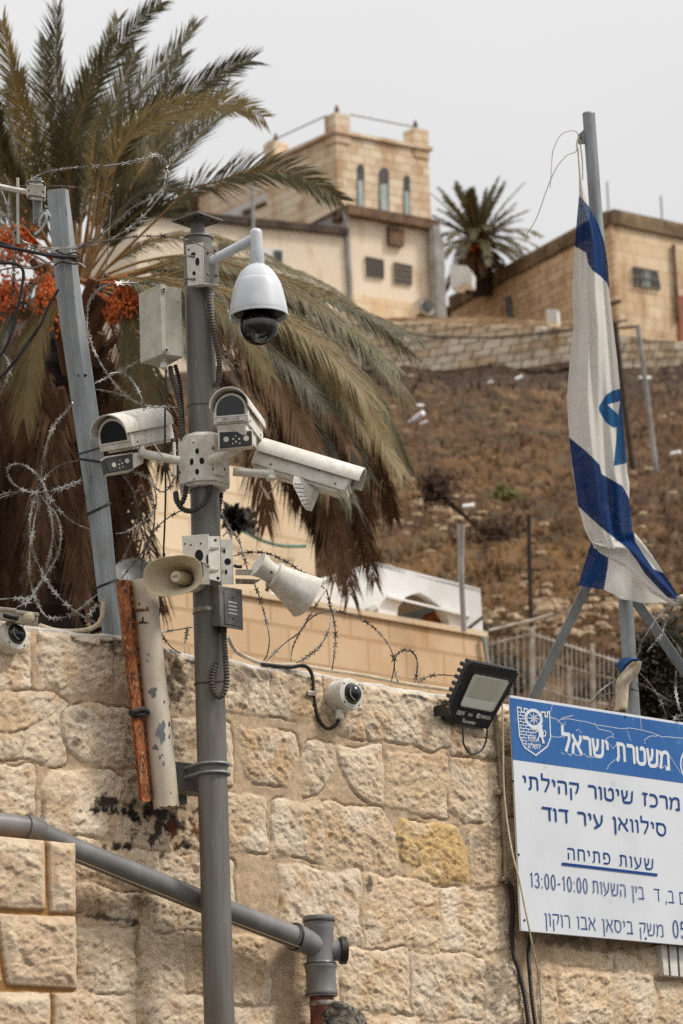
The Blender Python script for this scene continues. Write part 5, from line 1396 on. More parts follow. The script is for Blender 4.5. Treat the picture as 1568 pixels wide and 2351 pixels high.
# ------------------------------------------------------------------ flag pole, braces, flag
fpole = thing('flag_pole', 'galvanised flag pole rising behind the sign on two slanting braces', 'flag pole', P(1457, 1700, 16.4))
fd = lambda y: 16.9 - (y - 262) * .0004
fp_ = lambda x, y, dd=0.0: P(x, y, fd(y) + dd)
MB().tube([fp_(1351.5, 262), fp_(1366, 460), fp_(1402, 900), fp_(1437, 1390), fp_(1457, 1700)], [.0325, .033, .034, .0365, .0365], 28).build('pole', m_galv, fpole)
MB().tube([fp_(1351.3, 259.5), fp_(1351.5, 263)], [.031, .0335], 28).build('cap', m_galv, fpole)
quad_plate('cleat', [fp_(1326, 310, -.005), fp_(1342, 296, -.005), fp_(1343, 330, -.005), fp_(1328, 331, -.005)], .01, m_galv, fpole, [(.35, .5, .2, .12)])
def sqtube(a, b, w, m, name, parent):
    t = (b - a).normalized(); x = t.cross(Vector((0, 1, .2))).normalized(); y = t.cross(x)
    r = [(x * i + y * j) * w for i, j in ((-.5, -.5), (.5, -.5), (.5, .5), (-.5, .5))]
    return MB().loft([[a + v for v in r], [b + v for v in r]]).build(name, m, parent, bevel=.003)
sqtube(fp_(1416, 1200, -.03), P(1214, 1625, 16.62), .048, m_galv, 'brace', fpole)
sqtube(fp_(1418, 1320, -.03), P(1640, 1640, 16.6), .048, m_galv, 'brace', fpole)
MB().tube([fp_(1414, 1180, 0), fp_(1420, 1260, 0)], .047, 24).build('sleeve', m_galv, fpole)
halyard = lambda pts, r, lb_: tag(MB().tube(cr([fp_(*p) for p in pts], 8), r, 7).build('halyard', m_cond_w), lb_, 'rope')
halyard([(1329, 312, -.02), (1322, 302, -.02), (1305, 301, -.04), (1286, 312, -.05), (1270, 345, -.05), (1266, 385, -.05), (1263, 432, -.05)], .0022, 'thin loose cord end arching left from the top of the flag pole')
halyard([(1329, 312, -.02), (1325, 330, -.03), (1322, 348, -.03), (1300, 358, -.05), (1276, 388, -.06), (1255, 436, -.06), (1232, 500, -.06), (1205, 545, -.06)], .0026, 'pale cord falling left from the cleat into the sky')
halyard([(1329, 312, -.02), (1324, 330, -.03), (1327, 345, -.03), (1328, 362, -.03), (1331, 400, -.03), (1334, 425, -.03)], .0042, 'tight pale rope tying the flag corner to the cleat')
halyard([(1331, 318, -.01), (1334, 345, -.02), (1337, 372, -.02), (1338, 412, -.03)], .0034, 'dark side of the rope beside the flag pole cleat')

def flag_mat():
    m = bpy.data.materials.new('flag_mesh_cloth'); m.use_nodes = True
    nt = m.node_tree; N = nt.nodes; L = nt.links
    b = N['Principled BSDF']; b.inputs['Roughness'].default_value = .8; b.inputs['Specular IOR Level'].default_value = .15
    at = N.new('ShaderNodeAttribute'); at.attribute_name = 'tint'
    L.new(at.outputs['Color'], b.inputs['Base Color'])
    tr = N.new('ShaderNodeBsdfTranslucent'); L.new(at.outputs['Color'], tr.inputs['Color'])
    ms = N.new('ShaderNodeMixShader'); ms.inputs[0].default_value = .2
    L.new(b.outputs[0], ms.inputs[1]); L.new(tr.outputs[0], ms.inputs[2])
    uv = N.new('ShaderNodeAttribute'); uv.attribute_name = 'weave'
    sx = N.new('ShaderNodeSeparateXYZ'); L.new(uv.outputs['Vector'], sx.inputs[0])
    def sn(o, k):
        a = N.new('ShaderNodeMath'); a.operation = 'MULTIPLY'; a.inputs[1].default_value = k; L.new(o, a.inputs[0])
        c = N.new('ShaderNodeMath'); c.operation = 'SINE'; L.new(a.outputs[0], c.inputs[0]); return c.outputs[0]
    pr = N.new('ShaderNodeMath'); pr.operation = 'MULTIPLY'
    L.new(sn(sx.outputs[0], 2 * math.pi / .0125), pr.inputs[0]); L.new(sn(sx.outputs[1], 2 * math.pi / .0125), pr.inputs[1])
    gt = N.new('ShaderNodeMapRange'); gt.inputs[1].default_value = .66; gt.inputs[2].default_value = .8; L.new(pr.outputs[0], gt.inputs[0])
    tp = N.new('ShaderNodeBsdfTransparent')
    m2 = N.new('ShaderNodeMixShader'); L.new(gt.outputs[0], m2.inputs[0]); L.new(ms.outputs[0], m2.inputs[1]); L.new(tp.outputs[0], m2.inputs[2])
    L.new(m2.outputs[0], N['Material Output'].inputs[0])
    return m
m_flag = flag_mat()
cWh, cBl, cTe = np.array(lin(224, 219, 210)), np.array(lin(2, 50, 102)), np.array(lin(20, 86, 134))
flag = thing('flag', 'blue and white flag with a star hanging limp and twisted from the pole', 'flag', fp_(1380, 1330, -.1))
LE = T('f4', [(292, 420), (298, 480), (300, 570), (300, 700), (284, 880), (270, 1050), (250, 1400), (262, 1640), (240, 1800), (213, 2150), (222, 2340)]) + T('f5', [(712, 100), (735, 350), (780, 620), (830, 800), (880, 890), (900, 950)])
RE = T('f4', [(304, 420), (312, 500), (325, 600), (375, 780), (440, 900), (485, 1030), (510, 1200), (520, 1370), (545, 1600), (580, 1900), (600, 2100), (622, 2345)]) + T('f5', [(1122, 40), (1145, 290), (1150, 360), (1166, 440), (1163, 560), (1172, 650), (1190, 860), (1200, 960)])
def inpoly(x, y, poly): return poly_sd(x, y, poly) 
BL1 = T('f4', [(296, 700), (300, 690), (378, 775), (445, 900), (492, 1030), (530, 1380), (515, 1360), (500, 1320), (455, 1275), (400, 1235), (365, 1180), (352, 1105), (262, 1055)])
BL2 = T('f5', [(705, 90), (840, 200), (940, 300), (955, 370), (1110, 460), (1150, 530), (1180, 600), (1215, 960), (1160, 940), (1060, 860), (960, 780), (860, 690), (775, 610)])
STR = T('f4', [(640, 2085), (595, 2090), (540, 2105), (495, 2135), (470, 2175), (443, 2225), (450, 2258), (490, 2330), (525, 2355), (545, 2372)]) + T('f5', [(1070, 20), (1062, 140), (1045, 310), (1160, 285)])
STW = T('f4', [(508, 2205), (597, 2180), (585, 2278)])
def cloth(name, rows, dfun, cfun, nx=90, thick=False):
    """rows: list of (y, xl, xr)"""
    V, C, Wv = [], [], []
    ny = len(rows)
    for (y, xl, xr) in rows:
        u = np.linspace(0, 1, nx)
        x = xl + (xr - xl) * u
        for k in range(nx):
            V.append(tuple(fp_(x[k], y, dfun(u[k], x[k], y))))
    rr_ = np.array(rows)
    X = (rr_[:, 1:2] + (rr_[:, 2:3] - rr_[:, 1:2]) * np.linspace(0, 1, nx)[None])
    Y = np.repeat(rr_[:, :1], nx, 1)
    C = cfun(X, Y)
    idx = np.arange(ny * nx).reshape(ny, nx)
    q = np.stack([idx[:-1, :-1], idx[:-1, 1:], idx[1:, 1:], idx[1:, :-1]], -1).reshape(-1, 4)
    o0 = ORG[flag.name]
    ob = np_mesh(name, np.array(V), q, m_flag, C.reshape(-1, 3), loc=tuple(o0), parent=flag)
    wv = ob.data.attributes.new('weave', 'FLOAT_VECTOR', 'POINT')
    a = np.zeros((ny * nx, 3), np.float32)
    sx = np.linspace(0, 1, nx)
    # cloth length across the folds is more than the width seen
    a[:, 0] = (np.cumsum(np.ones(nx)) / nx * .35)[None].repeat(ny, 0).ravel() * 1.0
    a[:, 1] = (Y * .00224).ravel()
    wv.data.foreach_set('vector', a.ravel())
    return ob
def ed(E, y):
    ys = np.array([p[1] for p in E]); xs = np.array([p[0] for p in E]); return float(np.interp(y, ys, xs))
def mix3(a, b, k): return a * (1 - k[..., None]) + b * k[..., None]
def col_main(X, Y):
    C = np.broadcast_to(cWh, X.shape + (3,)).copy()
    C = mix3(C, cTe, sstep(-.7, .7, poly_sd(X, Y, STR))); C = mix3(C, cWh, sstep(-.7, .7, poly_sd(X, Y, STW)))
    C = mix3(C, cBl, sstep(-.8, .8, poly_sd(X, Y, BL1))); C = mix3(C, cBl, sstep(-.8, .8, poly_sd(X, Y, BL2)))
    return C
def d_main(u, x, y):
    w = .10 * math.sin(math.pi * u)
    f = .020 * math.sin(u * 9 + y * .004) + .014 * math.sin(u * 17 - y * .006 + 1) + .008 * math.sin(u * 31 + y * .003)
    tp = min(1.0, (y - 360) / 260)
    return -.10 - (w * .6 + f) * tp
ys = np.arange(362, 1262, 2.5)
cloth('cloth', [(y, ed(LE, y), ed(RE, y)) for y in ys], d_main, col_main)
# lower part thrown to the right, tied at the wire
tE_T = T('f5', [(880, 880), (1000, 850), (1190, 800), (1260, 880), (1340, 990), (1420, 1110), (1480, 1200), (1530, 1300), (1570, 1320)])
tE_B = T('f5', [(880, 890), (940, 965), (1050, 1030), (1130, 1075), (1165, 1110), (1240, 1190), (1330, 1270), (1450, 1340), (1500, 1370), (1570, 1345)])
def tail(name, top, bot, dfun, cfun, nx=110, ny=60):
    V = []; X = np.zeros((ny, nx)); Y = np.zeros((ny, nx))
    def along(E, t):
        p = [Vector((a, b)) for a, b in E]; ln = [0]
        for a, b in zip(p, p[1:]): ln.append(ln[-1] + (b - a).length)
        s_ = t * ln[-1]; return float(np.interp(s_, ln, [q.x for q in p])), float(np.interp(s_, ln, [q.y for q in p]))
    for i in range(nx):
        a, b = along(top, i / (nx - 1)), along(bot, i / (nx - 1))
        for j in range(ny):
            v = j / (ny - 1); X[j, i] = a[0] + (b[0] - a[0]) * v; Y[j, i] = a[1] + (b[1] - a[1]) * v
    for j in range(ny):
        for i in range(nx): V.append(tuple(fp_(X[j, i], Y[j, i], dfun(i / (nx - 1), j / (ny - 1)))))
    idx = np.arange(ny * nx).reshape(ny, nx)
    q = np.stack([idx[:-1, :-1], idx[:-1, 1:], idx[1:, 1:], idx[1:, :-1]], -1).reshape(-1, 4)
    ob = np_mesh(name, np.array(V), q, m_flag, cfun(X, Y).reshape(-1, 3), loc=tuple(ORG[flag.name]), parent=flag)
    wv = ob.data.attributes.new('weave', 'FLOAT_VECTOR', 'POINT')
    a = np.zeros((ny * nx, 3), np.float32); a[:, 0] = (X * .00224).ravel(); a[:, 1] = (Y * .00224).ravel()
    wv.data.foreach_set('vector', a.ravel()); return ob
BL3 = T('f5', [(1130, 900), (1195, 862), (1260, 960), (1345, 1085), (1425, 1118), (1480, 1200), (1545, 1320), (1450, 1300), (1370, 1215), (1280, 1120), (1225, 1030), (1160, 945)])
def col_tail(X, Y):
    C = np.broadcast_to(cWh, X.shape + (3,)).copy()
    C = mix3(C, cBl, sstep(-.8, .8, poly_sd(X, Y, BL3))); return mix3(C, cBl, sstep(-.8, .8, poly_sd(X, Y, BL2)))
tail('tail', tE_T, tE_B, lambda u, v: -.115 - .05 * math.sin(math.pi * v) * (1 - .5 * u) - .012 * math.sin(v * 14 + u * 3), col_tail)
flT = T('f5', [(878, 878), (900, 905), (1000, 985), (1100, 1050), (1170, 1100), (1240, 1190), (1330, 1265), (1470, 1335)])
flB = T('f5', [(775, 1210), (800, 1214), (970, 1242), (1040, 1275), (1095, 1312), (1170, 1322), (1250, 1342), (1480, 1338)])
BL4 = T('f5', [(870, 860), (1006, 1000), (1004, 1050), (972, 1245), (760, 1215), (820, 1000)])
def col_fl(X, Y):
    C = np.broadcast_to(cWh, X.shape + (3,)).copy(); return mix3(C, cBl, sstep(-.8, .8, poly_sd(X, Y, BL4)))
tail('lower_fold', flT, flB, lambda u, v: -.075 - .03 * v - .03 * math.sin(u * 7) * v - .012 * math.sin(u * 19) * v, col_fl)
kn = MB()
kn.tube(cr([fp_(1548, 1378, -.1), fp_(1560, 1380, -.12), fp_(1572, 1376, -.12), (fp_(1590, 1368, -.1))], 4), [.015, .02, .02, .022, .026, .03, .03, .03, .028, .026, .025, .024, .02][:13], 10)
kn.build('knot', mat('flag_knot', lin(196, 186, 168), lin(150, 138, 116), rough=.8, ns=20), flag)
# torn rag lower on the pole
rag = thing('torn_rag', 'torn blue and white rag tied low on the flag pole above the sign', 'rag', fp_(1445, 1640, -.06))
m_ragw = mat('rag_cream', lin(196, 182, 160), lin(160, 144, 118), rough=.85, ns=14, bump=.002, bs=60)
m_ragb = mat('rag_blue', lin(42, 88, 140), lin(28, 66, 112), rough=.85, ns=14, bump=.002, bs=60)
def strip(pairs, m, name, dd=-.06, th=.006):
    V = [];
    A = cr([fp_(*a, dd) for a, b in pairs], 5); B = cr([fp_(*b, dd) for a, b in pairs], 5)
    mb = MB(); n = len(A); nx = 9
    vs = []; fs = []
    for i in range(n):
        for j in range(nx):
            u = j / (nx - 1); vs.append(A[i] + (B[i] - A[i]) * u + Vector((0, -.02 * math.sin(math.pi * u) - .008 * math.sin(u * 9 + i * .3), 0)))
    for i in range(n - 1):
        for j in range(nx - 1): fs.append((i * nx + j, i * nx + j + 1, (i + 1) * nx + j + 1, (i + 1) * nx + j))
    o = mb.add(vs, fs).build(name, m, rag, sharp=60)
    s_ = o.modifiers.new('thickness', 'SOLIDIFY'); s_.thickness = th
strip([T('I', q) for q in [((395, 660), (430, 740)), ((440, 625), (470, 700)), ((500, 612), (515, 665)), ((560, 625), (580, 645))]], m_ragb, 'blue_scrap', -.06)
strip([T('I', q) for q in [((520, 655), (582, 645)), ((470, 700), (570, 705)), ((425, 745), (535, 775)), ((405, 800), (500, 810)), ((398, 880), (485, 850)), ((394, 960), (482, 920)), ((388, 1010), (476, 1000))]], m_ragw, 'cream_scrap', -.075)
# ------------------------------------------------------------------ ground, hillside
m_ground = mat('street_asphalt', (.06, .058, .055), (.04, .04, .04), rough=.9, ns=.8, bump=.004, bs=30)
gm = MB(); gm.add([(-400, -60, 0), (400, -60, 0), (400, 17, 0), (-400, 17, 0)], [(0, 1, 2, 3)])
g = gm.build('street', m_ground, loc=(0, 0, 0)); ST(g)

def hill_depth(x, y):
    """depth of the slope under a photo position; the foot is near, the terrace below the houses far"""
    d = np.interp(y, [740, 810, 840, 900, 1000, 1150, 1300, 1400, 1480, 1560, 1640, 1720, 1800], [190, 160, 144, 126, 110, 92, 78, 70, 64, 59, 54, 46, 36])
    return d - .004 * (x - 1000) * d / 60.0
def build_hill():
    xs = np.arange(-700, 2300, 9.0); ys = np.concatenate([np.arange(700, 1700, 6.0), [1760, 1850]])
    X, Y = np.meshgrid(xs, ys)
    yb = Y + 22 * fbm(X / 260, Y / 200, 3)
    D = hill_depth(X, yb)
    X0, Y0 = X, Y
    R = np.array(tuple(RGT)); U = np.array(tuple(UPV)); Fw = np.array(tuple(FWD)); c = np.array(tuple(CAM))
    V = c + D[..., None] * (Fw + ((X0 - 784) / F_PX)[..., None] * R + ((1175.5 - Y0) / F_PX)[..., None] * U)
    V[..., 2] += .35 * fbm(V[..., 0] * .35, V[..., 1] * .3, 4) + .12 * fbm(V[..., 0] * 1.8, V[..., 1] * 1.8, 3)
    near = V[-1:].copy()
    for dep, z in ((17.2, 4.2), (17.0, -.2)):
        q = near.copy(); sc = dep / near[..., 1:2]
        q[..., 0] = near[..., 0] * 1.0; q[..., 1] = dep + np.linspace(-6, 6, len(xs))[None]; q[..., 2] = z
        V = np.vstack([V, q])
    far = V[:1].copy(); far[..., 1] += 300; far[..., 0] *= 3; far[..., 2] -= 6
    V = np.vstack([far, V])
    br, oc, gy, dk, pa_ = [np.array(lin(*t)) for t in ((106, 80, 54), (134, 104, 68), (104, 98, 76), (64, 48, 37), (160, 136, 108))]
    n1 = fbm(V[..., 0] * .16, V[..., 1] * .12, 4); n2 = fbm(V[..., 0] * .5 + 9, V[..., 1] * .4, 4); n3 = fbm(V[..., 0] * 1.6, V[..., 1] * 1.4 + 5, 4)
    C = br + (oc - br) * sstep(-.1, .35, n1)[..., None]
    C = C + (gy - C) * (sstep(.1, .4, n2) * .6)[..., None]
    C = C + (dk - C) * (sstep(.05, .4, n3) * .75)[..., None]
    C = C + (pa_ - C) * (sstep(.25, .5, -n3) * .5)[..., None]
    yy_ = np.concatenate([[700], ys, [1850, 1850]])[:, None] + 25 * n2 * 2
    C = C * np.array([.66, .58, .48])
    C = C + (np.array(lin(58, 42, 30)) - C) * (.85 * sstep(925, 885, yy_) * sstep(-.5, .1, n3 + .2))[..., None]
    R_, K = V.shape[:2]; idx = np.arange(R_ * K).reshape(R_, K)
    q = np.stack([idx[:-1, :-1], idx[1:, :-1], idx[1:, 1:], idx[:-1, 1:]], -1).reshape(-1, 4)
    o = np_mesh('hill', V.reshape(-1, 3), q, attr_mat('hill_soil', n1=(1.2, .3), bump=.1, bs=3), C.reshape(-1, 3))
    ST(o)
    return V[1:len(ys) + 1], xs, ys
HV, HX, HY = build_hill()
def on_hill(x, y):
    i = np.clip(np.interp(x, HX, np.arange(len(HX))), 0, len(HX) - 1.001); j = np.clip(np.interp(y, HY, np.arange(len(HY))), 0, len(HY) - 1.001)
    i0, j0 = int(i), int(j); f, g_ = i - i0, j - j0
    p = (HV[j0, i0] * (1 - f) + HV[j0, i0 + 1] * f) * (1 - g_) + (HV[j0 + 1, i0] * (1 - f) + HV[j0 + 1, i0 + 1] * f) * g_
    return Vector(p)
# dry grass and weeds
def build_grass():
    r = np.random.RandomState(5)
    V, F, C = [], [], []
    pal = [np.array(lin(*t)) for t in ((132, 102, 66), (112, 84, 55), (92, 68, 47), (72, 55, 42), (108, 102, 76), (150, 122, 86), (118, 80, 50))]
    for k in range(22000):
        x, y = r.uniform(330, 1640), r.uniform(815, 1560)
        nz_ = float(fbm(np.array([x / 90.0]), np.array([y / 60.0]), 3)[0])
        if y < 905 + 20 * nz_: w = [.05, .2, .35, .4, 0, 0, .0]
        elif 930 < y < 1010 and 1000 < x < 1300: w = [.1, .1, .1, .05, .6, .05, 0]
        elif nz_ > .12: w = [.35, .15, .08, .04, .06, .26, .06]
        elif nz_ < -.15: w = [.08, .2, .3, .3, .04, .02, .06]
        else: w = [.22, .24, .2, .12, .08, .06, .08]
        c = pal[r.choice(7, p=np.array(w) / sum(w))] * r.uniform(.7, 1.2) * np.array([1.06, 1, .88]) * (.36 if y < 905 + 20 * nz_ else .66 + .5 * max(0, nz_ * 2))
        p = on_hill(x, y); h = r.uniform(.04, .2) * (2.2 if r.rand() < .05 else 1); a0 = r.uniform(0, 6.28)
        for b in range(4):
            a = a0 + b * 1.7; dx, dy = math.cos(a), math.sin(a); w_ = h * r.uniform(.06, .14); l = h * r.uniform(.2, .8)
            n = len(V)
            V += [(p.x - dy * w_, p.y + dx * w_, p.z - .05), (p.x + dy * w_, p.y - dx * w_, p.z - .05), (p.x + dx * l, p.y + dy * l, p.z + h * r.uniform(.6, 1.1))]
            F.append((n, n + 1, n + 2)); C += [c * .8, c * .8, c]
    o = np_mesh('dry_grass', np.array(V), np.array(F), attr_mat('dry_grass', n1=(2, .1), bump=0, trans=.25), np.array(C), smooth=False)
    tag(o, 'dry brown grass and weeds covering the hillside below the houses', 'grass', kind='stuff')
build_grass()
def blob(mb, c, r, rr_, n=5, m=4):
    rings = []
    k = [rr_.uniform(.7, 1.25) for _ in range(9)]
    for i in range(1, m):
        a = math.pi * i / m
        rings.append([Vector(c) + Vector((r * k[j % 5] * math.sin(a) * math.cos(2 * math.pi * j / n), r * k[(j + 2) % 7] * math.sin(a) * math.sin(2 * math.pi * j / n), -r * .7 * k[i] * math.cos(a))) for j in range(n)])
    mb.loft(rings)
m_rock = mat('pale_rubble', lin(184, 160, 130), lin(136, 108, 80), rough=.95, ns=3, bump=.02, bs=8)
m_trash = mat('pale_litter', lin(222, 220, 218), rough=.7)
rr = random.Random(8)
mb = MB()
for k in range(380):
    t = rr.random()
    if t < .55: x, y, s = rr.gauss(1270, 90), rr.gauss(1415, 30), rr.uniform(.04, .17) * (1.8 if rr.random() < .08 else 1)
    elif t < .7: x, y, s = rr.gauss(1000, 60), rr.gauss(1180, 30), rr.uniform(.06, .2)
    elif t < .8: x, y, s = rr.uniform(1450, 1600), rr.gauss(1400, 20), rr.uniform(.1, .3)
    else: x, y, s = rr.uniform(600, 1600), rr.uniform(840, 1300), rr.uniform(.05, .16)
    if y > 1470: continue
    blob(mb, on_hill(x, y), s, rr)
tag(mb.build('rubble', m_rock, loc=(0, 60, 0), smooth=False), 'pale rubble stones strewn across the slope above the iron fence', 'rubble', kind='stuff')
mb = MB()
for (x, y, w) in ((962, 948, .2), (955, 968, .42), (972, 980, .16), (848, 912, .12), (1125, 889, .14), (1480, 870, .3), (1192, 876, .2), (1340, 1045, .25), (1075, 1168, .2), (1550, 1050, .2), (900, 1015, .14)):
    p = on_hill(x, y); a = rr.uniform(-.6, .3)
    mb.box(FR(p + Vector((0, -.2, .12)), rr.uniform(-30, 30), 30, math.degrees(a)), w * 1.6, w, w * .35)
tag(mb.build('litter', m_trash, loc=(0, 100, 0)), 'scraps of white litter lying on the brown slope', 'litter', kind='stuff')

# ------------------------------------------------------------------ palms
def leaf_mat(name, a, b, trans=.25, rough=.5):
    m = bpy.data.materials.new(name); m.use_nodes = True
    N = m.node_tree.nodes; L = m.node_tree.links
    bs_ = N['Principled BSDF']; bs_.inputs['Roughness'].default_value = rough; bs_.inputs['Specular IOR Level'].default_value = .3
    oi = N.new('ShaderNodeObjectInfo'); tc = N.new('ShaderNodeTexCoord'); nz = N.new('ShaderNodeTexNoise'); nz.inputs['Scale'].default_value = 4.5; nz.inputs['Detail'].default_value = 4
    L.new(tc.outputs['Object'], nz.inputs['Vector'])
    ad = N.new('ShaderNodeMath'); ad.operation = 'ADD'; L.new(oi.outputs['Random'], ad.inputs[0]); L.new(nz.outputs[0], ad.inputs[1])
    mr = N.new('ShaderNodeMapRange'); mr.inputs[1].default_value = .35; mr.inputs[2].default_value = 1.15; L.new(ad.outputs[0], mr.inputs[0])
    mx = N.new('ShaderNodeMix'); mx.data_type = 'RGBA'; mx.inputs[6].default_value = a + (1,); mx.inputs[7].default_value = b + (1,)
    L.new(mr.outputs[0], mx.inputs[0]); L.new(mx.outputs[2], bs_.inputs['Base Color'])
    tr = N.new('ShaderNodeBsdfTranslucent'); L.new(mx.outputs[2], tr.inputs['Color'])
    ms = N.new('ShaderNodeMixShader'); ms.inputs[0].default_value = trans
    L.new(bs_.outputs[0], ms.inputs[1]); L.new(tr.outputs[0], ms.inputs[2]); L.new(ms.outputs[0], N['Material Output'].inputs[0])
    return m
m_frond = leaf_mat('palm_leaflets', lin(120, 113, 80), lin(82, 76, 50), .2)
m_frond_y = leaf_mat('yellowing_leaflets', lin(158, 136, 86), lin(112, 98, 60), .32)
m_dead = leaf_mat('dead_leaflets', lin(166, 134, 104), lin(88, 64, 46), .2, .9)
m_rach = mat('palm_rib', lin(150, 112, 56), lin(120, 88, 44), rough=.6)
m_rachd = mat('dead_rib', lin(104, 74, 50), rough=.9)
m_trunk = mat('palm_trunk', lin(66, 48, 34), lin(36, 26, 19), rough=1, ns=4, bump=.04, bs=9)
m_date = mat('orange_dates', lin(226, 118, 36), lin(168, 72, 20), rough=.5, ns=9, soft=.2)

def frond(name, pts, parent, ml, mr, LL=.34, n=70, start=.14, r=random, wid=.0058, droop=.25, side=None, rad=.014, fold=.55, join=True):
    """pts: rachis in world space; leaflets in a shallow V on both sides"""
    q = resample(cr(pts, 12), .02)
    N_ = len(q)
    if N_ < 6: return
    L = N_ * .02
    mb = MB()
    step_ = max(1, N_ // 26)
    qq = q[::step_] + [q[-1]]
    mb.tube(qq, [max(.0025, rad * (1 - .85 * i / (len(qq) - 1))) for i in range(len(qq))], 5)
    mb.k = 1
    up = side
    vs, fs = [], []
    for i in range(n):
        t = start + (1 - start) * (i + r.uniform(-.3, .3)) / n
        t = min(max(t, start), .995)
        f = t * (N_ - 1); a = int(f); p = q[a].lerp(q[min(a + 1, N_ - 1)], f - a)
        tan = (q[min(a + 2, N_ - 1)] - q[max(a - 2, 0)]).normalized()
        sd = tan.cross(up); sd = sd.normalized() if sd.length > 1e-4 else tan.orthogonal().normalized()
        nu = sd.cross(tan).normalized()
        env = min(1, .45 + 2.6 * (t - start)) * (1 - .55 * max(0, (t - .45) / .55) ** 1.6)
        for s_ in (-1, 1):
            l = LL * env * r.uniform(.66, 1.16)
            fw = .8 + .6 * t + r.uniform(-.18, .18)
            d = (tan * fw * 1.15 + sd * s_ * .8 + nu * (fold * r.uniform(.2, 1.0))).normalized()
            w = wid * r.uniform(.8, 1.2)
            wd = d.cross(nu).normalized() * w
            m_ = p + d * l * .5 + Vector((0, 0, -droop * l * .1)); e = p + d * l + Vector((0, 0, -droop * l * r.uniform(.3, .8)))
            b = len(vs)
            vs += [p - wd * .5, p + wd * .5, m_ + wd, m_ - wd, e]
            fs += [(b, b + 1, b + 2, b + 3), (b + 3, b + 2, b + 4)]
    mb.add(vs, fs)
    return mb.build(name, [mr, ml], parent, smooth=False)

rp2 = random.Random(21)
PDp = 27.0
pc = lambda x, y, d=0.0: P(x, y, PDp + d)
palm = thing('date_palm', 'big date palm with orange fruit and a skirt of dead fronds behind the wall', 'palm tree', pc(120, 1500))
trk = [pc(100, 1760), pc(110, 1500), pc(130, 1200), pc(160, 900), pc(180, 740)]
mb = MB(); tp_ = resample(cr(trk, 8), .09)
mb.tube(tp_, [(.30 if i % 2 else .25) * (1 - .15 * i / len(tp_)) for i in range(len(tp_))], 14).build('trunk', m_trunk, palm)
FR_UP = T('z1', [])
fr_list = [  # (points in z1 coordinates, depth offsets base->tip)
 ([(330, 1330), (190, 780), (130, 560), (60, 330), (10, 90)], 0, -.5), ([(350, 1300), (300, 800), (272, 500), (258, 250), (268, 20)], -.1, -.4),
 ([(370, 1300), (310, 760), (385, 480), (505, 270), (640, 100), (745, 5)], -.2, -.7), ([(390, 1300), (470, 720), (560, 540), (700, 350), (830, 200), (905, 105)], .1, .6),
 ([(400, 1300), (560, 680), (700, 520), (900, 400), (1080, 300), (1155, 275)], .0, .2), ([(400, 1300), (510, 750), (680, 570), (880, 500), (1080, 485), (1215, 540)], -.3, -1.0),
 ([(420, 1300), (720, 840), (850, 690), (980, 560), (1110, 480)], .3, 1.2), ([(420, 1300), (840, 900), (980, 840), (1150, 790), (1350, 800), (1570, 920)], -.2, -.8),
 ([(390, 1300), (430, 800), (520, 500), (620, 240)], .5, 1.5), ([(320, 1300), (40, 800), (0, 640), (-30, 440)], -.2, -.6), ([(320, 1300), (100, 900), (-60, 740), (-220, 700)], -.2, -.6),
 ([(340, 1300), (220, 700), (200, 420), (215, 180)], .8, 2.0), ([(360, 1300), (370, 700), (420, 420), (545, 80)], .8, 2.2), ([(380, 1300), (480, 820), (640, 600), (840, 250)], .9, 2.2),
 ([(330, 1300), (100, 760), (60, 560), (80, 330)], .8, 1.8), ([(380, 1300), (600, 860), (700, 700), (760, 560)], .7, 1.6), ([(330, 1300), (150, 1000), (40, 880), (-80, 860)], .6, 1.4),
 ([(380, 1280), (560, 960), (680, 880), (790, 870), (860, 920)], .2, .3), ([(380, 1290), (600, 1010), (720, 960), (850, 980)], .2, .5),
 ([(350, 1300), (330, 900), (300, 640), (330, 420)], -.4, -1.4), ([(360, 1300), (420, 900), (440, 640), (500, 440)], -.4, -1.6), ([(340, 1300), (240, 960), (170, 760), (150, 600)], -.4, -1.6),
]
vw = -FWD
for i, (pts, d0, d1) in enumerate(fr_list):
    L = T('z1', pts); n_ = len(L)
    w = [pc(x, y, d0 + (d1 - d0) * k / (n_ - 1)) for k, (x, y) in enumerate(L)]
    sd = (vw + Vector((rp2.uniform(-.6, .6), 0, rp2.uniform(.1, .8)))).normalized()
    frond('frond', w, palm, m_frond if i % 5 else m_frond_y, m_rach, LL=rp2.uniform(.34, .42), n=120, start=.34 if i < 10 else .3, r=rp2, side=sd, droop=.2)
for k in range(14):
    a_ = math.radians(62 + 7.5 * k + rp2.uniform(-3, 3)); L_f = rp2.uniform(430, 600); o_ = rp2.uniform(.6, 1.6)
    w = [pc(185 + L_f * t * math.cos(a_) + 90 * t * t * (1 if a_ < 1.9 else -.6), 650 - L_f * t * math.sin(a_) + 70 * t * t, o_ + .9 * t) for t in (0, .3, .6, .85, 1)]
    frond('frond', w, palm, m_frond, m_rach, LL=rp2.uniform(.34, .44), n=110, start=.3, r=rp2, side=(vw + Vector((rp2.uniform(-.6, .6), 0, rp2.uniform(.1, .8)))).normalized(), droop=.2)
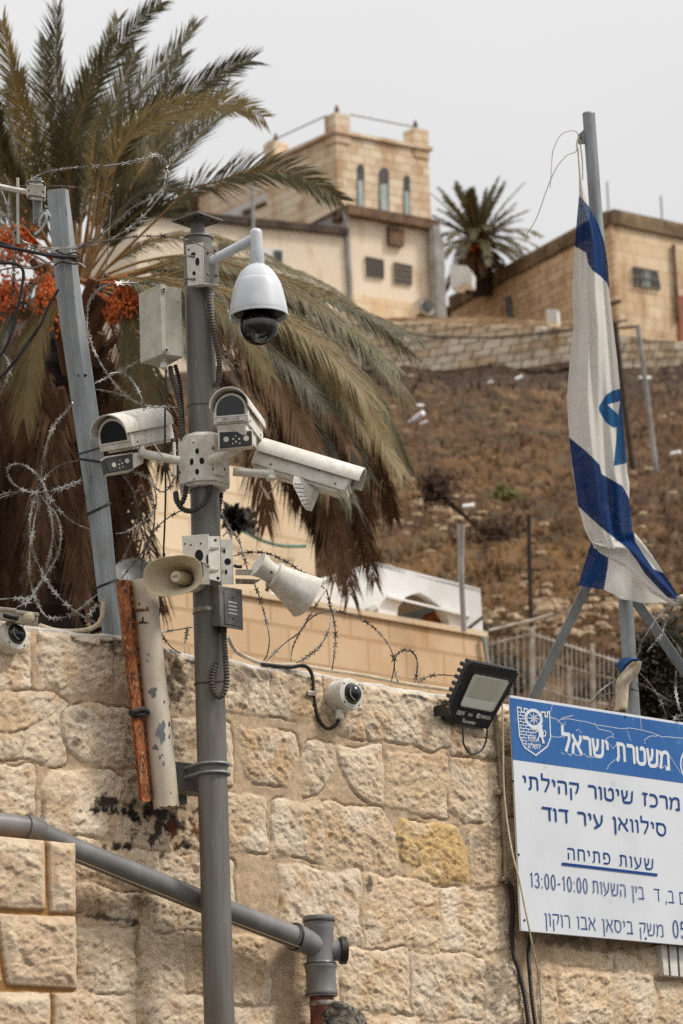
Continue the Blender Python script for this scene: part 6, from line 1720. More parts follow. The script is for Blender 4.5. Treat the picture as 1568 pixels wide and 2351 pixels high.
# fronds arching to the right and hanging
ar = [
 ([(200, 650), (330, 600), (470, 590), (640, 650), (780, 740), (900, 870), (945, 930)], 0, -.4, m_frond_y), ([(200, 650), (360, 620), (560, 640), (720, 710), (860, 800), (930, 900)], .3, .3, m_frond),
 ([(200, 650), (380, 640), (560, 680), (700, 760), (820, 880), (880, 1010), (925, 1090)], -.3, -1.0, m_frond_y), ([(200, 660), (380, 680), (540, 740), (660, 830), (770, 960), (850, 1100)], -.1, -.6, m_frond),
 ([(200, 660), (400, 660), (600, 720), (760, 820), (870, 930), (940, 1080)], .4, .8, m_frond), ([(200, 660), (380, 690), (560, 780), (700, 900), (820, 1040), (900, 1150)], .5, 1.0, m_frond_y),
 ([(200, 660), (370, 720), (520, 820), (640, 950), (740, 1080), (800, 1180)], .1, .4, m_dead), ([(200, 650), (420, 600), (600, 600), (760, 660), (880, 760)], .8, 1.4, m_frond),
 ([(200, 660), (360, 740), (500, 860), (600, 1000), (680, 1150)], .6, 1.0, m_dead), ([(200, 660), (400, 700), (580, 800), (740, 950), (870, 1130), (925, 1190)], .8, 1.6, m_dead),
 ([(200, 650), (330, 560), (460, 540), (600, 580), (700, 640)], .9, 1.6, m_frond_y), ([(200, 650), (350, 640), (470, 680), (560, 760), (620, 860)], -.4, -1.2, m_frond_y),
 ([(200, 650), (300, 640), (380, 700), (440, 790), (480, 900)], -.5, -1.2, m_frond), ([(200, 650), (160, 640), (110, 700), (75, 800), (55, 960)], -.5, -1.1, m_frond_y),
 ([(200, 650), (130, 620), (40, 690), (-20, 820), (-40, 960)], -.4, -1.0, m_frond), ([(200, 650), (270, 660), (310, 760), (330, 880), (345, 1000)], -.4, -1.0, m_frond_y),
]
for pts, d0, d1, ml in ar:
    n_ = len(pts); w = [pc(x, y, d0 + (d1 - d0) * k / (n_ - 1)) for k, (x, y) in enumerate(pts)]
    frond('frond', w, palm, ml, m_rach if ml is not m_dead else m_rachd, LL=rp2.uniform(.28, .37), n=170, start=.16, r=rp2, side=(vw * .6 + Vector((rp2.uniform(-.2, .3), 0, .9))).normalized(), droop=.8, fold=.2)
rq_ = random.Random(77)
for k in range(22):
    t = k / 21.0
    ex_, ey_ = 955 - 190 * t + rq_.uniform(-30, 20), 800 + 400 * t + rq_.uniform(-50, 40)
    hx, hy = 430 + rq_.uniform(-50, 70), 610 + 90 * t + rq_.uniform(-30, 30)
    o0, o1 = rq_.uniform(-.3, .9), rq_.uniform(-.8, 1.4)
    pts = [(200, 655), (hx - 110, hy + 20), (hx, hy), ((hx * .45 + ex_ * .55), hy + (ey_ - hy) * .32), (hx * .18 + ex_ * .82, hy + (ey_ - hy) * .68), (ex_, ey_)]
    w = [pc(x, y, o0 + (o1 - o0) * i_ / 5) for i_, (x, y) in enumerate(pts)]
    frond('frond', w, palm, (m_frond, m_frond_y, m_frond_y, m_frond, m_dead if t > .5 else m_frond_y)[k % 5], m_rach, LL=rq_.uniform(.3, .4), n=150, start=.2, r=rq_, side=(vw * .7 + Vector((rq_.uniform(-.3, .4), 0, .8))).normalized(), droop=.9, fold=.3, wid=.0062)
# dead skirt
dd_ = [(70, 830, 58, 1230), (120, 800, 96, 1060), (166, 830, 158, 1160), (40, 760, 20, 1120), (220, 760, 260, 1060), (250, 730, 330, 1010), (150, 700, 130, 960), (300, 760, 380, 1090), (20, 900, 0, 1300), (100, 950, 80, 1340), (150, 980, 150, 1380),
       (330, 800, 430, 1120), (200, 800, 215, 1180), (-20, 800, -40, 1180), (60, 1000, 50, 1400), (180, 1050, 190, 1400), (10, 1050, 10, 1400), (130, 1100, 120, 1440), (240, 980, 250, 1250), (280, 880, 330, 1180), (90, 700, 40, 900), (210, 700, 225, 930),
       (620, 930, 690, 1150), (640, 900, 760, 1250), (680, 930, 800, 1330), (700, 950, 805, 1370), (720, 960, 830, 1290), (740, 980, 862, 1340), (660, 980, 740, 1250), (700, 1000, 770, 1340), (580, 960, 612, 1210), (760, 960, 850, 1200), (790, 930, 905, 1190), (640, 960, 720, 1180)]
for k in range(16):
    x = rp2.uniform(-60, 300); y = rp2.uniform(680, 1150); dd_.append((x, y, x + rp2.uniform(-40, 60) + max(0, (x - 200)) * .4, y + rp2.uniform(220, 340)))
for (x0, y0, x1, y1) in dd_:
    o = rp2.uniform(-.45, .8)
    if x0 > 500: o = rp2.uniform(-.2, .4)
    if o > -.1 and x0 < 400 and y0 > 850: o += .3
    w = [pc(x0, y0, o), pc(x0 + (x1 - x0) * .45 + rp2.uniform(-6, 6), y0 + (y1 - y0) * .35, o - .1), pc(x0 + (x1 - x0) * .8, y0 + (y1 - y0) * .7, o - .1), pc(x1, y1, o)]
    frond('dead_frond', w, palm, m_dead, m_rachd, LL=rp2.uniform(.22, .34), n=rp2.randint(34, 58), start=.02, r=rp2, side=(vw + Vector((rp2.uniform(-.5, .5), 0, .1))).normalized(), droop=1.3, fold=.35, wid=.0075)
# leaf bases round the crown
for k in range(26):
    a = rp2.uniform(0, 6.28); h = rp2.uniform(640, 960)
    b = pc(165 + 20 * math.cos(a), h + 60, -.1 + .3 * math.sin(a)); 
    MB().tube([b, b + Vector((.32 * math.cos(a), .32 * math.sin(a), .35))], [.07, .035], 6).build('leaf_base', m_rachd, palm)
for (x, y, rx, ry) in ((36, 562, 44, 44), (112, 690, 36, 56), (290, 686, 40, 36), (20, 680, 30, 40), (268, 718, 20, 22)):
    mb = MB(); dq = -.75 if x < 200 else -.6
    for k in range(380):
        u, v = rp2.gauss(0, .5), rp2.gauss(0, .55)
        mb.ball(pc(x + rx * u, y + ry * v, dq + rp2.uniform(-.12, .12)), rp2.uniform(.008, .013), 5, 4, (1, 1, 1.5))
    for k in range(14):
        mb.tube([pc(170, 640, -.3), pc(x + rx * rp2.uniform(-.4, .4), y - ry * .9, dq), pc(x + rx * rp2.uniform(-.9, .9), y + ry * rp2.uniform(-.4, .8), dq)], .007, 5)
    fo = mb.build('fruit_cluster', m_date, palm); fo['kind'] = 'stuff'

# the far palm by the houses
PF = 158.0
palm2 = thing('date_palm', 'distant date palm standing between the stone tower house and the flag', 'palm tree', P(1105, 660, PF))
MB().tube([P(1108, 680, PF), P(1102, 610, PF), P(1098, 560, PF)], [.5, .42, .4], 12).build('trunk', m_trunk, palm2)
r3 = random.Random(31)
for k in range(70):
    a = r3.uniform(0, 2 * math.pi); e = r3.uniform(-.15, 1.35)
    if k < 16 and k not in (7, 8): a = math.pi * (k / 15.0) + r3.uniform(-.06, .06); e = None
    c = P(1098, 558, PF)
    if e is None: d = Vector((math.cos(a), r3.uniform(-.3, .3), math.sin(a) * 1.1 + .1))
    else: d = Vector((math.cos(a) * math.cos(e), math.sin(a) * math.cos(e), math.sin(e)))
    Lf = r3.uniform(3.0, 4.0)
    drop = .62 if d.z < .6 else .2
    w = [c + d * Lf * t + Vector((0, 0, -drop * Lf * t * t)) for t in (0, .35, .7, 1)]
    frond('frond', w, palm2, m_frond, m_rach, LL=.6, n=34, start=.12, r=r3, side=(Vector((0, 0, 1)) - d * d.z + Vector((0, -.3, 0))).normalized(), droop=.5, wid=.05, rad=.05)
for k in range(12):
    a = r3.uniform(0, 6.28); c = P(1100, 580, PF)
    w = [c, c + Vector((math.cos(a) * 1.0, math.sin(a), -.3)), c + Vector((math.cos(a) * 1.3, math.sin(a) * 1.3, -1.6))]
    frond('dead_frond', w, palm2, m_dead, m_rachd, LL=.5, n=18, start=.1, r=r3, side=Vector((math.cos(a), math.sin(a), .3)), droop=1, wid=.05, rad=.05)
mb = MB()
for k in range(40): mb.ball(P(1082 + r3.gauss(0, 9), 585 + r3.gauss(0, 14), PF - .8), .08, 6, 5)
mb.build('fruit_cluster', m_date, palm2)['kind'] = 'stuff'
# ------------------------------------------------------------------ buildings on the hill
def zplane(x, y, z):
    x, y = float(x), float(y)
    r = FWD + ((x - 784.0) / F_PX) * RGT + ((1175.5 - y) / F_PX) * UPV
    return CAM + r * ((z - CAM.z) / r.z)
def h_(x, y, k='H'): return T(k, [(x, y)])[0]
def masonry(name, c1, c2, c3, course=.3, width=.55, mortar=None, amt=.5, bump=.02, stain=None, stain_t=.6):
    """coursed stone: brick texture in a vertical plane plus blotches"""
    m = bpy.data.materials.new(name); m.use_nodes = True
    N = m.node_tree.nodes; L = m.node_tree.links; b = N['Principled BSDF']; b.inputs['Roughness'].default_value = .92; b.inputs['Specular IOR Level'].default_value = .2
    tc = N.new('ShaderNodeTexCoord'); sx = N.new('ShaderNodeSeparateXYZ'); L.new(tc.outputs['Object'], sx.inputs[0])
    ad = N.new('ShaderNodeMath'); ad.operation = 'ADD'; L.new(sx.outputs[0], ad.inputs[0]); L.new(sx.outputs[1], ad.inputs[1])
    cb = N.new('ShaderNodeCombineXYZ'); L.new(ad.outputs[0], cb.inputs[0]); L.new(sx.outputs[2], cb.inputs[1])
    br = N.new('ShaderNodeTexBrick'); br.inputs['Scale'].default_value = 1; br.inputs['Brick Width'].default_value = width; br.inputs['Row Height'].default_value = course
    br.inputs['Mortar Size'].default_value = .02; br.inputs['Color1'].default_value = c1 + (1,); br.inputs['Color2'].default_value = c2 + (1,); br.inputs['Mortar'].default_value = (mortar or c3) + (1,)
    br.offset = .43; L.new(cb.outputs[0], br.inputs['Vector'])
    n = N.new('ShaderNodeTexNoise'); n.inputs['Scale'].default_value = 1.1; n.inputs['Detail'].default_value = 8; n.inputs['Roughness'].default_value = .7; L.new(tc.outputs['Object'], n.inputs['Vector'])
    mr = N.new('ShaderNodeMapRange'); mr.inputs[1].default_value = .42; mr.inputs[2].default_value = .66; mr.inputs[4].default_value = amt; L.new(n.outputs[0], mr.inputs[0])
    mx = N.new('ShaderNodeMix'); mx.data_type = 'RGBA'; L.new(mr.outputs[0], mx.inputs[0]); L.new(br.outputs[0], mx.inputs[6]); mx.inputs[7].default_value = c3 + (1,)
    out = mx.outputs[2]
    if stain:
        n2 = N.new('ShaderNodeTexNoise'); n2.inputs['Scale'].default_value = .45; n2.inputs['Detail'].default_value = 9; n2.inputs['Roughness'].default_value = .7
        mp = N.new('ShaderNodeMapping'); mp.inputs['Scale'].default_value = (1.6, 1.6, .5); L.new(tc.outputs['Object'], mp.inputs[0]); L.new(mp.outputs[0], n2.inputs['Vector'])
        m2 = N.new('ShaderNodeMapRange'); m2.inputs[1].default_value = stain_t - .06; m2.inputs[2].default_value = stain_t + .1; m2.inputs[4].default_value = .8; L.new(n2.outputs[0], m2.inputs[0])
        x2 = N.new('ShaderNodeMix'); x2.data_type = 'RGBA'; L.new(m2.outputs[0], x2.inputs[0]); L.new(out, x2.inputs[6]); x2.inputs[7].default_value = stain + (1,); out = x2.outputs[2]
    L.new(out, b.inputs['Base Color'])
    bp = N.new('ShaderNodeBump'); bp.inputs['Distance'].default_value = bump; L.new(br.outputs['Fac'], bp.inputs['Height']); bp.invert = True; L.new(bp.outputs[0], b.inputs['Normal'])
    return m
m_tow = masonry('ochre_stone', lin(226, 206, 176), lin(190, 158, 122), lin(232, 218, 196), .42, .9, lin(172, 142, 110), .5, stain=lin(172, 132, 94), stain_t=.58)
m_plas = masonry('cream_render', lin(230, 214, 192), lin(224, 206, 182), lin(214, 190, 156), 3, 6, lin(214, 194, 166), .35, .0, stain=lin(186, 150, 108), stain_t=.62)
m_plas2 = masonry('stained_render', lin(228, 208, 178), lin(212, 184, 148), lin(212, 180, 140), .6, 1.2, lin(178, 148, 116), .6, .0, stain=lin(160, 120, 84), stain_t=.56)
m_brk = masonry('brown_stone', lin(208, 180, 146), lin(176, 142, 108), lin(220, 194, 162), .36, .7, lin(146, 116, 88), .5, stain=lin(138, 104, 76), stain_t=.58)
m_rwal = masonry('pale_rough_stone', lin(244, 230, 206), lin(224, 194, 154), lin(246, 234, 214), .34, .5, lin(104, 76, 50), .35, .1, stain=lin(150, 112, 72), stain_t=.57)
m_roof = mat('brown_roof_edge', lin(120, 92, 68), lin(86, 62, 46), rough=.9, ns=1.5)
m_win = mat('window_dark', (.035, .033, .03), (.07, .065, .06), rough=.2, ns=2)
m_wing = mat('pale_green_glass', lin(168, 178, 172), lin(150, 162, 158), rough=.25, ns=2)
m_bars = mat('window_bars', lin(128, 116, 104), rough=.7)
m_wsheet = mat('white_sheet', lin(226, 224, 220), lin(206, 202, 196), rough=.7, ns=1)
m_pipe2 = mat('grey_downpipe', lin(158, 156, 150), lin(130, 124, 116), rough=.6, ns=1)
m_ac = mat('ac_white', lin(218, 214, 206), lin(196, 188, 174), rough=.6, ns=3)
m_iron = mat('thin_iron', lin(120, 112, 102), rough=.7)

def block(name, mats_, A, B, Lp, h, parent=None, **k):
    """box on a corner A with level edges A-B and A-L, h down"""
    D = B + Lp - A; dz = Vector((0, 0, -h))
    t = [A, B, D, Lp]
    return MB().loft([[p + dz for p in t], t]).build(name, mats_, parent, smooth=False, **k)
def fwin(face, pts, name, m, parent, off=.04, depth=.2):
    a = [face.at(x, y, off) for x, y in pts]
    return MB().loft([a, [p - face.n * depth for p in a]]).build(name, m, parent, smooth=False)
def grille(face, x0, y0, x1, y1, nb, parent, nh=2, w=.03, rect=None):
    c = rect or [(x0, y0), (x1, y0 + (y1 - y0) * .0), (x1, y1), (x0, y1)]
    o = fwin(face, c, 'window', m_win, parent, .03)
    f = lambda u, v: (c[0][0] * (1 - u) * (1 - v) + c[1][0] * u * (1 - v) + c[2][0] * u * v + c[3][0] * (1 - u) * v, c[0][1] * (1 - u) * (1 - v) + c[1][1] * u * (1 - v) + c[2][1] * u * v + c[3][1] * (1 - u) * v)
    mb = MB()
    for i in range(nb):
        u = i / (nb - 1); mb.tube([face.at(*f(u, 0), .09), face.at(*f(u, 1), .09)], w, 5)
    for j in range(nh):
        v = (j + .0) / max(nh - 1, 1); mb.tube([face.at(*f(0, v), .09), face.at(*f(1, v), .09)], w, 5)
    mb.build('grille', m_bars, o)
    return o

tow = thing('stone_house', 'tall tan stone tower house with three arched windows and corner posts on the hilltop', 'house', P(*h_(900, 1400), 150))
A = P(*h_(885, 214), 150); zr = A.z
B = zplane(*h_(1462, 324), zr); Lc = zplane(*h_(500, 388), zr)
dAB = (B - A).normalized(); dAL = (Lc - A).normalized()
Lx = A + dAL * ((Lc - A).length * 2.3)
block('tower_walls', m_tow, A, B, Lx, 17, tow)
pr_h = 2.35
cap_t = .12
for c, d1, d2 in ((A, dAB, dAL), (B - dAB * .72, dAB, dAL), (Lc, dAB, dAL)):
    q = c - (d1 + d2) * .06
    t = [q, q + d1 * .8, q + d1 * .8 + d2 * .75, q + d2 * .75]
    MB().loft([[p - ZUP * .4 for p in t], [p + ZUP * 1.05 for p in t]]).build('corner_post', m_tow, tow, smooth=False)
    cen = sum(t, Vector()) / 4 + ZUP * 1.05
    MB().lathe([(.24, 0), (.2, .08), (.08, .16), (.12, .3), (.03, .55)], Matrix.Translation(cen), 10).build('finial', m_roof, tow)
for a_, b_ in ((A + ZUP * 1.1 + dAB * .8, B + ZUP * 1.1 - dAB * .6), (A + ZUP * 1.1 + dAL * .6, Lc + ZUP * 1.1 + dAL * .5)):
    n_ = 12
    MB().tube([a_, b_], .035, 5).build('roof_rail', m_iron, tow)
MB().loft([[A + (dAB * i + dAL * j) + ZUP * .02 for i, j in ((-.15, -.15), ((B - A).length + .15, -.15), ((B - A).length + .15, 20), (-.15, 20))], [A + (dAB * i + dAL * j) + ZUP * .2 for i, j in ((-.15, -.15), ((B - A).length + .15, -.15), ((B - A).length + .15, 20), (-.15, 20))]]).build('coping', m_tow, tow, smooth=False)
fT = Face(A, dAB); 
if fT.n.dot(CAM - A) < 0: fT.n = -fT.n
for (cx, y0, y1, w, sl_) in ((1040, 405, 680, 22, 1), (1186, 428, 715, 31, 1), (1330, 474, 745, 20, 1)):
    yc = y0 + w * 1.1
    pts = [(cx - w, y1)] + [(cx - w * math.cos(a), yc - w * 1.25 * math.sin(a)) for a in np.linspace(0, math.pi, 11)] + [(cx + w, y1 + 8)]
    o = fwin(fT, T('H', pts), 'arched_window', m_win, tow, .03, .3)
    fwin(fT, T('H', [(cx - w * .8, y0 + 100), (cx + w * .6, y0 + 100), (cx + w * .8, y1), (cx - w * .6, y1 - 6)]), 'glass', m_wing, o, .07, .05)
# lower block under the tower, flush with its right face
Fl = Face(A + fT.n * 1.0, dAB, fT.n)
a0, a1 = Fl.at(*h_(962, 738)), Fl.at(*h_(1500, 862))
zt2 = a0.z
a1 = Vector((a1.x, a1.y, zt2))
MB().loft([[p + ZUP * (zz) for p in (a0, a1, a1 - fT.n * 1.2, a0 - fT.n * 1.2)] for zz in (-16, 0)]).build('lower_walls', m_plas, tow, smooth=False)
e0, e1 = a0 + fT.n * .5 - dAB * .3, a1 + fT.n * .5
MB().loft([[p for p in (e0, e1, e1 - fT.n * 1.7, e0 - fT.n * 1.7)], [p + ZUP * .45 for p in (e0, e1, e1 - fT.n * 1.5, e0 - fT.n * 1.5)]]).build('roof_slab', m_roof, tow, smooth=False)
b0, b1 = Fl.at(*h_(985, 1212), .05), Fl.at(*h_(1520, 1250), .05)
b1.z = b0.z
MB().loft([[p + ZUP * zz for p in (b0, b1, b1 - fT.n * .3, b0 - fT.n * .3)] for zz in (-9, 0)]).build('base_render', m_plas2, tow, smooth=False)
grille(Fl, 0, 0, 0, 0, 6, tow, 2, rect=T('H', [(1070, 982), (1182, 1004), (1185, 1122), (1075, 1108)]))
grille(Fl, 0, 0, 0, 0, 8, tow, 5, rect=T('H', [(1248, 1018), (1360, 1040), (1360, 1162), (1252, 1148)]))
fwin(Fl, T('H', [(1218, 790), (1315, 815), (1312, 918), (1222, 905)]), 'shutter', m_roof, tow, .25, .4)
MB().tube([Fl.at(*h_(945, 690), .2), Fl.at(*h_(957, 900), .2), Fl.at(*h_(980, 1340), .2)], .13, 8).build('downpipe', m_pipe2, tow)
for x, y0, y1, r in ((1500, 800, 1420, .3), (1545, 880, 1430, .12), (1518, 790, 900, .1)):
    MB().tube([Fl.at(*h_(x, y0), .35), Fl.at(*h_(x + 24 * (y1 - y0) / 620, y1), .35)], r, 8).build('drain_stack', m_pipe2, tow)
# lower left wing
wingA = P(*h_(945, 856), 147.5); zw = wingA.z
wl = zplane(*h_(-60, 752), zw); dW = (wl - wingA).normalized()
nW = Vector((dW.y, -dW.x, 0)); nW = nW if nW.dot(CAM - wingA) > 0 else -nW
wing = thing('low_house', 'long low cream house with a dark roof edge to the left of the stone tower', 'house', P(*h_(500, 1300), 148))
wlx = wingA + dW * ((wl - wingA).length * 1.3)
MB().loft([[p + ZUP * zz for p in (wingA, wlx, wlx - nW * 7, wingA - nW * 7)] for zz in (-12, 0)]).build('walls', m_plas, wing, smooth=False)
f0, f1 = wingA + nW * .25 - dW * .05, wlx + nW * .25
MB().loft([[p + ZUP * zz for p in (f0, f1, f1 - nW * 7.5, f0 - nW * 7.5)] for zz in (0, .34)]).build('roof_edge', mat('dark_fascia', lin(84, 66, 52), lin(60, 46, 38), rough=.9, ns=1.5), wing, smooth=False)
fW = Face(wingA, dW, nW)
for r_, m_, nm, of in (([(418, 925), (560, 935), (560, 1040), (425, 1030)], m_wsheet, 'window_frame', .05), ([(498, 942), (548, 946), (548, 1034), (500, 1030)], m_win, 'window_pane', .10), ([(148, 895), (235, 905), (235, 985), (150, 975)], m_win, 'window_pane', .05)):
    fwin(fW, T('H', r_), nm, m_, wing, of)
MB().tube([fW.at(*h_(365, 818), .3) + ZUP * 0, fW.at(*h_(362, 550), .3)], .10, 6).build('roof_pole', m_pipe2, wing)
gw = [P(*h_(x, y), 148.6) for x, y in ((680, 822), (940, 678), (950, 850))]
MB().prism(gw, -nW * 1.5).build('white_gable', m_wsheet, wing, smooth=False)
MB().tube([P(*h_(676, 812), 148.4), P(*h_(938, 670), 148.4), P(*h_(948, 690), 148.4)], .10, 5).build('gable_trim', m_roof, wing)
gw = [P(*h_(x, y), 149.0) for x, y in ((105, 748), (330, 640), (448, 582), (452, 640), (350, 700), (395, 790), (240, 770))]
MB().prism(gw, -nW * .5).build('roof_sheet', m_wsheet, wing, smooth=False)
MB().tube([P(*h_(300, 712), 148.8), P(*h_(450, 645), 148.8)], .14, 5).build('sheet_trim', m_roof, wing)
# air conditioner
ac = thing('air_conditioner', 'white air conditioner hung low on the right side of the stone tower house', 'air conditioner', Fl.at(*h_(1450, 1340), .4))
a_ = [Fl.at(*h_(x, y), .95) for x, y in ((1408, 1248), (1500, 1260), (1500, 1345), (1410, 1330))]
MB().loft([a_, [p - fT.n * .5 for p in a_]]).build('case', m_ac, ac, smooth=False)
c_ = sum(a_, Vector()) / 4 + fT.n * .02
MB().tube(cr([c_ + (dAB * math.cos(t) + ZUP * math.sin(t)) * .42 for t in np.linspace(0, 2 * math.pi, 16, endpoint=False)], 2, True), .05, 5).build('fan_ring', m_bars, ac)
MB().tube([c_, c_ + fT.n * .03], .3, 16).build('fan', m_win, ac)
a_ = [Fl.at(*h_(x, y), .8) for x, y in ((1415, 1345), (1480, 1352), (1478, 1362), (1415, 1358))]
MB().loft([a_, [p - fT.n * .8 for p in a_]]).build('wall_bracket', m_roof, ac, smooth=False)

# house on the right
rh = thing('flat_roof_house', 'flat roofed tan house with a long brown side wall right behind the flag', 'house', P(1420, 860, 150))
A2 = P(*h_(1240, 634, 'z2'), 150); z2r = A2.z
R2 = zplane(*h_(1568, 704, 'z2'), z2r); L2 = zplane(*h_(505, 1034, 'z2'), z2r)
d2R = (R2 - A2).normalized(); d2L = (L2 - A2).normalized()
R2x = A2 + d2R * ((R2 - A2).length * 1.7)
block('walls', [m_plas2], A2, R2x, L2, 16, rh)
f2R, f2L = Face(A2, d2R), Face(A2, d2L)
for f in (f2R, f2L):
    if f.n.dot(CAM - A2) < 0: f.n = -f.n
sk = [A2 + f2L.n * .06, L2 + f2L.n * .06]
fc_ = [sk[0] - ZUP * .6, sk[1] - ZUP * .6, sk[1] - ZUP * 14, sk[0] - ZUP * 14]
MB().loft([fc_, [p - f2L.n * .2 for p in fc_]]).build('side_masonry', m_brk, rh, smooth=False)
def cop(a, b, n, name):
    MB().loft([[a + n * .18 - ZUP * .55, b + n * .18 - ZUP * .55, b + n * .18 + ZUP * .15, a + n * .18 + ZUP * .15], [p for p in (a - n * .5 - ZUP * .55, b - n * .5 - ZUP * .55, b - n * .5 + ZUP * .15, a - n * .5 + ZUP * .15)]]).build(name, masonry('mossy_coping', lin(128, 106, 82), lin(96, 78, 60), lin(160, 134, 104), .6, 2, None, .6, 0, stain=lin(58, 48, 38), stain_t=.52), rh, smooth=False)
cop(A2 - d2R * .02, R2x, f2R.n, 'parapet'); cop(A2 + d2L * .2, L2, f2L.n, 'parapet')
o = fwin(f2R, T('z2', [(1336, 880), (1450, 900), (1465, 985), (1342, 968)]), 'window', m_win, rh, .05)
fwin(f2R, T('z2', [(1385, 890), (1420, 898), (1425, 975), (1388, 970)]), 'curtain', m_wing, o, .09, .05)
mb = MB()
for u in np.linspace(0, 1, 7): mb.tube([f2R.at(*h_(1336 + 114 * u, 880 + 20 * u, 'z2'), .14), f2R.at(*h_(1342 + 123 * u, 968 + 17 * u, 'z2'), .14)], .03, 5)
for v in (0, .5, 1): mb.tube([f2R.at(*h_(1336 + 6 * v, 880 + 88 * v, 'z2'), .14), f2R.at(*h_(1450 + 15 * v, 900 + 85 * v, 'z2'), .14)], .03, 5)
mb.build('grille', m_bars, o)
fwin(f2L, T('z2', [(748, 1022), (775, 1012), (788, 1118), (762, 1122)]), 'window', m_win, rh, .12)
fwin(f2R, T('z2', [(1548, 1010), (1600, 1015), (1600, 1300), (1556, 1295)]), 'red_panel', mat('brick_red', lin(150, 88, 66), rough=.9), rh, .12)
MB().tube([f2R.at(*h_(1524, 780, 'z2'), .15), f2R.at(*h_(1545, 1120, 'z2'), .15)], .1, 6).build('downpipe', m_roof, rh)
MB().tube([f2R.at(*h_(1238, 1052, 'z2'), .1), f2R.at(*h_(1275, 1040, 'z2'), 1.2)], .12, 5).build('spout', m_roof, rh)
for x, y0, y1, lb_ in ((1219, 490, 630, 'left of two thin aerials on the roof behind the flag pole'), (1466, 555, 690, 'right of two thin aerials on the roof behind the flag pole')):
    tag(MB().tube([P(*h_(x, y0, 'z2'), 153), P(*h_(x + 8, y1 + 30, 'z2'), 153)], .045, 5).build('roof_aerial', m_pipe2), lb_, 'aerial')
def simple_box(pts, k, d, th, name, label, cat, m):
    a = [P(*h_(x, y, k), d) for x, y in pts]
    n_ = Vector((.25, 1, 0)).normalized()
    t = MB(); n = len(a)
    t.loft([a, [p + n_ * th for p in a]])
    return tag(t.build(name, m, smooth=False, bevel=.02), label, cat)
simple_box([(497, 868), (575, 878), (600, 905), (597, 966), (560, 960), (540, 975), (500, 972)], 'z2', 146, .8, 'water_tank', 'white water tank in front of the distant palm between the houses', 'tank', m_wsheet)
simple_box([(938, 1076), (990, 1076), (992, 1138), (942, 1136)], 'z2', 140, .6, 'meter_cabinet', 'small white cabinet on the terrace wall left of the flag', 'cabinet', m_wsheet)
simple_box([(877, 1182), (950, 1190), (948, 1216), (880, 1212)], 'z2', 139.5, .6, 'crate', 'low white crate lying on the terrace wall beneath the small cabinet', 'crate', m_wsheet)

# terrace wall under the houses
def rough_wall(name, label, top, bot, d, th, m, cell=.16, amp=.035):
    t_ = np.array(top, float); b_ = np.array(bot, float)
    xs = np.arange(t_[0, 0], t_[-1, 0], cell * F_PX / 140)
    yt = np.interp(xs, t_[:, 0], t_[:, 1]) + 2.0 * fbm(xs / 22, xs * 0, 3); yb = np.interp(xs, b_[:, 0], b_[:, 1]); dd = np.interp(xs, t_[:, 0], t_[:, 2])
    nz = 26; V = []
    v = np.linspace(0, 1, nz)
    for j in range(nz):
        for i in range(len(xs)):
            V.append(tuple(P(xs[i], yb[i] + (yt[i] - yb[i]) * v[j], dd[i])))
    V = np.array(V); k = fbm(V[:, 0] * 1.1, V[:, 2] * 2.0, 4) * amp * 1.8 - amp * .5 * sstep(.0, .18, np.abs(((V[:, 2] / .42) % 1) - .5) - .33) + amp * fbm(V[:, 0] * 2.6, V[:, 2] * 2.6, 3)
    V[:, 1] -= k
    K = len(xs); V = V.reshape(nz, K, 3)
    bk = V[-1:].copy(); bk[..., 1] += 3; V = np.vstack([V, bk])
    idx = np.arange((nz + 1) * K).reshape(nz + 1, K)
    q = np.stack([idx[:-1, :-1], idx[:-1, 1:], idx[1:, 1:], idx[1:, :-1]], -1).reshape(-1, 4)
    o = np_mesh(name, V.reshape(-1, 3), q, m, loc=tuple(V[0, K // 2])); tag(o, label, 'wall'); return o
rough_wall('terrace_wall', 'rough pale stone terrace wall along the top of the brown slope', [(640, 738, 143), (800, 738, 142), (1000, 742, 141), (1312, 752, 139), (1440, 770, 138), (1700, 800, 138)],
           [(640, 850), (800, 850), (900, 846), (1071, 862), (1312, 832), (1440, 846), (1700, 880)], 141, .5, m_rwal)
rough_wall('ruined_wall', 'low broken course of stones standing on the terrace wall', [(800, 722, 146), (900, 728, 146), (1000, 730, 146), (1100, 726, 146), (1250, 738, 145), (1420, 740, 145)],
           [(800, 770), (1000, 780), (1250, 790), (1420, 800)], 146, .5, m_brk)

# posts on the slope
def slope_post(pts, d, r, m, label):
    return tag(MB().tube([P(x, y, d) for x, y in pts], r, 8).build('slope_post', m), label, 'post')
m_dpost = mat('dark_post', lin(74, 58, 46), lin(52, 40, 32), rough=.8, ns=3); m_lpost = mat('pale_post', lin(176, 172, 166), lin(140, 134, 126), rough=.6, ns=2)
slope_post([(1412, 742), (1432, 920), (1456, 1100)], 98, .085, m_dpost, 'dark leaning post on the slope just right of the flag')
slope_post([(1464, 746), (1484, 900), (1509, 1098)], 96, .075, m_lpost, 'pale metal post on the slope right of the dark leaning one')
slope_post([(1412, 754), (1440, 752), (1465, 749)], 97, .04, m_dpost, 'thin bar joining the tops of the two slope posts')
slope_post([(1054, 1204), (1056, 1300), (1061, 1470)], 44, .032, m_lpost, 'slim pale post rising behind the white arched porch')
slope_post([(1214, 1180), (1216, 1300), (1220, 1440)], 51, .036, m_dpost, 'rust brown post above the corner of the iron fence')
tag(MB().tube(cr([P(x, y, d) for x, y, d in ((790, 742, 138), (930, 768, 138), (1120, 775, 138), (1320, 757, 137), (1440, 735, 137))], 6), .05, 5).build('overhead_wire', m_dpost), 'dark cable sagging along the front of the terrace wall', 'cable')

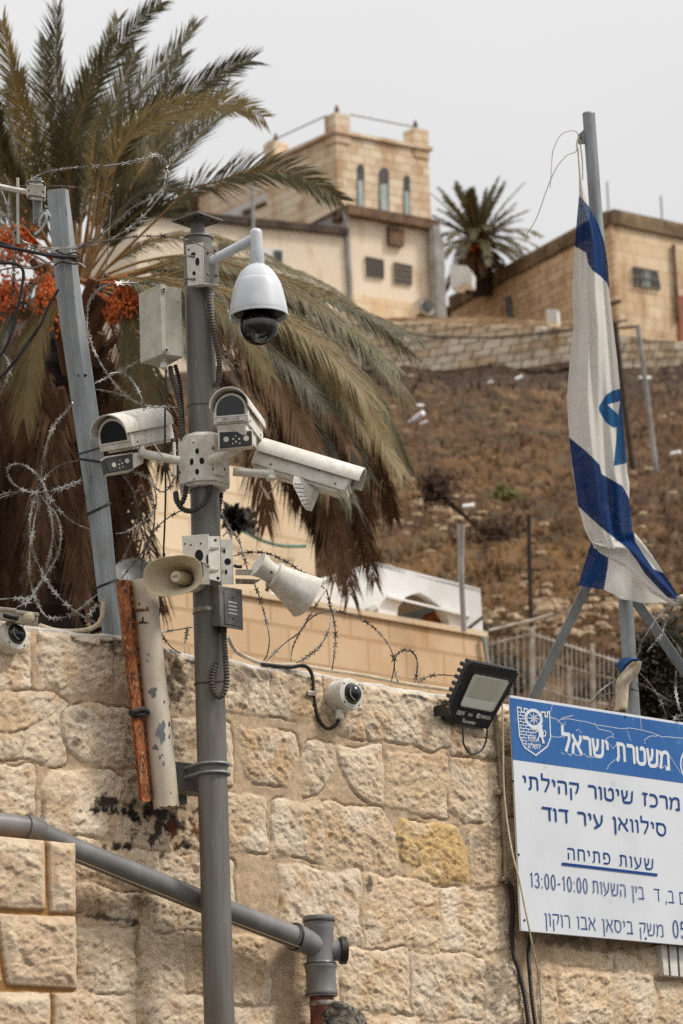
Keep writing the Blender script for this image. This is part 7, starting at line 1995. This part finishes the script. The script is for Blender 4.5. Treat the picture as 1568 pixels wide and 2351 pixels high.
# ------------------------------------------------------------------ houses just behind the wall
m_cream = masonry('cream_blocks', lin(218, 188, 152), lin(208, 176, 138), lin(198, 162, 122), .36, .8, lin(190, 158, 122), .6, .006, stain=lin(178, 128, 84), stain_t=.6)
m_cream2 = masonry('pale_cream_blocks', lin(222, 200, 170), lin(214, 190, 158), lin(204, 174, 136), .42, 1.1, lin(204, 176, 142), .4, .006, stain=lin(196, 160, 118), stain_t=.62)
gw_ = thing('garden_wall', 'smooth tan block wall behind the cameras with a white porch above it', 'wall', P(800, 1600, 34))
R0 = P(*h_(1360, 846, 'k6'), 36.0)
fG = Face(R0, WD, WN)
tl = [fG.at(*h_(x, y, 'k6')) for x, y in ((-560, 515), (0, 612), (430, 682), (910, 768), (1360, 846))]
q = tl + [Vector((p.x, p.y, 3.0)) for p in tl[::-1]]
MB().loft([q, [p - WN * .3 for p in q]]).build('wall_face', m_cream, gw_, smooth=False)
cpn = [p + WN * .04 for p in tl]
MB().loft([[p + ZUP * .05 for p in cpn] + [p - ZUP * .01 for p in cpn[::-1]], [p - WN * .4 + ZUP * .05 for p in cpn] + [p - WN * .4 - ZUP * .01 for p in cpn[::-1]]]).build('coping', m_cream2, gw_, smooth=False)
MB().tube([fG.at(*h_(1352, 846, 'k6'), .06), fG.at(*h_(1378, 1010, 'k6'), .06)], .03, 6).build('corner_pipe', m_pipe2, gw_)
# white porch
por = thing('white_porch', 'white rendered porch with an arched opening above the tan block wall', 'porch', P(970, 1440, 37))
fP = Face(R0 - WN * .35, WD, WN)
fk = lambda x, y, o=0.0: fP.at(*h_(x, y, 'k6'), o)
for i, L in enumerate(([(240, 660), (420, 592), (640, 505), (790, 460), (860, 470), (940, 497), (940, 650), (905, 690), (892, 790), (240, 740)],
          [(940, 497), (1040, 530), (1140, 556), (1140, 700), (1095, 662), (1055, 632), (1020, 614), (975, 626), (940, 640)],
          [(1140, 556), (1335, 598), (1354, 900), (1178, 840), (1172, 760), (1140, 706)])):
    a = [fk(x, y) for x, y in L]
    MB().loft([a, [p - WN * (.10 + .01 * i) for p in a]]).build('porch_wall', m_wsheet, por, smooth=False)
MB().loft([[fk(x, y, .08) for x, y in ((850, 628), (1280, 728), (1280, 742), (850, 640))], [fk(x, y, -.05) for x, y in ((850, 628), (1280, 728), (1280, 742), (850, 640))]]).build('ledge', m_wsheet, por, smooth=False)
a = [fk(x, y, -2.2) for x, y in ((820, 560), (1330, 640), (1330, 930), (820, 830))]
MB().loft([a, [p - WN * .2 for p in a]]).build('back_wall', mat('porch_shade_wall', lin(58, 50, 38), lin(40, 38, 28), rough=.9, ns=2), por, smooth=False)  # interior shade put into the wall's dark colour
a = [fk(x, y) for x, y in ((240, 650), (420, 585), (790, 456), (1335, 594))]
MB().loft([[p for p in a] + [p - ZUP * .05 for p in a[::-1]], [p - WN * 2.6 for p in a] + [p - WN * 2.6 - ZUP * .05 for p in a[::-1]]]).build('roof', m_wsheet, por, smooth=False)
MB().box(basis(fk(1125, 790, -.45), WD, WN, ZUP), .34, .3, .3).build('cushion', mat('orange_cloth', lin(190, 120, 64), lin(150, 86, 44), rough=.9, ns=8), por, bevel=.06)
MB().tube([fk(1255, 815, .1), fk(1345, 745, .1)], .02, 6).build('handrail', m_dpost, por)
MB().tube([fk(745, 720, .1), fk(785, 700, .1)], .05, 6).build('spout', m_pipe2, por)
tag(MB().tube(cr([P(*h_(x, y, 'k6'), 35.2) for x, y in ((1240, 256), (1235, 500), (1250, 820))], 4), .03, 8).build('porch_post', m_lpost), 'thin pale post standing in front of the white porch', 'post')
# pale house behind the pole
ph_ = thing('rendered_house', 'pale cream block house wall behind the lower part of the pole', 'house', P(480, 1340, 38))
fH = Face(P(700, 1340, 39.5), WD, WN)
a = [fH.at(x, y) for x, y in ((262, 1024), (330, 1040), (500, 1066), (716, 1096))]
q = a + [Vector((p.x, p.y, 3.0)) for p in a[::-1]]
MB().loft([q, [p - WN * 4 for p in q]]).build('walls', m_cream2, ph_, smooth=False)
tag(MB().tube(cr([fH.at(*h_(x, y, 'k6'), .12) for x, y in ((60, 278), (120, 305), (200, 345), (300, 370), (420, 372))], 6), .022, 8).build('garden_hose', mat('green_hose', lin(96, 128, 108), lin(70, 100, 84), rough=.6)), 'green hose sagging across the pale house wall behind the bracket', 'hose')
dish = P(310, 1330, 22)
tag(MB().lathe([(.0, .0), (.06, .004), (.11, .016), (.15, .035), (.155, .036), (.11, .012), (.06, -.003), (0, -.008)], FR(dish, 20, 62), 28).build('satellite_dish', m_cond_d), 'small grey dish peeping out behind the beige horn', 'dish')

# iron fence and shrubs
fen = thing('iron_fence', 'white painted iron fence of upright bars between the floodlight and the flag pole', 'fence', P(1250, 1650, 50))
m_fen = mat('white_fence_paint', lin(214, 206, 192), lin(176, 160, 138), rough=.7, ns=6)
dF = 50.0
def rail(pts, r=.02, nm='rail'): return MB().tube([P(x, y, dF) for x, y in pts], r, 6).build(nm, m_fen, fen)
rail([(1112, 1482), (1221, 1456)]); rail([(1221, 1456), (1300, 1482), (1432, 1524)]); rail([(1112, 1610), (1221, 1608)]); rail([(1221, 1572), (1300, 1600), (1432, 1625)]); rail([(1221, 1506), (1300, 1530), (1432, 1565)], .012)
rail([(1122, 1448), (1215, 1426), (1271, 1410)], .024, 'handrail')
rail([(1118, 1450), (1120, 1660)], .026, 'fence_post'); rail([(1221, 1440), (1224, 1660)], .045, 'fence_post'); rail([(1360, 1478), (1364, 1660)], .034, 'fence_post'); rail([(1306, 1530), (1309, 1660)], .034, 'fence_post'); rail([(1430, 1510), (1434, 1660)], .03, 'fence_post')
x = 1130
while x < 1428:
    yt = np.interp(x, (1112, 1221, 1300, 1432), (1482, 1456, 1482, 1524)) - 9
    rail([(x, yt), (x + 2.5, 1655)], .0145 if x < 1221 else .012, 'picket'); x += 14.5 if x < 1215 else 10.6
m_shr = leaf_mat('dark_shrub', lin(58, 54, 34), lin(34, 30, 20), .2, .6); m_shr2 = leaf_mat('olive_weed', lin(122, 116, 62), lin(84, 80, 44), .3, .6); m_shr3 = leaf_mat('red_shrub', lin(84, 46, 40), lin(50, 32, 24), .2, .6)
m_brush = leaf_mat('brown_brush', lin(84, 60, 40), lin(56, 42, 30), .2, .8)
def shrub(label, blobs, d, m, n, ls=.06, seed=1, cat='shrub', tall=1.0):
    r_ = random.Random(seed)
    x0, y0 = blobs[0][0], max(b[1] + b[3] for b in blobs)
    t = thing('shrub', label, cat, P(x0, y0, d))
    mb = MB(); vs, fs = [], []
    for k in range(n):
        bx, by, rx, ry = r_.choice(blobs)
        u, v, w = r_.gauss(0, .5), r_.gauss(0, .5), r_.gauss(0, .5)
        p = P(bx + rx * u, by + ry * v, d + w * rx * d / F_PX)
        a = Vector((r_.gauss(0, 1), r_.gauss(0, 1), r_.gauss(.3, 1) * tall)).normalized() * ls * r_.uniform(.6, 1.4); b_ = a.orthogonal().normalized() * ls * .3
        i = len(vs); vs += [p, p + a * .5 + b_, p + a, p + a * .5 - b_]; fs.append((i, i + 1, i + 2, i + 3))
    mb.add(vs, fs).build('foliage', m, t, smooth=False)
    mb = MB()
    for k in range(7):
        bx, by, rx, ry = r_.choice(blobs)
        mb.tube([P(x0, y0, d), P(bx + r_.uniform(-.3, .3) * rx, by + r_.uniform(-.5, .3) * ry, d)], .012 * d / 30, 5)
    mb.build('stem', m_trunk, t)
    return t
shrub('dark dense shrub behind the right brace of the flag pole', [(1500, 1560, 70, 110), (1540, 1490, 50, 80), (1480, 1640, 60, 60), (1570, 1600, 60, 100), (1475, 1530, 30, 60)], 30, m_shr, 9000, .05, 3)
shrub('reddish dark shrub behind the right end of the iron fence', [(1370, 1600, 50, 50), (1330, 1620, 50, 30), (1410, 1570, 30, 50)], 55, m_shr3, 2600, .09, 4)
shrub('dark shrub behind the left end of the iron fence', [(1160, 1560, 60, 60), (1200, 1620, 60, 40)], 56, m_shr, 1800, .10, 5)
shrub('bright olive weed alone on the middle of the slope', [(1165, 1138, 34, 9), (1150, 1130, 12, 14)], 86, m_shr2, 500, .14, 6)
shrub('brown brush on the slope behind the slim pale post', [(1140, 1220, 60, 30), (1000, 1120, 40, 40)], 82, m_brush, 1000, .16, 9)
shrub('spiky dark plant sprouting behind the lower bracket of the pole', [(552, 1200, 26, 16), (535, 1190, 14, 18)], 30, m_shr, 260, .11, 10, 'plant', 1.5)
shrub('added dark thicket standing in for the shade behind the big palm trunk at the left', [(60, 1180, 120, 170), (120, 1330, 140, 120), (10, 1050, 70, 120), (200, 1240, 60, 130), (240, 1120, 50, 120), (-20, 1300, 90, 150), (170, 1000, 70, 110)], 29.5, leaf_mat('shade_thicket', lin(52, 42, 30), lin(34, 27, 20), .1, .9), 11000, .16, 12, 'thicket')  # added foliage mass, dark in place of the shade behind the palm
# ------------------------------------------------------------------ razor wire
m_rz = mat('razor_steel', lin(176, 172, 164), lin(116, 108, 98), rough=.4, metal=.45, ns=20)
m_rzd = mat('dull_razor_steel', lin(120, 110, 98), lin(76, 66, 56), rough=.55, metal=.3, ns=20)
rz = random.Random(17)
def razor(label, pts, d=14.15, m=None, barb=.034, r=.0031, size=.0155, wob=.04, closed=False):
    """a strand through photo positions at the depth of the wall top, with stamped double blades"""
    w = [P(p[0], p[1], d + (p[2] if len(p) > 2 else 0) + wob * math.sin(i * 1.3)) for i, p in enumerate(pts)]
    c = cr(w, 8, closed)
    mb = MB(); q = resample(c, .012)
    mb.tube(q, r, 6)
    s = resample(c, barb)
    for i in range(1, len(s) - 1):
        t = (s[i + 1] - s[i - 1]).normalized(); a = rz.uniform(0, 6.28)
        n0 = t.orthogonal().normalized(); n1 = t.cross(n0); n = n0 * math.cos(a) + n1 * math.sin(a); k = t.cross(n)
        p = s[i]; e = size * rz.uniform(.8, 1.15)
        mb.add([p - t * e * .35 - n * r, p - t * e * 1.25 + n * e, p + n * e * .28, p + t * e * 1.25 + n * e, p + t * e * .35 - n * r], [(0, 1, 2, 3, 4)])
        mb.add([p - t * e * .35 + n * r, p - t * e * 1.25 - n * e, p - n * e * .28, p + t * e * 1.25 - n * e, p + t * e * .35 + n * r], [(0, 1, 2, 3, 4)])
    o = mb.build('razor_wire', m or m_rz, smooth=True, sharp=30)
    return tag(o, label, 'razor wire', 'razor wire coils along the wall')
Z1 = lambda L: T('z1', L); GG = lambda L: T('G', L); Z3 = lambda L: T('z3', L)
razor('razor wire loop rising from the antenna clamp to a high crest left of the pole', Z1([(120, 850), (185, 800), (330, 770), (500, 760), (640, 735), (720, 710), (755, 745), (762, 800), (735, 880), (600, 960), (560, 1000), (430, 1100), (300, 1140), (150, 1140), (70, 1080), (40, 960), (45, 860), (20, 800)]), 14.1)
razor('second razor wire loop just inside the crested one beside the leaning post', Z1([(720, 712), (690, 790), (640, 880), (600, 960)][:1] + [(770, 800), (740, 890), (660, 990), (560, 1070), (430, 1125), (260, 1142), (110, 1110), (60, 1040), (35, 950), (0, 850), (-30, 760)]), 14.05)
razor('thin razor strand with few blades looping over the leaning post top', Z1([(-30, 856), (60, 855), (200, 852), (350, 860), (470, 890), (520, 930), (510, 1010), (440, 1100)]), 14.1, m_rzd, .09, .0022, .010)
razor('razor strand stretched from the post binding to the top of the camera pole', Z1([(330, 1150), (420, 1118), (520, 1100), (640, 1085), (800, 1088), (900, 1118), (960, 1150), (990, 1172)]), 13.9, m_rzd, .06, .0024, .011)
razor('razor wire coil running from the cream enclosure down behind the left camera', Z3([(1260, 968), (1180, 950), (1000, 943), (860, 955), (770, 1000), (700, 1090), (682, 1200), (690, 1330), (740, 1480), (830, 1640), (930, 1770), (1050, 1870), (1200, 1915), (1390, 1920)]), 14.1)
razor('short razor wire from the post rising right to the cream enclosure', Z3([(745, 1732), (850, 1680), (980, 1620), (1120, 1530)]), 14.2)
razor('razor wire bow above the left camera shield', Z3([(850, 1660), (930, 1650), (1020, 1690), (1080, 1780), (1120, 1880), (1130, 1960)]), 14.15)
razor('thin razor strand from the post towards the left camera shield', Z3([(745, 1780), (870, 1800), (1000, 1840), (1100, 1900), (1160, 1935)]), 14.2, m_rzd, .05)
razor('razor wire hanging upright at the far left edge', Z3([(85, 130), (80, 330), (100, 550), (110, 750), (105, 950), (90, 1130), (60, 1290), (30, 1440), (-20, 1540)]), 14.0, m_rzd)
razor('razor wire curl entering at the left edge below the black cables', Z3([(-40, 1490), (0, 1500), (50, 1530), (75, 1600), (60, 1690), (20, 1780), (-20, 1850)]), 14.0)
tag(MB().tube(cr([P(x, y, 14.1) for x, y in Z3([(872, 340), (860, 480), (850, 640), (830, 820), (780, 980)])], 6), .0028, 6).build('plain_wire', m_strip), 'plain wire dropping through the fronds between the leaning post and enclosure', 'wire')
razor('razor wire sweeping down from the leaning post into the flower shaped tangle', GG([(650, 135), (590, 220), (500, 320), (430, 470), (400, 590), (380, 700), (375, 800), (400, 900), (470, 1020), (560, 1130), (680, 1220), (810, 1275)]), 14.1)
razor('razor wire petal loop at the left of the tangle', GG([(385, 860), (340, 790), (250, 715), (160, 685), (85, 705), (65, 760), (100, 840), (180, 905), (280, 940), (400, 935), (560, 900), (680, 855), (750, 830)]), 14.1)
razor('razor strand crossing the tangle from the left edge to the post tie', GG([(-30, 1000), (100, 960), (220, 940), (310, 940), (370, 850), (450, 760), (560, 690), (720, 650)]), 14.15, m_rzd, .06)
razor('lower razor strand crossing the tangle at the left edge', GG([(-30, 975), (60, 950), (180, 935), (320, 940)]), 14.15, m_rzd, .06)
razor('razor wire falling on the left side of the tangle to the wall top', GG([(400, 820), (340, 920), (295, 1040), (270, 1180), (270, 1330), (300, 1480), (360, 1620), (430, 1750), (520, 1870), (640, 1980), (760, 2060), (920, 2140)]), 14.1)
razor('inner razor wire of the tangle dropping to the cable boxes', GG([(330, 960), (345, 1060), (310, 1180), (290, 1330), (270, 1450), (262, 1650), (285, 1790), (330, 1920), (400, 2040), (480, 2070), (600, 2050), (720, 1980), (890, 1840)]), 14.05)
razor('right hand razor wire of the tangle curving back to the cable boxes', GG([(390, 880), (420, 1000), (455, 1130), (475, 1280), (460, 1440), (420, 1600), (380, 1720), (310, 1830), (250, 1920), (150, 1970)]), 14.1)
razor('outermost razor wire of the tangle bulging towards the post', GG([(360, 970), (440, 1060), (510, 1150), (545, 1280), (540, 1420), (490, 1560), (410, 1680), (330, 1810), (270, 1890), (130, 1890), (-30, 1900)]), 14.15)
razor('bright razor wire arc under the left illuminator', GG([(1060, 760), (1180, 755), (1270, 780), (1350, 840), (1390, 930), (1400, 1020), (1385, 1100), (1330, 1170), (1230, 1240), (1130, 1295), (1035, 1312)]), 14.1)
razor('razor wire hoop between the post and the hanging cable', GG([(1350, 1530), (1320, 1360), (1270, 1180), (1230, 1080), (1210, 980), (1240, 920), (1310, 940), (1370, 1020), (1385, 1140), (1365, 1310), (1300, 1460), (1270, 1600), (1265, 1720)]), 14.2, m_rzd, .05)
razor('razor strand climbing from the post foot across to the dark conduit loop', GG([(1090, 1710), (1180, 1590), (1280, 1470), (1350, 1340), (1440, 1220), (1568, 1130), (1680, 1080)]), 14.15, m_rzd, .05)
razor('thin razor strand arching under the left illuminator to the post', GG([(1080, 1570), (1160, 1420), (1220, 1240), (1235, 1120), (1210, 960), (1150, 850), (1080, 770)]), 14.25, m_rzd, .06)
razor('small bright razor wire curl left of the clamp', GG([(1380, 880), (1430, 930), (1480, 930), (1530, 880), (1560, 800)]), 14.1)
razor('razor wire piece standing on the coping right of the leaning post foot', GG([(800, 2060), (830, 1990), (890, 1940), (940, 1890)]), 14.1)
K6 = lambda L: T('k6', L)
razor('razor wire hanging beside the camera under the dome camera bracket', T('z4', [(540, 595), (590, 605), (630, 650), (655, 730), (672, 820), (672, 900), (650, 980), (620, 1060)]), 14.1)
razor('razor wire rising steeply behind the right hand bracket plate', K6([(-40, 150), (20, 270), (70, 340), (100, 430), (120, 500)]), 14.3)
razor('short bright razor curl behind the top of the bracket plate', K6([(-10, 320), (10, 300), (30, 310), (36, 340)]), 14.2, None, .025)
razor('razor strand arching over the right horn', K6([(40, 425), (110, 405), (220, 410), (330, 460), (430, 530), (530, 600)]), 14.5, m_rzd, .045)
razor('dark razor strand dropping from behind the right horn to the wall top', K6([(150, 560), (180, 640), (215, 760), (232, 860), (220, 940), (200, 975)]), 14.5, m_rzd, .05)
razor('big razor wire loop on the coping right of the pole', K6([(345, 975), (355, 900), (400, 810), (460, 740), (540, 712), (640, 722), (740, 770), (820, 840), (870, 920), (885, 990), (870, 1080)]), 14.9, m_rzd, .045)
razor('razor strand slanting from the coping up to the mouth of the right horn', K6([(215, 975), (300, 890), (390, 820), (440, 740), (490, 660), (530, 600)]), 14.6, m_rz, .06)
razor('razor wire drop from the mouth of the right horn to the coping', K6([(530, 596), (545, 660), (555, 720), (545, 800), (500, 890), (430, 950), (370, 985)]), 14.7)
razor('thin upright razor strand right of the horn mouth', K6([(545, 680), (570, 760), (578, 860), (570, 950), (558, 1030)]), 14.7, m_rzd, .05)
razor('small razor wire hoop on the coping left of the floodlight', K6([(905, 1080), (885, 1000), (900, 940), (940, 915), (985, 930), (1005, 980), (1000, 1050), (990, 1095)]), 15.2, m_rzd, .04)
razor('razor strand reaching from the coping to the floodlight', K6([(1000, 1095), (1050, 1058), (1130, 1045), (1235, 1055)]), 15.3, m_rzd, .05)
razor('short razor wire on the coping just left of the camera pole', T('B', [(70, 50), (180, 35), (300, 15)]) , 14.2, m_rz, .05)
razor('razor wire scrap standing upright on the coping by the pole', T('B', [(262, 10), (250, 90), (240, 150), (246, 200)]), 14.2, m_rz, .03)
razor('razor strand sloping onto the coping beside the white pipe', T('B', [(75, 55), (110, 110), (160, 165), (215, 200)]), 14.2, m_rzd, .05)
II = lambda L: T('I', L)
razor('razor wire arching from the knotted flag end down to the sign edge', II([(865, 222), (800, 235), (720, 300), (650, 400), (600, 480), (570, 560), (545, 640)]), 16.4, m_rz, .07)
razor('razor wire crossing the right brace of the flag pole', II([(830, 260), (780, 320), (752, 400), (740, 440), (690, 500), (620, 580)]), 16.35, m_rz, .04)
razor('razor wire running left from the torn rag to the sign top', II([(430, 760), (380, 790), (320, 830), (260, 880), (215, 945)]), 16.3, m_rz, .04)
razor('second razor wire left of the torn rag, lower on the sign top', II([(570, 870), (500, 840), (430, 855), (340, 885), (270, 910), (215, 945)]), 16.3, m_rzd, .06)
razor('thin razor strand falling right of the flag pole to the sign', II([(575, 730), (640, 800), (700, 880), (740, 960), (780, 1080)]), 16.3, m_rzd, .07)
razor('razor strand running right from the torn rag', II([(560, 800), (640, 840), (720, 890), (790, 930), (896, 955)]), 16.35, m_rzd, .05)
razor('razor wire hanging at the right edge above the sign', II([(845, 720), (840, 800), (845, 880), (860, 960), (890, 1050)]), 16.3, m_rz, .035)
razor('razor strand dropping from the right brace to the right edge', II([(770, 400), (810, 470), (860, 530), (878, 580), (870, 620)]), 16.4, m_rzd, .05)
razor('razor wire curl at the right edge on the sign top', II([(900, 1040), (860, 1050), (830, 1065), (870, 1075), (910, 1070)]), 16.3, m_rz, .03)
